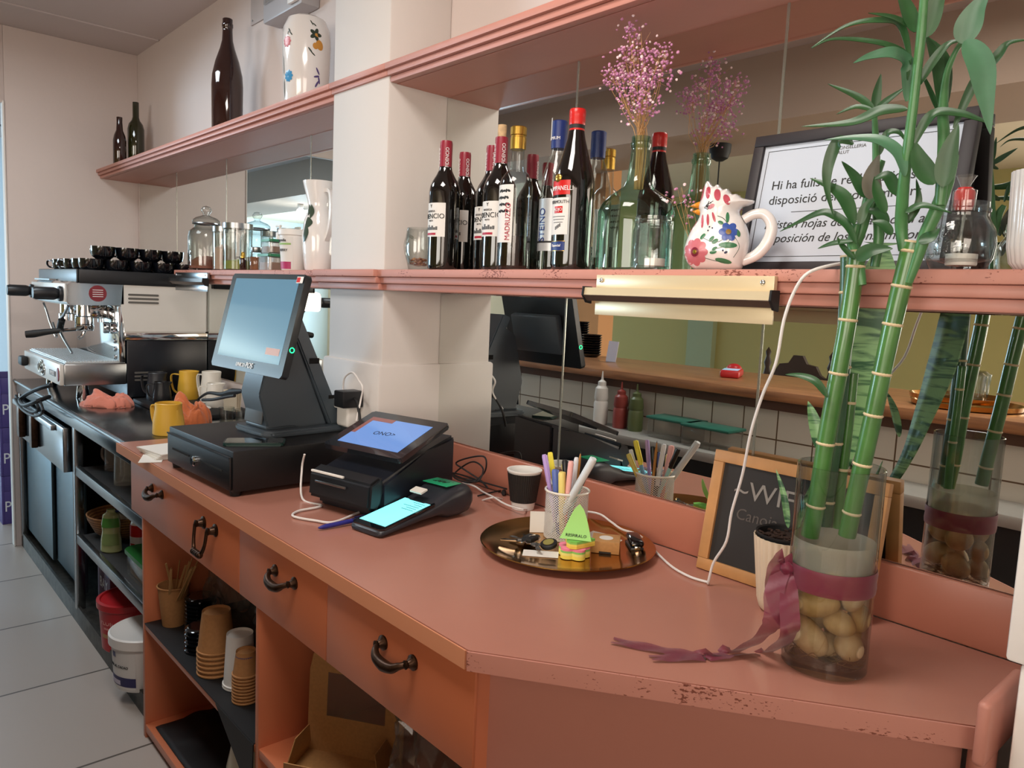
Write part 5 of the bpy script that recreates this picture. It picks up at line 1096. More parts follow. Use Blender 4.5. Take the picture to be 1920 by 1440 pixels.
LF(s1, [(-0.3982, 0.98, 1.7034), (-0.4137, 0.98, 1.7498), (-0.4331, 0.96, 1.7564), (-0.4688, 0.95, 1.755), (-0.5067, 0.94, 1.7345)], .012)
LF(s1, [(-0.3978, 0.98, 1.7432), (-0.415, 0.96, 1.7552), (-0.4371, 0.94, 1.7605)], .010)
LF(s1, [(-0.4001, 0.98, 1.6852), (-0.4041, 0.98, 1.7138), (-0.4195, 0.96, 1.725), (-0.4545, 0.95, 1.7362), (-0.4822, 0.94, 1.7396), (-0.4999, 0.93, 1.7306)], .010)
LF(s1, [(-0.3989, 0.98, 1.6602), (-0.4016, 0.98, 1.701), (-0.411, 0.96, 1.7135), (-0.4343, 0.95, 1.7127), (-0.4498, 0.94, 1.7053)], .024, leaf_pale)
LF(s1, [(-0.3948, 0.975, 1.7382), (-0.4075, 0.975, 1.7691), (-0.4224, 0.975, 1.7967)], .022)
LF(s1, [(-0.3827, 0.975, 1.7295), (-0.3759, 0.975, 1.7614), (-0.365, 0.975, 1.7846)], .028)
LF(s3, [(-0.3436, 0.98, 1.7153), (-0.3393, 0.98, 1.733), (-0.3319, 0.98, 1.7515), (-0.3189, 0.98, 1.7711)], .036, leaf_pale)
LF(s1, [(-0.3913, 0.985, 1.6755), (-0.3765, 0.985, 1.7016), (-0.3597, 0.985, 1.7199), (-0.3412, 0.985, 1.7195)], .014)
LF(s1, [(-0.3353, 0.965, 1.7133), (-0.3176, 0.965, 1.6856), (-0.3086, 0.965, 1.6486), (-0.2997, 0.965, 1.6061)], .034, leaf_pale, (.3, -.95, .1))
LF(s3, [(-0.3688, 1.01, 1.649), (-0.378, 1.01, 1.7003), (-0.3877, 1.01, 1.7264), (-0.3982, 1.01, 1.7467)], .018)
LF(s3, [(-0.3691, 1.02, 1.6541), (-0.3707, 1.02, 1.695), (-0.3782, 1.02, 1.7225), (-0.4006, 1.02, 1.7473)], .014)
LF(s3, [(-0.3761, 1.02, 1.652), (-0.3892, 1.02, 1.6806), (-0.4045, 1.02, 1.7107)], .008)
LF(s3, [(-0.3538, 1.01, 1.6283), (-0.3368, 1.01, 1.6757), (-0.3168, 1.01, 1.7018), (-0.3054, 1.01, 1.7152), (-0.2851, 1.01, 1.715)], .016)
LF(s1, [(-0.3943, 0.99, 1.5985), (-0.381, 0.99, 1.6314), (-0.3667, 0.99, 1.6442), (-0.3415, 0.99, 1.6393), (-0.3218, 0.99, 1.6305), (-0.3048, 0.99, 1.6222)], .016)
LF(s1, [(-0.3942, 0.985, 1.5723), (-0.4043, 0.985, 1.6001), (-0.4285, 0.985, 1.6189), (-0.4625, 0.985, 1.6264), (-0.5007, 0.985, 1.6284)], .020, leaf_pale)
LF(s5, [(-0.4684, 1.05, 1.6749), (-0.4946, 1.05, 1.6964), (-0.5362, 1.05, 1.7197)], .014)
LF(s5, [(-0.4721, 1.06, 1.6774), (-0.4708, 1.06, 1.7001), (-0.4681, 1.06, 1.723)], .015)
LF(s5, [(-0.4707, 1.06, 1.6772), (-0.4537, 1.06, 1.6883), (-0.4333, 1.06, 1.7005)], .012)
LF(s5, [(-0.4652, 1.04, 1.6711), (-0.4886, 1.04, 1.6795), (-0.5151, 1.04, 1.6736)], .010)
LF(s6, [(-0.4688, 1, 1.6217), (-0.4891, 1, 1.6275), (-0.5001, 1, 1.5977), (-0.4986, 1, 1.5663), (-0.4866, 1, 1.5307)], .020)
LF(s2, [(-0.3517, 0.99, 1.5569), (-0.3496, 0.99, 1.5936), (-0.3421, 0.99, 1.6279)], .030, leaf_m, (.3, -.95, .1))
LF(s3, [(-0.3615, 0.99, 1.5608), (-0.3797, 0.99, 1.5875), (-0.391, 0.99, 1.6158)], .030, leaf_m, (.3, -.95, .1))
LF(s5, [(-0.4507, 1.04, 1.6125), (-0.4449, 1.04, 1.6377), (-0.4295, 1.04, 1.6384), (-0.4182, 1.04, 1.6236)], .012)
LF(s6, [(-0.4433, 1.02, 1.5511), (-0.45, 1.02, 1.5788), (-0.4434, 1.02, 1.6085)], .030, mat('bamboo_leaf_brownish', '#5a5648', .5), (.3, -.95, .2))
LF(s6, [(-0.4561, 1.02, 1.5553), (-0.4704, 1.02, 1.5805), (-0.492, 1.02, 1.6055)], .020)
LF(s4, [(-0.4624, 1.01, 1.5202), (-0.4774, 1.01, 1.5521), (-0.4971, 1.01, 1.5696), (-0.5293, 1.01, 1.585)], .024)
LF(s4, [(-0.4579, 1.01, 1.4951), (-0.4722, 1.01, 1.5192), (-0.4939, 1.01, 1.5342), (-0.5112, 1.01, 1.5373), (-0.5402, 1.01, 1.5265), (-0.568, 1.01, 1.5144)], .016)
LF(s4, [(-0.4617, 1.01, 1.498), (-0.4888, 1.01, 1.4959), (-0.5098, 1.01, 1.4893)], .010)
LF(s4, [(-0.4514, 1, 1.4736), (-0.4333, 1, 1.4842), (-0.4064, 1, 1.4864)], .026, leaf_m, (.3, -.9, .3))
LF(s4, [(-0.4581, 1.01, 1.4743), (-0.4753, 1.01, 1.4914), (-0.4838, 1.01, 1.5042)], .010)
LF(s4, [(-0.4554, 1.01, 1.5199), (-0.4503, 1.01, 1.5401), (-0.436, 1.01, 1.5541)], .016)
LF(s6, [(-0.43, 1.03, 1.5173), (-0.4405, 1.03, 1.5349), (-0.4634, 1.03, 1.5417)], .020)
LF(s1, [(-0.4089, 1, 1.5529), (-0.4215, 1, 1.5768), (-0.4385, 1, 1.5744)], .020)
LF(s1, [(-0.4197, 1, 1.5306), (-0.4322, 1, 1.5579), (-0.4375, 1, 1.5783)], .018)
LF(s1, [(-0.4005, 1.02, 1.5185), (-0.389, 1.02, 1.5442), (-0.3944, 1.02, 1.574)], .012)
LF(s1, [(-0.3953, 1, 1.5306), (-0.3755, 1, 1.5378), (-0.3429, 1, 1.5271)], .012)
LF(s2, [(-0.3768, 1, 1.4948), (-0.3633, 1, 1.4996), (-0.354, 1, 1.5094)], .020)
LF(s1, [(-0.4093, 1, 1.5037), (-0.4217, 1, 1.5174), (-0.4361, 1, 1.5214)], .016)
LF(sA, [(-0.477, 1.01, 1.2884), (-0.4954, 1.01, 1.3076), (-0.5193, 1.01, 1.314), (-0.5417, 1.01, 1.3132)], .014)

# ------------------------------------------------------------------ espresso machine
t = thing('espresso_machine', 'two-group chrome and white espresso machine on the steel counter', 'coffee machine', (0, 0, .885))
MX0, MX1 = -4.31, -3.55; ze = lambda z: z - .885
cream = mat('cream_enamel', '#d9d6d0', .3, coat=.3)
for x in (MX0 + .08, MX1 - .08):
    for y in (.80, 1.2):
        bm = BM(); lathe(bm, [(.022, 0), (.026, ze(.905)), (.02, ze(.965))], 20, T(x, y)); obj('foot', bm, chrome, t)
bm = BM(); box(bm, MX0, MX1, .715, .955, ze(.965), ze(1.058), bev=.006); tr = obj('drip_tray', bm, steel, t)
bm = BM(); box(bm, MX0 + .004, MX1 - .006, .700, .716, ze(.968), ze(1.056), bev=.003); fp = obj('front_panel', bm, cream, t)
bm = BM(); box(bm, MX0 + .01, MX1 - .01, .722, .95, ze(1.058), ze(1.062)); 
for k in range(20): box(bm, MX0 + .02, MX1 - .02, .728 + k * .0112, .733 + k * .0112, ze(1.062), ze(1.067))
for k in range(30): box(bm, MX0 + .03 + k * .024, MX0 + .034 + k * .024, .726, .948, ze(1.0615), ze(1.0655))
obj('drip_grille', bm, mat('bright_grille_steel', '#d9dee0', .38, .75), tr)
bm = BM(); box(bm, MX0 + .03, MX0 + .11, .668, .70, ze(.99), ze(1.035), bev=.01); obj('valve_knob', bm, rubber, fp)
for k, (x, z) in enumerate(((-3.93, 1.012), (-3.87, 1.005), (-3.90, 1.020))):
    bm = BM(); tube(bm, [(x + .028 * math.cos(a), .697, ze(z) + .024 * math.sin(a)) for a in [i * PI / 8 for i in range(17)]], .004, 6, sm=False); obj('ring_badge', bm, chrome, fp)
bm = BM(); box(bm, -3.74, -3.63, .6975, .70, ze(.998), ze(1.020)); pl_ = obj('name_plate', bm, bronze, fp); lettering('SPAZIO', .022, white_ink, pl_, T(-3.685, .697, ze(1.009)) @ RX(PI / 2))
bm = BM(); lathe(bm, [(.024, 0), (.024, .003), (0, .003)], 24, T(-3.575, .699, ze(1.012)) @ RX(PI / 2) @ Matrix.Diagonal((.6, 1.2, 1, 1))); obj('red_badge', bm, mat('maroon_badge', '#7d2a33', .4), fp)
# rear body
bm = BM(); box(bm, MX0, MX1, .955, 1.2985, ze(.905), ze(1.156), bev=.006); bl = obj('lower_body', bm, mat('dark_navy_panel', '#10151d', .3), t)
bm = BM()
for k in range(3): prism(bm, rrect(.12, .008, .0038), 0, .002, M=T(MX1 - .0005, 1.045, ze(.982 + k * .016)) @ RY(PI / 2) @ RZ(PI / 2))
obj('vent_slots', bm, mat('vent_grey', '#5e5c58', .5), bl)
bm = BM(); box(bm, MX0, MX1 + .001, .95, 1.2985, ze(1.156), ze(1.188), bev=.002); obj('chrome_band', bm, chrome, t)
bm = BM(); prof_prism(bm, [(.945, ze(1.188)), (1.2985, ze(1.188)), (1.2985, ze(1.428)), (.965, ze(1.428)), (.935, ze(1.385)), (.935, ze(1.30))], MX0, MX1, .006); ub = obj('white_side_panel', bm, cream, t)
bm = BM()
for k in range(3): prism(bm, rrect(.125, .009, .0043), 0, .002, M=T(MX1 - .0005, 1.025, ze(1.352 - k * .0165)) @ RY(PI / 2) @ RZ(PI / 2))
obj('vent_slots', bm, MATS['vent_grey'], ub)
bm = BM(); box(bm, MX0 + .01, MX1 - .004, .925, .95, ze(1.06), ze(1.30), bev=.002); cp = obj('chrome_back_plate', bm, chrome, t)
for z in (1.15, 1.115, 1.08):
    bm = BM(); lathe(bm, [(.011, 0), (.011, .006), (.008, .010), (0, .010)], 18, T(-3.60, .925, ze(z)) @ RX(PI / 2)); obj('push_button', bm, steel, cp)
for x, z in ((-3.62, 1.205), (-3.73, 1.20)):
    bm = BM(); lathe(bm, [(.025, 0), (.026, .012), (.022, .018), (0, .016)], 28, T(x, .925, ze(z)) @ RX(PI / 2)); obj('pressure_gauge', bm, chrome, cp)
# upper head
bm = BM(); prof_prism(bm, [(.735, ze(1.30)), (.95, ze(1.305)), (.95, ze(1.395)), (.745, ze(1.398)), (.728, ze(1.385)), (.728, ze(1.315))], MX0 + .06, MX1, .005); hd = obj('head', bm, chrome, t)
bm = BM(); box(bm, MX0 + .075, MX1 - .008, .724, .73, ze(1.312), ze(1.388), bev=.002); obj('head_front', bm, cream, hd)
bm = BM(); lathe(bm, [(.034, 0), (.034, .002), (0, .0022)], 28, T(MX1 + .0, .845, ze(1.352)) @ RY(PI / 2)); sk = obj('round_sticker', bm, MATS['maroon_badge'], hd)
bm = BM()
for k in range(4): box(bm, MX1 + .0022, MX1 + .0026, .825, .865, ze(1.365 - k * .009), ze(1.3675 - k * .009))
obj('sticker_print', bm, white_ink, sk)
for x in (-4.19, -3.60):
    bm = BM(); lathe(bm, [(.030, 0), (.032, .008), (.030, .014), (.020, .016), (.023, .022), (.026, .03), (.026, .095), (.022, .105), (0, .107)], 28, T(x, .724, ze(1.345)) @ RX(PI / 2)); obj('steam_knob', bm, black_plastic, t)
def group(x, pf, lb=None):
    bm = BM(); lathe(bm, [(.036, 0), (.036, .03), (.03, .035), (.03, .09)], 28, T(x, .84, ze(1.215))); box(bm, x - .025, x + .025, .85, .93, ze(1.24), ze(1.30), bev=.01); g = obj('brew_group', bm, chrome, t)
    if pf:
        bm = BM(); lathe(bm, [(.034, 0), (.037, .006), (.037, .026), (.030, .03)], 28, T(x, .84, ze(1.185))); tube(bm, [(x, .81, ze(1.19)), (x - .02, .775, ze(1.185)), (x - .03, .75, ze(1.182))], .008, 10); tube(bm, [(x, .84, ze(1.185)), (x, .83, ze(1.16)), (x, .815, ze(1.15))], .007, 8); p_ = obj('portafilter', bm, chrome, t)
        bm = BM(); tube(bm, [(x - .03, .75, ze(1.182)), (x - .045, .71, ze(1.176)), (x - .065, .66, ze(1.166)), (x - .075, .63, ze(1.162))], [.011, .013, .017, .015], 14); obj('grip', bm, rubber, p_)
group(-3.76, True); group(-4.08, False)
bm = BM(); tube(bm, [(-4.0528, 0.74, 1.2934), (-3.9882, 0.74, 1.2545), (-3.926, 0.74, 1.2094), (-3.8236, 0.74, 1.1562), (-3.8278, 0.745, 1.1606), (-3.8976, 0.745, 1.2109)], .0045, 8); obj('steam_wand', bm, chrome, t, M=T(0, 0, -.885))
bm = BM(); tube(bm, [(-3.6698, 0.76, 1.2973), (-3.7414, 0.76, 1.2582), (-3.8147, 0.76, 1.2271), (-3.8296, 0.76, 1.1747), (-3.6188, 0.76, 1.0974)], [.006, .006, .009, .006, .005], 8); obj('steam_wand', bm, steel, t, M=T(0, 0, -.885))
bm = BM(); tube(bm, [(-3.7942, 0.76, 1.2281), (-3.8275, 0.76, 1.1983), (-3.8296, 0.76, 1.1747)], .014, 12); obj('wand_grip', bm, rubber, t, M=T(0, 0, -.885))
# cup rail and top
bm = BM()
for q in ((MX0 + .02, MX1 + .004, .765, .775), (MX0 + .02, MX0 + .03, .775, 1.275), (MX1 - .006, MX1 + .004, .775, 1.275), (MX0 + .02, MX1 + .004, 1.275, 1.283)): box(bm, q[0], q[1], q[2], q[3], ze(1.392), ze(1.450), bev=.004)
obj('cup_rail', bm, black_plastic, t)
bm = BM(); box(bm, MX0 + .03, MX1 - .006, .775, 1.275, ze(1.436), ze(1.442)); obj('cup_shelf', bm, black_plastic, t)
bm = BM(); box(bm, -4.22, -3.9, .735, .762, ze(1.399), ze(1.405)); obj('chrome_ledge', bm, chrome, t)
ZCUP = 1.4425
t = thing('espresso_cup', 'x', 'cup', (0, 0, ZCUP), group='black espresso cups on top of the machine')
bm = BM(); lathe(bm, [(0, .003), (.024, .002), (.026, 0), (.028, .003), (.038, .012), (.042, .032), (.043, .054), (.041, .054), (.039, .034), (.034, .014), (0, .010)], 32, caps=False); bd = obj('cup_body', bm, black_gloss, t)
bm = BM(); tube(bm, [(-.038, 0, .044), (-.055, 0, .046), (-.060, 0, .032), (-.052, 0, .018), (-.034, 0, .016)], .004, 8); obj('handle', bm, black_gloss, t)
bm = BM()
for k in range(7): merge(bm, patch(.0408, TH + .25 + k * .12, .025, .037, .043, n=2))
obj('cup_mark', bm, grey_ink, bd)
cups = []
t.scale = (1.12, 1.12, 1)
where = ['at the front edge', 'second from the front', 'third from the front', 'fourth from the front', 'nearest the back mirror']
for k in range(5):
    for row, x in enumerate((-3.61, -3.73)):
        cups.append(((x - .004 * k, .835 + k * .098, ZCUP), 'black espresso cup, bottom layer, %s row %s, on the machine' % (('right', 'left')[row], where[k])))
for k in range(4): cups.append(((-3.625 - .01 * k, .885 + k * .098, ZCUP + .0550), 'black espresso cup %s of the top layer on the machine' % ('at the front', 'second from the front', 'third from the front', 'at the back')[k]))
for k in range(3): cups.append(((-4.08 + k * .11, .83, ZCUP), 'black cup %s at the left front of the machine top' % ('leftmost of three', 'in the middle of three', 'rightmost of three')[k]))
for k, (p, lb) in enumerate(cups):
    o = t if k == 0 else tree(t); place(o, p, .3 + (k * 1.7) % 1.2, lb)
t = thing('white_cloth', 'crumpled white cloth behind the front edge of the machine top', 'cloth', (-3.86, .91, ZCUP))
bm = BM(); sphere(bm, (0, 0, .022), 1, 20, 14, (.055, .05, .035)); crumple(bm, .010, 35, 5)
for v in bm.verts: v.co.z = max(v.co.z, 0)
obj('cloth', bm, paper, t)

# ------------------------------------------------------------------ pitchers, cloths and bits on the steel counter
t = thing('bar_mat', 'low black rubber bar tray under the milk pitchers', 'tray', (-3.27, 1.13, .8855))
bm = BM(); box(bm, -.272, .30, -.155, .155, 0, .018, bev=.004); obj('mat', bm, rubber, t)
def pitcher(lb, loc, r, h, m_, rz, hs=1.0, grp='enamel milk pitchers on the steel counter'):
    t = thing('milk_pitcher', lb, 'pitcher', loc, rz, grp)
    bm = BM(); lathe(bm, [(0, 0), (r * .96, 0), (r, .003), (r * .98, h * .4), (r * .84, h * .8), (r * .84, h - .002), (r * .80, h), (r * .79, h * .8), (r * .92, h * .3), (0, .005)], 40, caps=False, warp=lambda c: Vector((c.x + (.012 * ((c.z / h - .85) / .15) * max(0, math.cos(math.atan2(c.y, c.x))) ** 6 if c.z > h * .85 else 0), c.y, c.z))); obj('pitcher_body', bm, m_, t)
    bm = BM(); lathe(bm, [(r * .825, h - .012), (r * .785, h - .011), (r * .78, h - .03)], 40, caps=False); obj('steel_lining', bm, steel, t)
    bm = BM(); cone_handle(bm, [(-r * .82, 0, h * .85), (-r * 1.5 * hs, 0, h * .86), (-r * 1.66 * hs, 0, h * .70), (-r * 1.45 * hs, 0, h * .32), (-r * .98, 0, h * .18)], .004, .014); obj('handle', bm, m_, t)
ZB = .904
pitcher('large charcoal milk pitcher beside the espresso machine', (-3.475, 1.055, ZB), .043, .118, dark_enamel, .7)
pitcher('small black milk pitcher in front of the large charcoal one', (-3.375, 1.045, ZB), .037, .088, mat('black_enamel', '#17181c', .35), 1.0)
pitcher('tall mustard yellow milk pitcher next to the machine side', (-3.440, 1.175, ZB), .044, .125, yellow_enamel, .9)
pitcher('large white milk pitcher with big handle near the mirror', (-3.30, 1.225, ZB), .046, .135, white_enamel, .45)
pitcher('small white milk pitcher in front of the large white one', (-3.165, 1.19, ZB), .038, .10, white_enamel, 1.2)
pitcher('yellow milk pitcher standing alone at the corner of the coral counter', (-2.735, .868, .8857), .052, .110, yellow_enamel, .35, 1.0)
def rag(name, lb, loc, sx, sy, h, seed, m_, rz=0):
    bm = BM(); bmesh.ops.create_grid(bm, x_segments=60, y_segments=60, size=1)
    for v in bm.verts:
        x, y = v.co.x, v.co.y; r_ = min(1, math.hypot(x, y)); a = noise.noise(Vector((x * 1.6 + seed, y * 1.6, 0))); b_ = noise.noise(Vector((x * 3.5 + a * 2, y * 3.5 + seed, 3)))
        f = (1 - r_ ** 2.2) if r_ < 1 else 0
        sc_ = 1 if math.hypot(x, y) <= 1 else 1 / math.hypot(x, y)
        v.co = Vector(((x * sc_ + .14 * b_) * sx, (y * sc_ + .14 * a) * sy, max(0, h * (f ** .5) * (.75 + .5 * a + .38 * abs(b_)) )))
    o = obj(name, bm, m_, smooth=80); o.location = loc; o.rotation_euler = (0, 0, rz); md = o.modifiers.new('s', 'SOLIDIFY'); md.thickness = .003; md.offset = 1
    tag(o, lb, 'cloth'); return o
rag('cleaning_cloth', 'salmon pink cleaning cloth crumpled in front of the espresso machine', (-3.475, .86, .8858), .10, .065, .060, 1.3, rag_m, .9)
rag('cleaning_cloth', 'rust orange cleaning cloth bunched up behind the yellow pitcher', (-2.93, 1.0, .8858), .078, .06, .095, 4.1, rag_m2, .8)
t = thing('tongs', 'black serving tongs lying across the tray of pitchers', 'tongs', (0, 0, 0))
bm = BM(); tube(bm, [(-3.1592, 1.12, 0.9413), (-3.053, 1.12, 0.9784), (-2.914, 1.12, 0.991), (-2.8097, 1.12, 1.0118), (-2.7107, 1.12, 1.0275)], [.004, .006, .008, .014, .006], 8); obj('upper_arm', bm, rubber, t)
bm = BM(); tube(bm, [(-3.0557, 1.1, 0.9511), (-2.9426, 1.1, 0.9676), (-2.8099, 1.1, 0.9946), (-2.7345, 1.1, 1.0079)], .006, 8); obj('lower_arm', bm, rubber, t)
t = thing('saucer', 'white saucer under the black tongs', 'saucer', (-3.075, 1.075, ZB)); bm = BM(); lathe(bm, [(.03, 0), (.034, .002), (.062, .014), (.060, .016), (.03, .005), (0, .005)], 36); obj('dish', bm, white_enamel, t)
for k, (x, y) in enumerate(((-2.90, 1.135), (-2.83, 1.17))):
    bm = BM(); lathe(bm, [(.024, 0), (.03, .055), (.0285, .055), (.023, .004), (0, .004)], 28, caps=False); o = obj('shot_glass', bm, clear); o.location = (x, y, .8857); tag(o, ('small clear glass next to the rust orange cloth', 'small clear glass nearer the till foot')[k], 'glass', 'small clear glasses on the steel counter')
t = thing('sugar_packets', 'beige paper packets standing behind the tongs', 'packets', (-3.03, 1.20, .904))
for k in range(3): bm = BM(); box(bm, -.035, .035, k * .008, k * .008 + .005, 0, .085, M=RZ(.4) @ RX(-.05 * k)); obj('packet', bm, mat('beige_packet', '#cdbfa6', .7), t)
t = thing('lilac_card', 'lilac grey folded card standing by the till foot', 'card', (-2.70, 1.18, .8857)); bm = BM(); box(bm, -.035, .035, -.002, .002, 0, .088, M=RZ(.5) @ RX(.08)); obj('card', bm, mat('lilac_card', '#b9b2bd', .4), t)

# ------------------------------------------------------------------ jars, boxes and tub on the left of the lower shelf
t = thing('cookie_jar', 'big lidded glass jar of brown powder at the left end of the lower shelf', 'jar', (-3.265, 1.19, ZS))
bm = BM(); lathe(bm, [(.0, .004), (.064, 0), (.070, .006), (.072, .02), (.072, .14), (.066, .163), (.048, .178), (.045, .19), (.043, .19), (.046, .176), (.064, .16), (.070, .138), (.070, .02), (0, .008)], 44, caps=False); obj('glass_body', bm, clear, t)
bm = BM(); lathe(bm, [(.0, .009), (.067, .009), (.068, .035), (.04, .055), (0, .062)], 36, caps=False, warp=lambda c: Vector((c.x, c.y, c.z + .12 * c.x if c.z > .02 else c.z))); obj('brown_powder', bm, mat('cocoa_powder', '#8a5443', .9, noise_scale=90, noise_amt=.2), t)
bm = BM(); lathe(bm, [(.052, .196), (.056, .200), (.054, .208), (.042, .218), (.020, .226), (.012, .230), (.014, .236), (.021, .246), (.021, .254), (.014, .264), (0, .268)], 44, caps=False); obj('glass_lid', bm, clear, t)
bm = BM(); lathe(bm, [(.053, .190), (.055, .193), (.053, .197)], 44, caps=False); obj('steel_clip', bm, steel, t)
fit_text(t, 'Lc', .03, ink, .0722, TH + .15, .07)
def lidjar(lb, x, y, r, h, content, cm, lidh=.02):
    t = thing('storage_jar', lb, 'jar', (x, y, ZS), group='steel-lidded glass jars on the lower shelf')
    bm = BM(); lathe(bm, [(0, .003), (r * .96, 0), (r, .004), (r, h - lidh), (r - .002, h - lidh), (r - .002, .006), (0, .006)], 40, caps=False); obj('glass_body', bm, clear, t)
    bm = BM(); lathe(bm, [(r * .97, h - lidh), (r * 1.02, h - lidh), (r * 1.02, h), (0, h + .001)], 40); obj('steel_lid', bm, steel, t)
    bm = BM(); lathe(bm, [(0, .006), (r - .003, .006), (r - .003, content * .8), (0, content)], 32, caps=False); obj('contents', bm, cm, t)
    return t
t_ = lidjar('narrow steel-lidded jar of pale powder with a spoon beside the big jar', -3.095, 1.20, .045, .175, .11, mat('pale_powder', '#c9a894', .9))
bm = BM(); tube(bm, [(-.02, 0, .15), (.02, .01, .07)], .002, 6, sm=False); obj('spoon', bm, wood_light, t_)
lidjar('wide steel-lidded jar of green powder in the middle of the shelf', -2.935, 1.19, .055, .180, .045, mat('matcha_powder', '#9aa050', .9))
t = thing('dropper_bottle', 'tiny amber dropper bottle before the green powder jar', 'bottle', (-2.80, 1.155, ZS)); bm = BM(); lathe(bm, [(.011, 0), (.012, .002), (.012, .04), (.006, .046)], 20); obj('glass_body', bm, amber_glass, t)
bm = BM(); lathe(bm, [(.008, .046), (.008, .062), (.005, .068)], 16); obj('cap', bm, gold_cap, t)
t = thing('spice_jar', 'small spice jar of brown spice with a grey lid', 'jar', (-2.735, 1.18, ZS)); bm = BM(); lathe(bm, [(.024, 0), (.026, .003), (.026, .055), (.018, .068)], 28); obj('glass_body', bm, clear, t)
bm = BM(); lathe(bm, [(.024, .004), (.024, .05), (0, .05)], 24); obj('spice', bm, mat('brown_spice', '#8e5a3c', .9, noise_scale=80, noise_amt=.3), t)
bm = BM(); lathe(bm, [(.020, .068), (.021, .070), (.021, .084), (.019, .086), (0, .086)], 28); obj('lid', bm, steel, t)
t = thing('pump_bottle', 'small white pump bottle behind the green-lidded boxes', 'bottle', (-2.72, 1.262, ZS)); bm = BM(); lathe(bm, [(.028, 0), (.03, .004), (.03, .095), (.022, .11), (.012, .116), (.012, .128)], 28); obj('body', bm, white_plastic, t)
bm = BM(); lathe(bm, [(.015, .12), (.015, .145), (.005, .148), (.004, .17)], 16); box(bm, -.03, .006, -.005, .005, .166, .174, bev=.002); obj('pump', bm, white_plastic, t)
for k, (z, s_) in enumerate(((0, 1.0), (.062, .8))):
    t = thing('lunch_box', ('larger see-through box with green lid, bottom of the pair on the shelf', 'smaller see-through box with green lid, top of the pair on the shelf')[k], 'container', (-2.622, 1.195, ZS + z), group='green-lidded boxes on the lower shelf')
    bm = BM(); prism(bm, rrect(.10 * s_, .08 * s_, .01), 0, .05 * s_, bev=.003); obj('body', bm, clear2, t)
    bm = BM(); prism(bm, rrect(.092 * s_, .072 * s_, .008), .003, .03 * s_); obj('contents', bm, mat('brown_filling', '#8d6a58', .9), t)
    bm = BM(); prism(bm, rrect(.106 * s_, .086 * s_, .01), .05 * s_, .05 * s_ + .009, bev=.003); obj('lid', bm, mat('green_lid', '#2f7a55', .4), t)
t = thing('ingredient_tub', 'white plastic ingredient tub with green stripe label beside the painted jug', 'tub', (-2.462, 1.19, ZS))
bm = BM(); lathe(bm, [(.036, 0), (.038, .003), (.047, .125)], 40); obj('tub_body', bm, white_plastic, t)
bm = BM(); lathe(bm, [(.049, .118), (.051, .120), (.051, .136), (.048, .139), (.030, .137), (0, .137)], 40); obj('lid', bm, white_plastic, t)
l_ = obj('label', patch(.0385, TH + .1, 1.0, .006, .112, r2=.0460), label_white, t)
obj('green_stripe', patch(.0452, TH + .1, .85, .086, .092, r2=.0456), mat('lime_stripe', '#8fb56a', .6), l_); obj('magenta_splash', patch(.0392, TH + .1, .85, .006, .030, r2=.0410), mat('magenta', '#a92a60', .5), l_)
fit_text(l_, 'ingredia', .014, ink, .0462, TH + .1, .101); fit_text(l_, 'BERRY', .012, ink, .0446, TH + .3, .068)
# painted tall jug, half hidden by the pillar
t = thing('painted_jug', 'tall cream jug painted with dark leaves, half hidden by the pillar', 'jug', (-2.30, 1.20, ZS), 0)
bm = BM(); lathe(bm, [(0, .003), (.040, 0), (.044, .006), (.050, .06), (.054, .11), (.046, .165), (.034, .20), (.036, .22), (.050, .272), (.053, .286), (.050, .286), (.034, .222), (.031, .20), (.04, .16), (0, .02)], 48, caps=False); bd = obj('body', bm, white_glaze, t)
bm = BM(); cone_handle(bm, [(.035, 0, .255), (.075, 0, .25), (.085, 0, .20), (.075, 0, .14), (.05, 0, .10)], .012, .016); obj('handle', bm, white_glaze, t)
bm = BM()
for a0, z0_, hh_, wa in ((.10, .09, .06, .22), (.25, .135, .035, .30), (.42, .165, .045, .18), (.20, .175, .035, .16)):
    vs = []
    for i in range(9):
        u = i / 8; z = z0_ + hh_ * u; r_ = (.0545 if z < .11 else .0545 - (z - .11) * .155) + .0008; wd = wa * math.sin(PI * (u * .9 + .05)); a = TH + a0 + .5 * u * (1 - u)
        vs.append((bm.verts.new((math.cos(a - wd) * r_, math.sin(a - wd) * r_, z)), bm.verts.new((math.cos(a) * (r_ + .0006), math.sin(a) * (r_ + .0006), z)), bm.verts.new((math.cos(a + wd) * r_, math.sin(a + wd) * r_, z))))
    for p_, q_ in zip(vs, vs[1:]): bm.faces.new((p_[0], p_[1], q_[1], q_[0])); bm.faces.new((p_[1], p_[2], q_[2], q_[1]))
obj('painted_leaves', bm, mat('dark_green_glaze', '#3a4a3c', .3), bd)

# ------------------------------------------------------------------ top shelf and wall
ZU = 1.9955
def bottle(lb, x, y, prof, m_, kind='empty_bottle'):
    t = thing(kind, lb, 'bottle', (x, y, ZU)); bm = BM(); lathe(bm, prof, 44); obj('glass_body', bm, m_, t)
bottle('large empty brown glass bottle standing on the top shelf', -3.045, 1.19, [(.050, 0), (.056, .005), (.057, .02), (.0585, .18), (.056, .22), (.045, .27), (.028, .32), (.0205, .35), (.0185, .385), (.0185, .397), (.0205, .40), (.0205, .412), (.0185, .414), (.0185, .43), (.016, .432)], amber_glass)
bottle('olive green wine bottle at the far left end of the top shelf', -4.315, 1.215, [(.037, 0), (.040, .005), (.040, .19), (.034, .215), (.020, .235), (.0155, .25), (.015, .325), (.013, .326)], olive_glass)
bottle('small dark beer bottle in front of the olive bottle on the top shelf', -4.305, 1.135, [(.029, 0), (.031, .004), (.031, .12), (.026, .145), (.016, .17), (.0135, .21), (.014, .235), (.012, .236)], amber_glass)
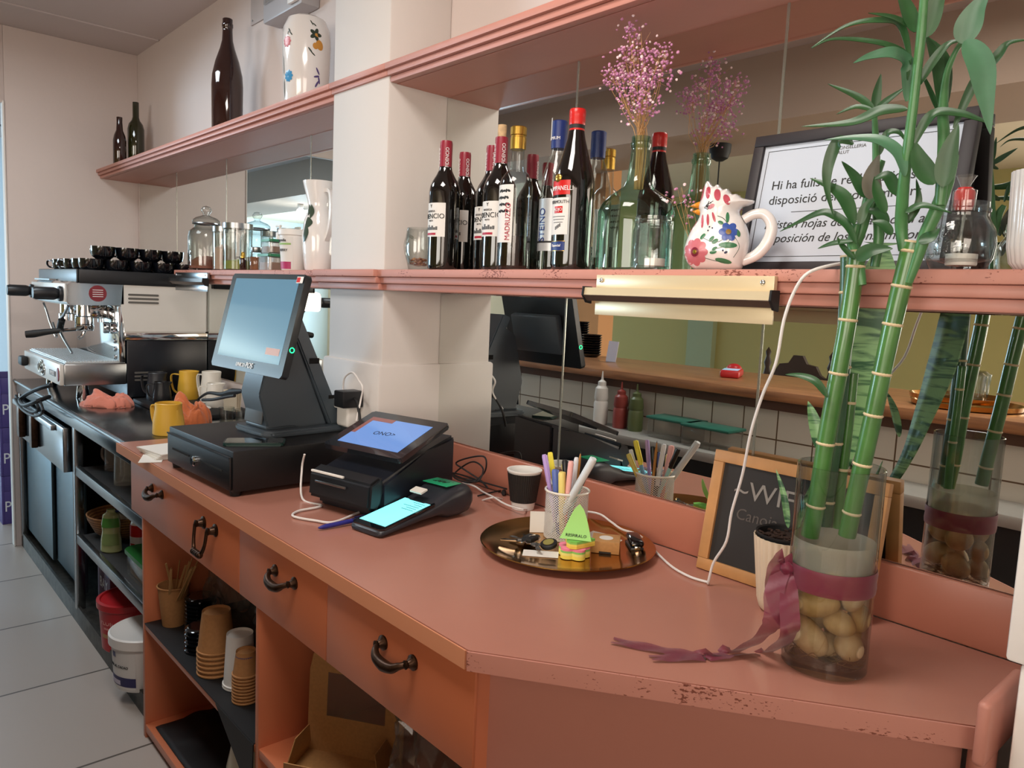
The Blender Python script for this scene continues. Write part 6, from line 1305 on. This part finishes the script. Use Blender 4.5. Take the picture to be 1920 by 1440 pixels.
t = thing('painted_vase', 'white ceramic vase painted with flowers on the top shelf by the pillar', 'vase', (-2.395, 1.195, ZU))
bm = BM(); lathe(bm, [(0, .003), (.066, 0), (.069, .005), (.074, .10), (.077, .20), (.074, .245), (.060, .275), (.045, .283), (.043, .278), (.058, .268), (.070, .24), (.07, .1), (0, .02)], 56, caps=False); bd = obj('body', bm, white_glaze, t)
vr = lambda z: (.0695 + .005 * z / .10 if z < .1 else .074 + .003 * (z - .1) / .1 if z < .2 else .077 - .003 * (z - .2) / .045 if z < .245 else .074 - .014 * (z - .245) / .03)
def vblob(bm, a, z, ra, rz_, rot=0, off=.0006):
    n_ = 16; c = bm.verts.new((math.cos(a) * (vr(z) + off * 2), math.sin(a) * (vr(z) + off * 2), z)); vs = []
    for k in range(n_):
        th = 2 * PI * k / n_; u = ra * math.cos(th); v = rz_ * math.sin(th); du = (u * math.cos(rot) - v * math.sin(rot)) / .075; dz = u * math.sin(rot) + v * math.cos(rot); vs.append(bm.verts.new((math.cos(a + du) * (vr(z + dz) + off), math.sin(a + du) * (vr(z + dz) + off), z + dz)))
    for k in range(n_): bm.faces.new((c, vs[k], vs[(k + 1) % n_]))
def vpaint(nm, bl, m_):
    bm = BM()
    for q in bl: vblob(bm, *q)
    return obj(nm, bm, m_, bd)
VC = TH + 1.05     # side that faces the room's right
def petals(a, z, r_, n_, pr_): return [(a + r_ * math.cos(k * 2 * PI / n_) / .075, z + r_ * math.sin(k * 2 * PI / n_), pr_, pr_ * .6, k * 2 * PI / n_) for k in range(n_)]
vpaint('pink_flower', petals(VC - .85, .190, .009, 9, .009) + [(VC - .85, .190, .005, .006)], MATS['rose_glaze']); vpaint('blue_flower', petals(VC - .78, .085, .010, 9, .009), mat('sky_blue_glaze', '#3f92c4', .25))
vpaint('dark_flower', petals(VC + .42, .215, .010, 5, .010), mat('dark_olive_glaze', '#2f3a2c', .3)); vpaint('ochre_flower', [(VC + .46, .213, .006, .010, .2), (VC + .60, .185, .012, .016, .4), (VC + .42, .180, .009, .010, .2)], mat('ochre_glaze', '#c98d3c', .3))
vpaint('dark_strokes', [(VC - .72, .222, .003, .009, .5), (VC - .62, .212, .002, .007, .8), (VC - .80, .216, .002, .006, -.3), (VC + .20, .165, .0025, .010, .7), (VC + .32, .155, .002, .009, .9), (VC + .26, .250, .002, .009, .5), (VC + .38, .245, .002, .007, .9), (VC - 1.12, .12, .002, .03, .05), (VC - 1.12, .05, .0025, .03, -.05), (VC + .35, .03, .002, .012, .4)], MATS['dark_olive_glaze'])
vpaint('violet_scrolls', [(VC + .55, .105, .003, .012, .5), (VC + .50, .088, .010, .003, .3), (VC + .52, .065, .003, .012, -.5), (VC + .62, .078, .003, .012, .2)], mat('violet_glaze', '#54457e', .3)); vpaint('red_dots', [(VC + .45, .035, .004, .003), (VC + .55, .042, .004, .003)], pink)
t = thing('cover_plate', 'flat grey blanking plate high on the wall above the brown bottle', 'wall plate', (-2.98, 1.3055, 2.46)); bm = BM(); box(bm, -.11, .11, -.006, 0, -.02, .16, bev=.002); obj('plate', bm, mat('plate_grey', '#b5aaa5', .5), t)
bm = BM(); sphere(bm, (-.09, -.006, -.005), .004, 8, 6); obj('screw', bm, steel, t)
t = thing('junction_box', 'grey plastic meter box on the wall above the painted vase', 'junction box', (-2.68, 1.3055, 2.40))
bm = BM(); box(bm, -.15, .16, -.07, 0, -.03, .22, bev=.008); obj('box_body', bm, mat('box_grey', '#a9a6a8', .4), t); bm = BM(); box(bm, -.13, .06, -.078, -.07, .03, .2, bev=.004); obj('clear_window', bm, clear2, t); bm = BM(); box(bm, .08, .14, -.085, -.07, -.02, .2, bev=.005); obj('cover_strip', bm, white_plastic, t)
struct('trim_4', (-4.25, -4.225, -.8, 1.3, H - .006, H), ceil_mat)

# ------------------------------------------------------------------ inside the steel counter rack
ZR = .6555
def mugglass(lb, x, y, r, h, tint):
    t = thing('glass_mug', lb, 'mug', (x, y, ZR), .6, 'upturned glass mugs on the top rack shelf')
    bm = BM(); lathe(bm, [(r * .9, 0), (r, .004), (r, h * .8), (r * .85, h * .93), (r * .6, h), (0, h)], 32, caps=False); obj('glass_body', bm, tint, t)
    bm = BM(); tube(bm, [(-r * .95, 0, h * .75), (-r * 1.5, 0, h * .7), (-r * 1.55, 0, h * .4), (-r * .98, 0, h * .2)], .005, 8); obj('handle', bm, tint, t)
pinkg = thin_glass('pink_tinted_glass', (.85, .68, .72), (.55, .36, .42), haze=.12)
rackg = thin_glass('rack_glass', (.93, .94, .94), (.6, .64, .64), haze=.12)
mugglass('pink tinted upturned glass mug at the left of the rack', -3.27, .84, .045, .115, pinkg)
mugglass('pink tinted upturned glass mug second from left on the rack', -3.13, .86, .045, .115, pinkg)
mugglass('clear glass mug at the back left of the rack', -3.20, .98, .045, .12, rackg)
for k, (x, y, h) in enumerate(((-3.02, .80, .135), (-2.95, .87, .13), (-2.80, .80, .15), (-2.72, .86, .15))):
    bm = BM(); lathe(bm, [(.036, 0), (.033, h), (0, h)], 28, caps=False); lathe(bm, [(.033, 0), (.030, h - .01), (0, h - .01)], 28, caps=False); o = obj('tumbler', bm, rackg); o.location = (x, y, ZR); tag(o, 'upturned clear tumbler on the top rack shelf, %s' % ('leftmost of four', 'second from left', 'third from left', 'rightmost, by the coral panel')[k], 'glass', 'upturned tumblers on the rack')
ZR2 = .3757
m, nt, b = node_mat('wicker'); b.inputs['Roughness'].default_value = .7
tc = nt.nodes.new('ShaderNodeTexCoord'); wv = nt.nodes.new('ShaderNodeTexWave'); wv.bands_direction = 'Z'; wv.inputs['Scale'].default_value = 26; wv.inputs['Distortion'].default_value = 3; wv.inputs['Detail Scale'].default_value = 12
r = nt.nodes.new('ShaderNodeValToRGB'); r.color_ramp.elements[0].color = lin('#7a4a26'); r.color_ramp.elements[1].color = lin('#b9824a'); bp = nt.nodes.new('ShaderNodeBump'); bp.inputs['Strength'].default_value = .6; bp.inputs['Distance'].default_value = .004
nt.links.new(tc.outputs['Object'], wv.inputs['Vector']); nt.links.new(wv.outputs['Fac'], r.inputs[0]); nt.links.new(r.outputs[0], b.inputs['Base Color']); nt.links.new(wv.outputs['Fac'], bp.inputs['Height']); nt.links.new(bp.outputs['Normal'], b.inputs['Normal'])
wicker = m
t = thing('wicker_basket', 'shallow woven basket of packets on the middle rack shelf', 'basket', (-3.29, .865, ZR2)); t.scale = (.86, .86, .95)
bm = BM(); lathe(bm, [(0, .004), (.08, 0), (.12, .03), (.15, .085), (.155, .105), (.150, .107), (.142, .085), (.11, .034), (0, .012)], 56, caps=False); obj('woven_body', bm, wicker, t)
bm = BM(); tube(bm, [(-.145, .02, .10), (-.09, .06, .17), (0, .08, .20), (.09, .06, .17), (.145, .02, .10)], .005, 8); obj('handle', bm, wicker, t)
for k, (x, y, rz, c, lb) in enumerate(((-3.28, .84, .5, '#d8d4c4', 'white and blue snack packet lying in the wicker basket'), (-3.25, .90, 1.2, '#c9bfa4', 'cream packet at the back of the wicker basket'))):
    t = thing('snack_packet', lb, 'packet', (x, y, ZR2 + .05), rz); bm = BM(); sphere(bm, (0, 0, .03), 1, 16, 12, (.05, .035, .028)); crumple(bm, .008, 40, k); obj('packet_body', bm, P_(c, .4), t)
    if k == 0: bm = BM(); box(bm, -.035, .03, -.016, .006, .056, .060, M=RY(-.15)); obj('blue_strip', bm, mat('packet_blue', '#33488f', .4), t)
t = thing('squeeze_bottle', 'clear green-labelled squeeze bottle before the wicker basket', 'bottle', (-3.11, .775, ZR2), .8)
bm = BM(); lathe(bm, [(.035, 0), (.040, .005), (.038, .05), (.033, .08), (.036, .11), (.030, .145), (.016, .155), (.016, .165), (0, .166)], 32, M=Matrix.Diagonal((1, .7, 1, 1))); obj('body', bm, mat('pale_green_liquid', '#a9b07c', .15, coat=.5), t)
bm = BM()
for a0 in (TH + .3,): merge(bm, patch(.0385, a0, 1.0, .10, .135, r2=.034))
obj('green_label', bm, mat('leaf_green_label', '#4f8a3a', .5), t, M=Matrix.Diagonal((1, .72, 1, 1)))
obj('round_label', patch(.0395, TH + .3, .9, .03, .075, r2=.035), mat('olive_label', '#7f9258', .5), t, M=Matrix.Diagonal((1, .73, 1, 1)))
t = thing('sauce_bottle', 'white plastic sauce bottle with red label beside the coral panel', 'bottle', (-3.07, .87, ZR2), .5)
bm = BM(); lathe(bm, [(.035, 0), (.038, .005), (.038, .10), (.030, .125), (.014, .14), (.010, .16)], 32); obj('body', bm, white_plastic, t); l_ = obj('red_label', patch(.0382, TH + .1, .9, .06, .105), red_cap, t); obj('cream_label', patch(.0382, TH + .1, .9, .015, .058), label_white, t); obj('red_patch', patch(.0388, TH - .1, .3, .02, .034), red_cap, l_)
t = thing('lidded_box', 'see-through food box of oats with green lid on the middle rack shelf', 'container', (-2.73, .84, ZR2), .0)
bm = BM(); prism(bm, rrect(.26, .17, .03), 0, .075, bev=.006); obj('body', bm, clear2, t); bm = BM(); prism(bm, rrect(.24, .15, .025), .003, .045); obj('oats', bm, mat('oats', '#a98560', .9, noise_scale=200, noise_amt=.4), t)
bm = BM(); prism(bm, rrect(.272, .182, .032), .075, .09, bev=.005); obj('lid', bm, mat('bright_green_lid', '#2c7a35', .4), t)
t = thing('carton_box', 'dark red and purple carton reading BAY on the bottom rack shelf', 'box', (-3.335, .905, .0605), 0)
bm = BM(); box(bm, -.04, .145, -.115, .14, 0, .235, bev=.002); cb = obj('carton', bm, mat('maroon_carton', '#6d2030', .6), t)
bm = BM(); box(bm, -.038, .143, -.1165, -.115, .002, .232); fp_ = obj('printed_front', bm, mat('plum_print', '#55263f', .6), cb); lettering('BAY', .062, white_ink, fp_, T(.05, -.1170, .125) @ RX(PI / 2)); bm = BM(); box(bm, .09, .12, -.1172, -.1165, .17, .215); obj('blue_badge', bm, blue_ink, fp_)
t = thing('red_tub', 'round red plastic tub printed FLUIDA on the bottom rack shelf', 'tub', (-2.955, .805, .0605))
bm = BM(); lathe(bm, [(.098, 0), (.102, .005), (.112, .165)], 48); obj('tub_body', bm, mat('red_tub_plastic', '#b31f25', .35), t); bm = BM(); lathe(bm, [(.115, .158), (.119, .162), (.119, .184), (.108, .186), (.104, .180), (0, .180)], 48); obj('lid', bm, MATS['red_tub_plastic'], t)
fit_text(t, 'FLUIDA', .030, mat('pale_red_print', '#e0a8a0', .5), .108, TH + .55, .115); fit_text(t, 'SALSA SABOR', .010, MATS['pale_red_print'], .107, TH + .55, .092); obj('tan_sticker', patch(.105, TH + .35, .22, .055, .07, r2=.1062), mat('tan_sticker', '#b88a60', .6), t)
t = thing('white_bucket', 'white plastic bucket of cocoa cream on the bottom rack shelf', 'bucket', (-2.64, .765, .0605))
bm = BM(); lathe(bm, [(.096, 0), (.100, .005), (.110, .160)], 48); obj('bucket_body', bm, white_plastic, t); bm = BM(); lathe(bm, [(.113, .150), (.118, .153), (.118, .182), (.112, .186), (.100, .180), (0, .180)], 48); obj('lid', bm, white_plastic, t)
l_ = obj('label', patch(.101, TH + .2, .75, .012, .140, r2=.1085), label_white, t); obj('dark_band', patch(.1022, TH + .2, .75, .020, .052, r2=.1040), mat('indigo_band', '#2c2a5c', .5), l_); obj('berry_patch', patch(.1030, TH - .42, .13, .055, .138, r2=.1090), mat('berry_print', '#7a2b2c', .5), l_)
fit_text(l_, 'CREMA AL CACAO', .012, ink, .1068, TH + .25, .088); obj('pale_box', patch(.1030, TH + .05, .35, .024, .040, r2=.1042), mat('pale_lilac', '#c7c0d0', .6), l_); obj('navy_badge', patch(.1080, TH + .15, .08, .118, .136, r2=.1090), blue_ink, l_)

# ------------------------------------------------------------------ inside the coral counter
ZK = .3705
t = thing('shelf_liner', 'black rubber liner sheet draped over the middle shelf edge', 'liner', (0, 0, ZK))
bm = BM(); box(bm, -2.378, -1.578, .682, 1.15, 0, .003); prism(bm, [(-1.80, 0), (-1.575, 0), (-1.578, -.06), (-1.64, -.10)], -.002, .001, M=T(0, .680, .002) @ RX(PI / 2)); obj('sheet', bm, rubber, t)
ZK += .0032
t = thing('liner_mat', 'crumpled black mat on the floor board of the coral counter', 'mat', (-2.02, .95, .0455)); bm = BM(); bmesh.ops.create_grid(bm, x_segments=40, y_segments=30, size=1)
for v in bm.verts: x, y = v.co.x, v.co.y; v.co = Vector((x * .32, y * .25, .004 + .02 * max(0, noise.noise(Vector((x * 3, y * 3, 1)))) + .035 * max(0, y - .8)))
o = obj('mat_sheet', bm, rubber, t); md = o.modifiers.new('s', 'SOLIDIFY'); md.thickness = .002
t = thing('stirrer_cup', 'kraft paper cup full of wooden stirrers on the middle shelf', 'cup', (-2.325, .75, ZK), 0, rot=(0, .0, 0))
bm = BM(); taper(bm, .032, .045, .120); obj('cup_body', bm, cup_card, t)
random.seed(5)
for k in range(16):
    a = random.random() * 6.3; q = random.random() * .02; bm = BM(); e = Vector((.075 + random.gauss(0, .022), .01 + random.gauss(0, .02), .205 + random.gauss(0, .012)))
    s0 = Vector((q * math.cos(a) - .01, q * math.sin(a), .01)); d = e - s0; M_ = T(s0.x, s0.y, s0.z) @ d.to_track_quat('Z', 'Y').to_matrix().to_4x4() @ RZ(random.random() * 3); box(bm, -.003, .003, -.0008, .0008, 0, d.length, M=M_); obj('stirrer', bm, mat('birch_stirrer', '#c79a62', .7), t)
def cupstack(lb, x, y, r0, r1, h, n_, step, m_, band=None, grp=None):
    for k in range(n_):
        t = thing('takeaway_cup', (lb % ('top cup' if k == n_ - 1 else 'lowest cup' if k == 0 else 'one of the nested cups')), 'cup', (x, y, ZK + k * step), group=grp)
        bm = BM(); lathe(bm, [(r1, 0), (r1 + .003, .002), (r1 + .003, .005), (r1, .006), (r0, h), (r0 - .003, h - .006), (0, h - .006)], 40, caps=False); obj('cup_body', bm, m_, t)
        if band and k == n_ - 1: obj('printed_band', patch(r1 - (r1 - r0) * .72, TH + .2, 1.6, h * .62, h * .84, r2=r1 - (r1 - r0) * .86), band, t)
cupstack('brown kraft cup upside down in the tall stack, %s', -1.960, .742, .036, .047, .108, 6, .0125, cup_card, None, 'upturned kraft cups in the tall stack')
cupstack('white paper cup upside down in the white stack, %s', -1.852, .762, .033, .040, .135, 2, .006, mat('cup_white', '#e8e6e2', .6), None, 'upturned white cups in the stack')
cupstack('small kraft cup upside down in the short stack, %s', -1.772, .745, .024, .031, .062, 9, .0085, cup_card, mat('blue_red_band', '#3c3f6e', .5), 'small upturned kraft cups by the divider')
for k in range(9):
    bm = BM(); lathe(bm, [(.043, 0), (.045, .002), (.045, .006), (.040, .008), (.036, .012), (0, .011)], 36, M=RY(.0)); o = obj('cup_lid', bm, black_gloss); o.location = (-2.24 + .002 * (k % 2), .80, ZK + k * .0118); tag(o, 'black plastic cup lid in the upright stack beside the stirrer cup', 'lid', 'black lids stacked by the stirrer cup')
for k in range(6):
    bm = BM(); lathe(bm, [(.043, 0), (.045, .002), (.045, .006), (.040, .008), (.036, .012), (0, .011)], 36); o = obj('cup_lid', bm, black_gloss); o.location = (-2.11, .755 + .002 * (k % 2), ZK + k * .0118); tag(o, 'black plastic cup lid in the low stack before the kraft cups', 'lid', 'black lids stacked before the kraft cups')
film = thin_glass('crinkled_film', (.88, .88, .87), (.6, .6, .6), rough=.12, haze=.06)
def bag(lb, loc, sc_, seed):
    bm = BM(); bmesh.ops.create_icosphere(bm, subdivisions=4, radius=1)
    for v in bm.verts:
        n_ = noise.noise(v.co * 2.2 + Vector((seed, 0, 0))); n2_ = noise.cell(v.co * 3.5 + Vector((seed, 0, 0))); v.co = v.co * (1 + .28 * n_ + .10 * n2_); v.co = Vector((v.co.x * sc_[0], v.co.y * sc_[1], max(-.98, v.co.z) * sc_[2] + sc_[2] * .98))
    o = obj('plastic_bag', bm, film, smooth=0); o.location = loc; tag(o, lb, 'bag')

bag('crumpled clear plastic bag behind the stack of kraft cups', (-1.84, .90, ZK), (.13, .09, .145), 3)
bag('crumpled clear plastic bag behind the cup of stirrers', (-2.19, .89, ZK), (.13, .075, .15), 8)
bag('crumpled clear plastic bag beside the kraft window box', (-1.08, .86, .373), (.12, .12, .14), 14)
# kraft box with a window, open
t = thing('cake_box', 'open kraft cardboard cake box with a window in its raised lid', 'box', (-1.395, .835, .3728), .60)
bm = BM(); box(bm, -.11, .11, -.11, .0, 0, .002); prism(bm, [(-.11, 0), (.11, 0), (.10, .05), (-.10, .05)], 0, .002, M=T(0, -.11, 0) @ RX(PI / 2 + .35)); prism(bm, [(-.06, 0), (.06, 0), (.04, .08), (-.02, .08)], 0, .002, M=T(-.11, -.05, 0) @ RZ(-PI / 2) @ RX(PI / 2 - .2)); prism(bm, [(-.06, 0), (.06, 0), (.02, .08), (-.04, .08)], 0, .002, M=T(.11, -.05, 0) @ RZ(PI / 2) @ RX(PI / 2 - .3)); obj('tray', bm, cardboard, t)
bm = BM(); ML = T(0, .0, .0) @ RX(PI / 2 - .05)
for q in ((-.115, .115, 0, .085), (-.115, -.07, .085, .185), (.07, .115, .085, .185)): box(bm, q[0], q[1], q[2], q[3], 0, .002, M=ML)
prism(bm, [(-.115, .185), (.115, .185), (.108, .222), (.088, .238), (-.088, .238), (-.108, .222)], 0, .002, M=ML)
ld = obj('lid', bm, cardboard, t); bm = BM(); box(bm, -.07, .07, .085, .185, .0005, .0012, M=ML); obj('window_film', bm, clear2, ld)
# pale vases standing low in the middle
for k, (x, y, s_) in enumerate(((-1.86, .80, 1), (-1.70, .775, .9))):
    t = thing('cream_vase', ('cream ceramic vase at the bottom of the coral counter, left one', 'cream ceramic vase at the bottom of the coral counter, right one')[k], 'vase', (x, y, .0455), group='cream vases at the bottom of the counter'); t.scale = (s_, s_, s_)
    bm = BM(); lathe(bm, [(.035, 0), (.055, .03), (.065, .09), (.05, .16), (.028, .21), (.022, .26), (.025, .285), (.020, .285)], 40); obj('body', bm, mat('cream_glaze', '#cfc9ae', .3, coat=.3), t)

t = thing('hanging_fabric', 'dark teal fabric hanging beyond the doorway on the left', 'coat', (-5.6, .66, 1.35))  # plain dark fabric shape hanging past the doorway
bm = BM(); sphere(bm, (0, 0, .42), 1, 24, 18, (.06, .14, .48)); crumple(bm, .03, 6, 2); obj('fabric_body', bm, mat('dark_teal_fabric', '#2c3438', .9, bump=.4, bump_scale=60), t)
bm = BM(); tube(bm, [(0, 0, .86), (0, .02, .95), (0, .54, .96)], .006, 8); obj('hanger_hook', bm, steel, t)
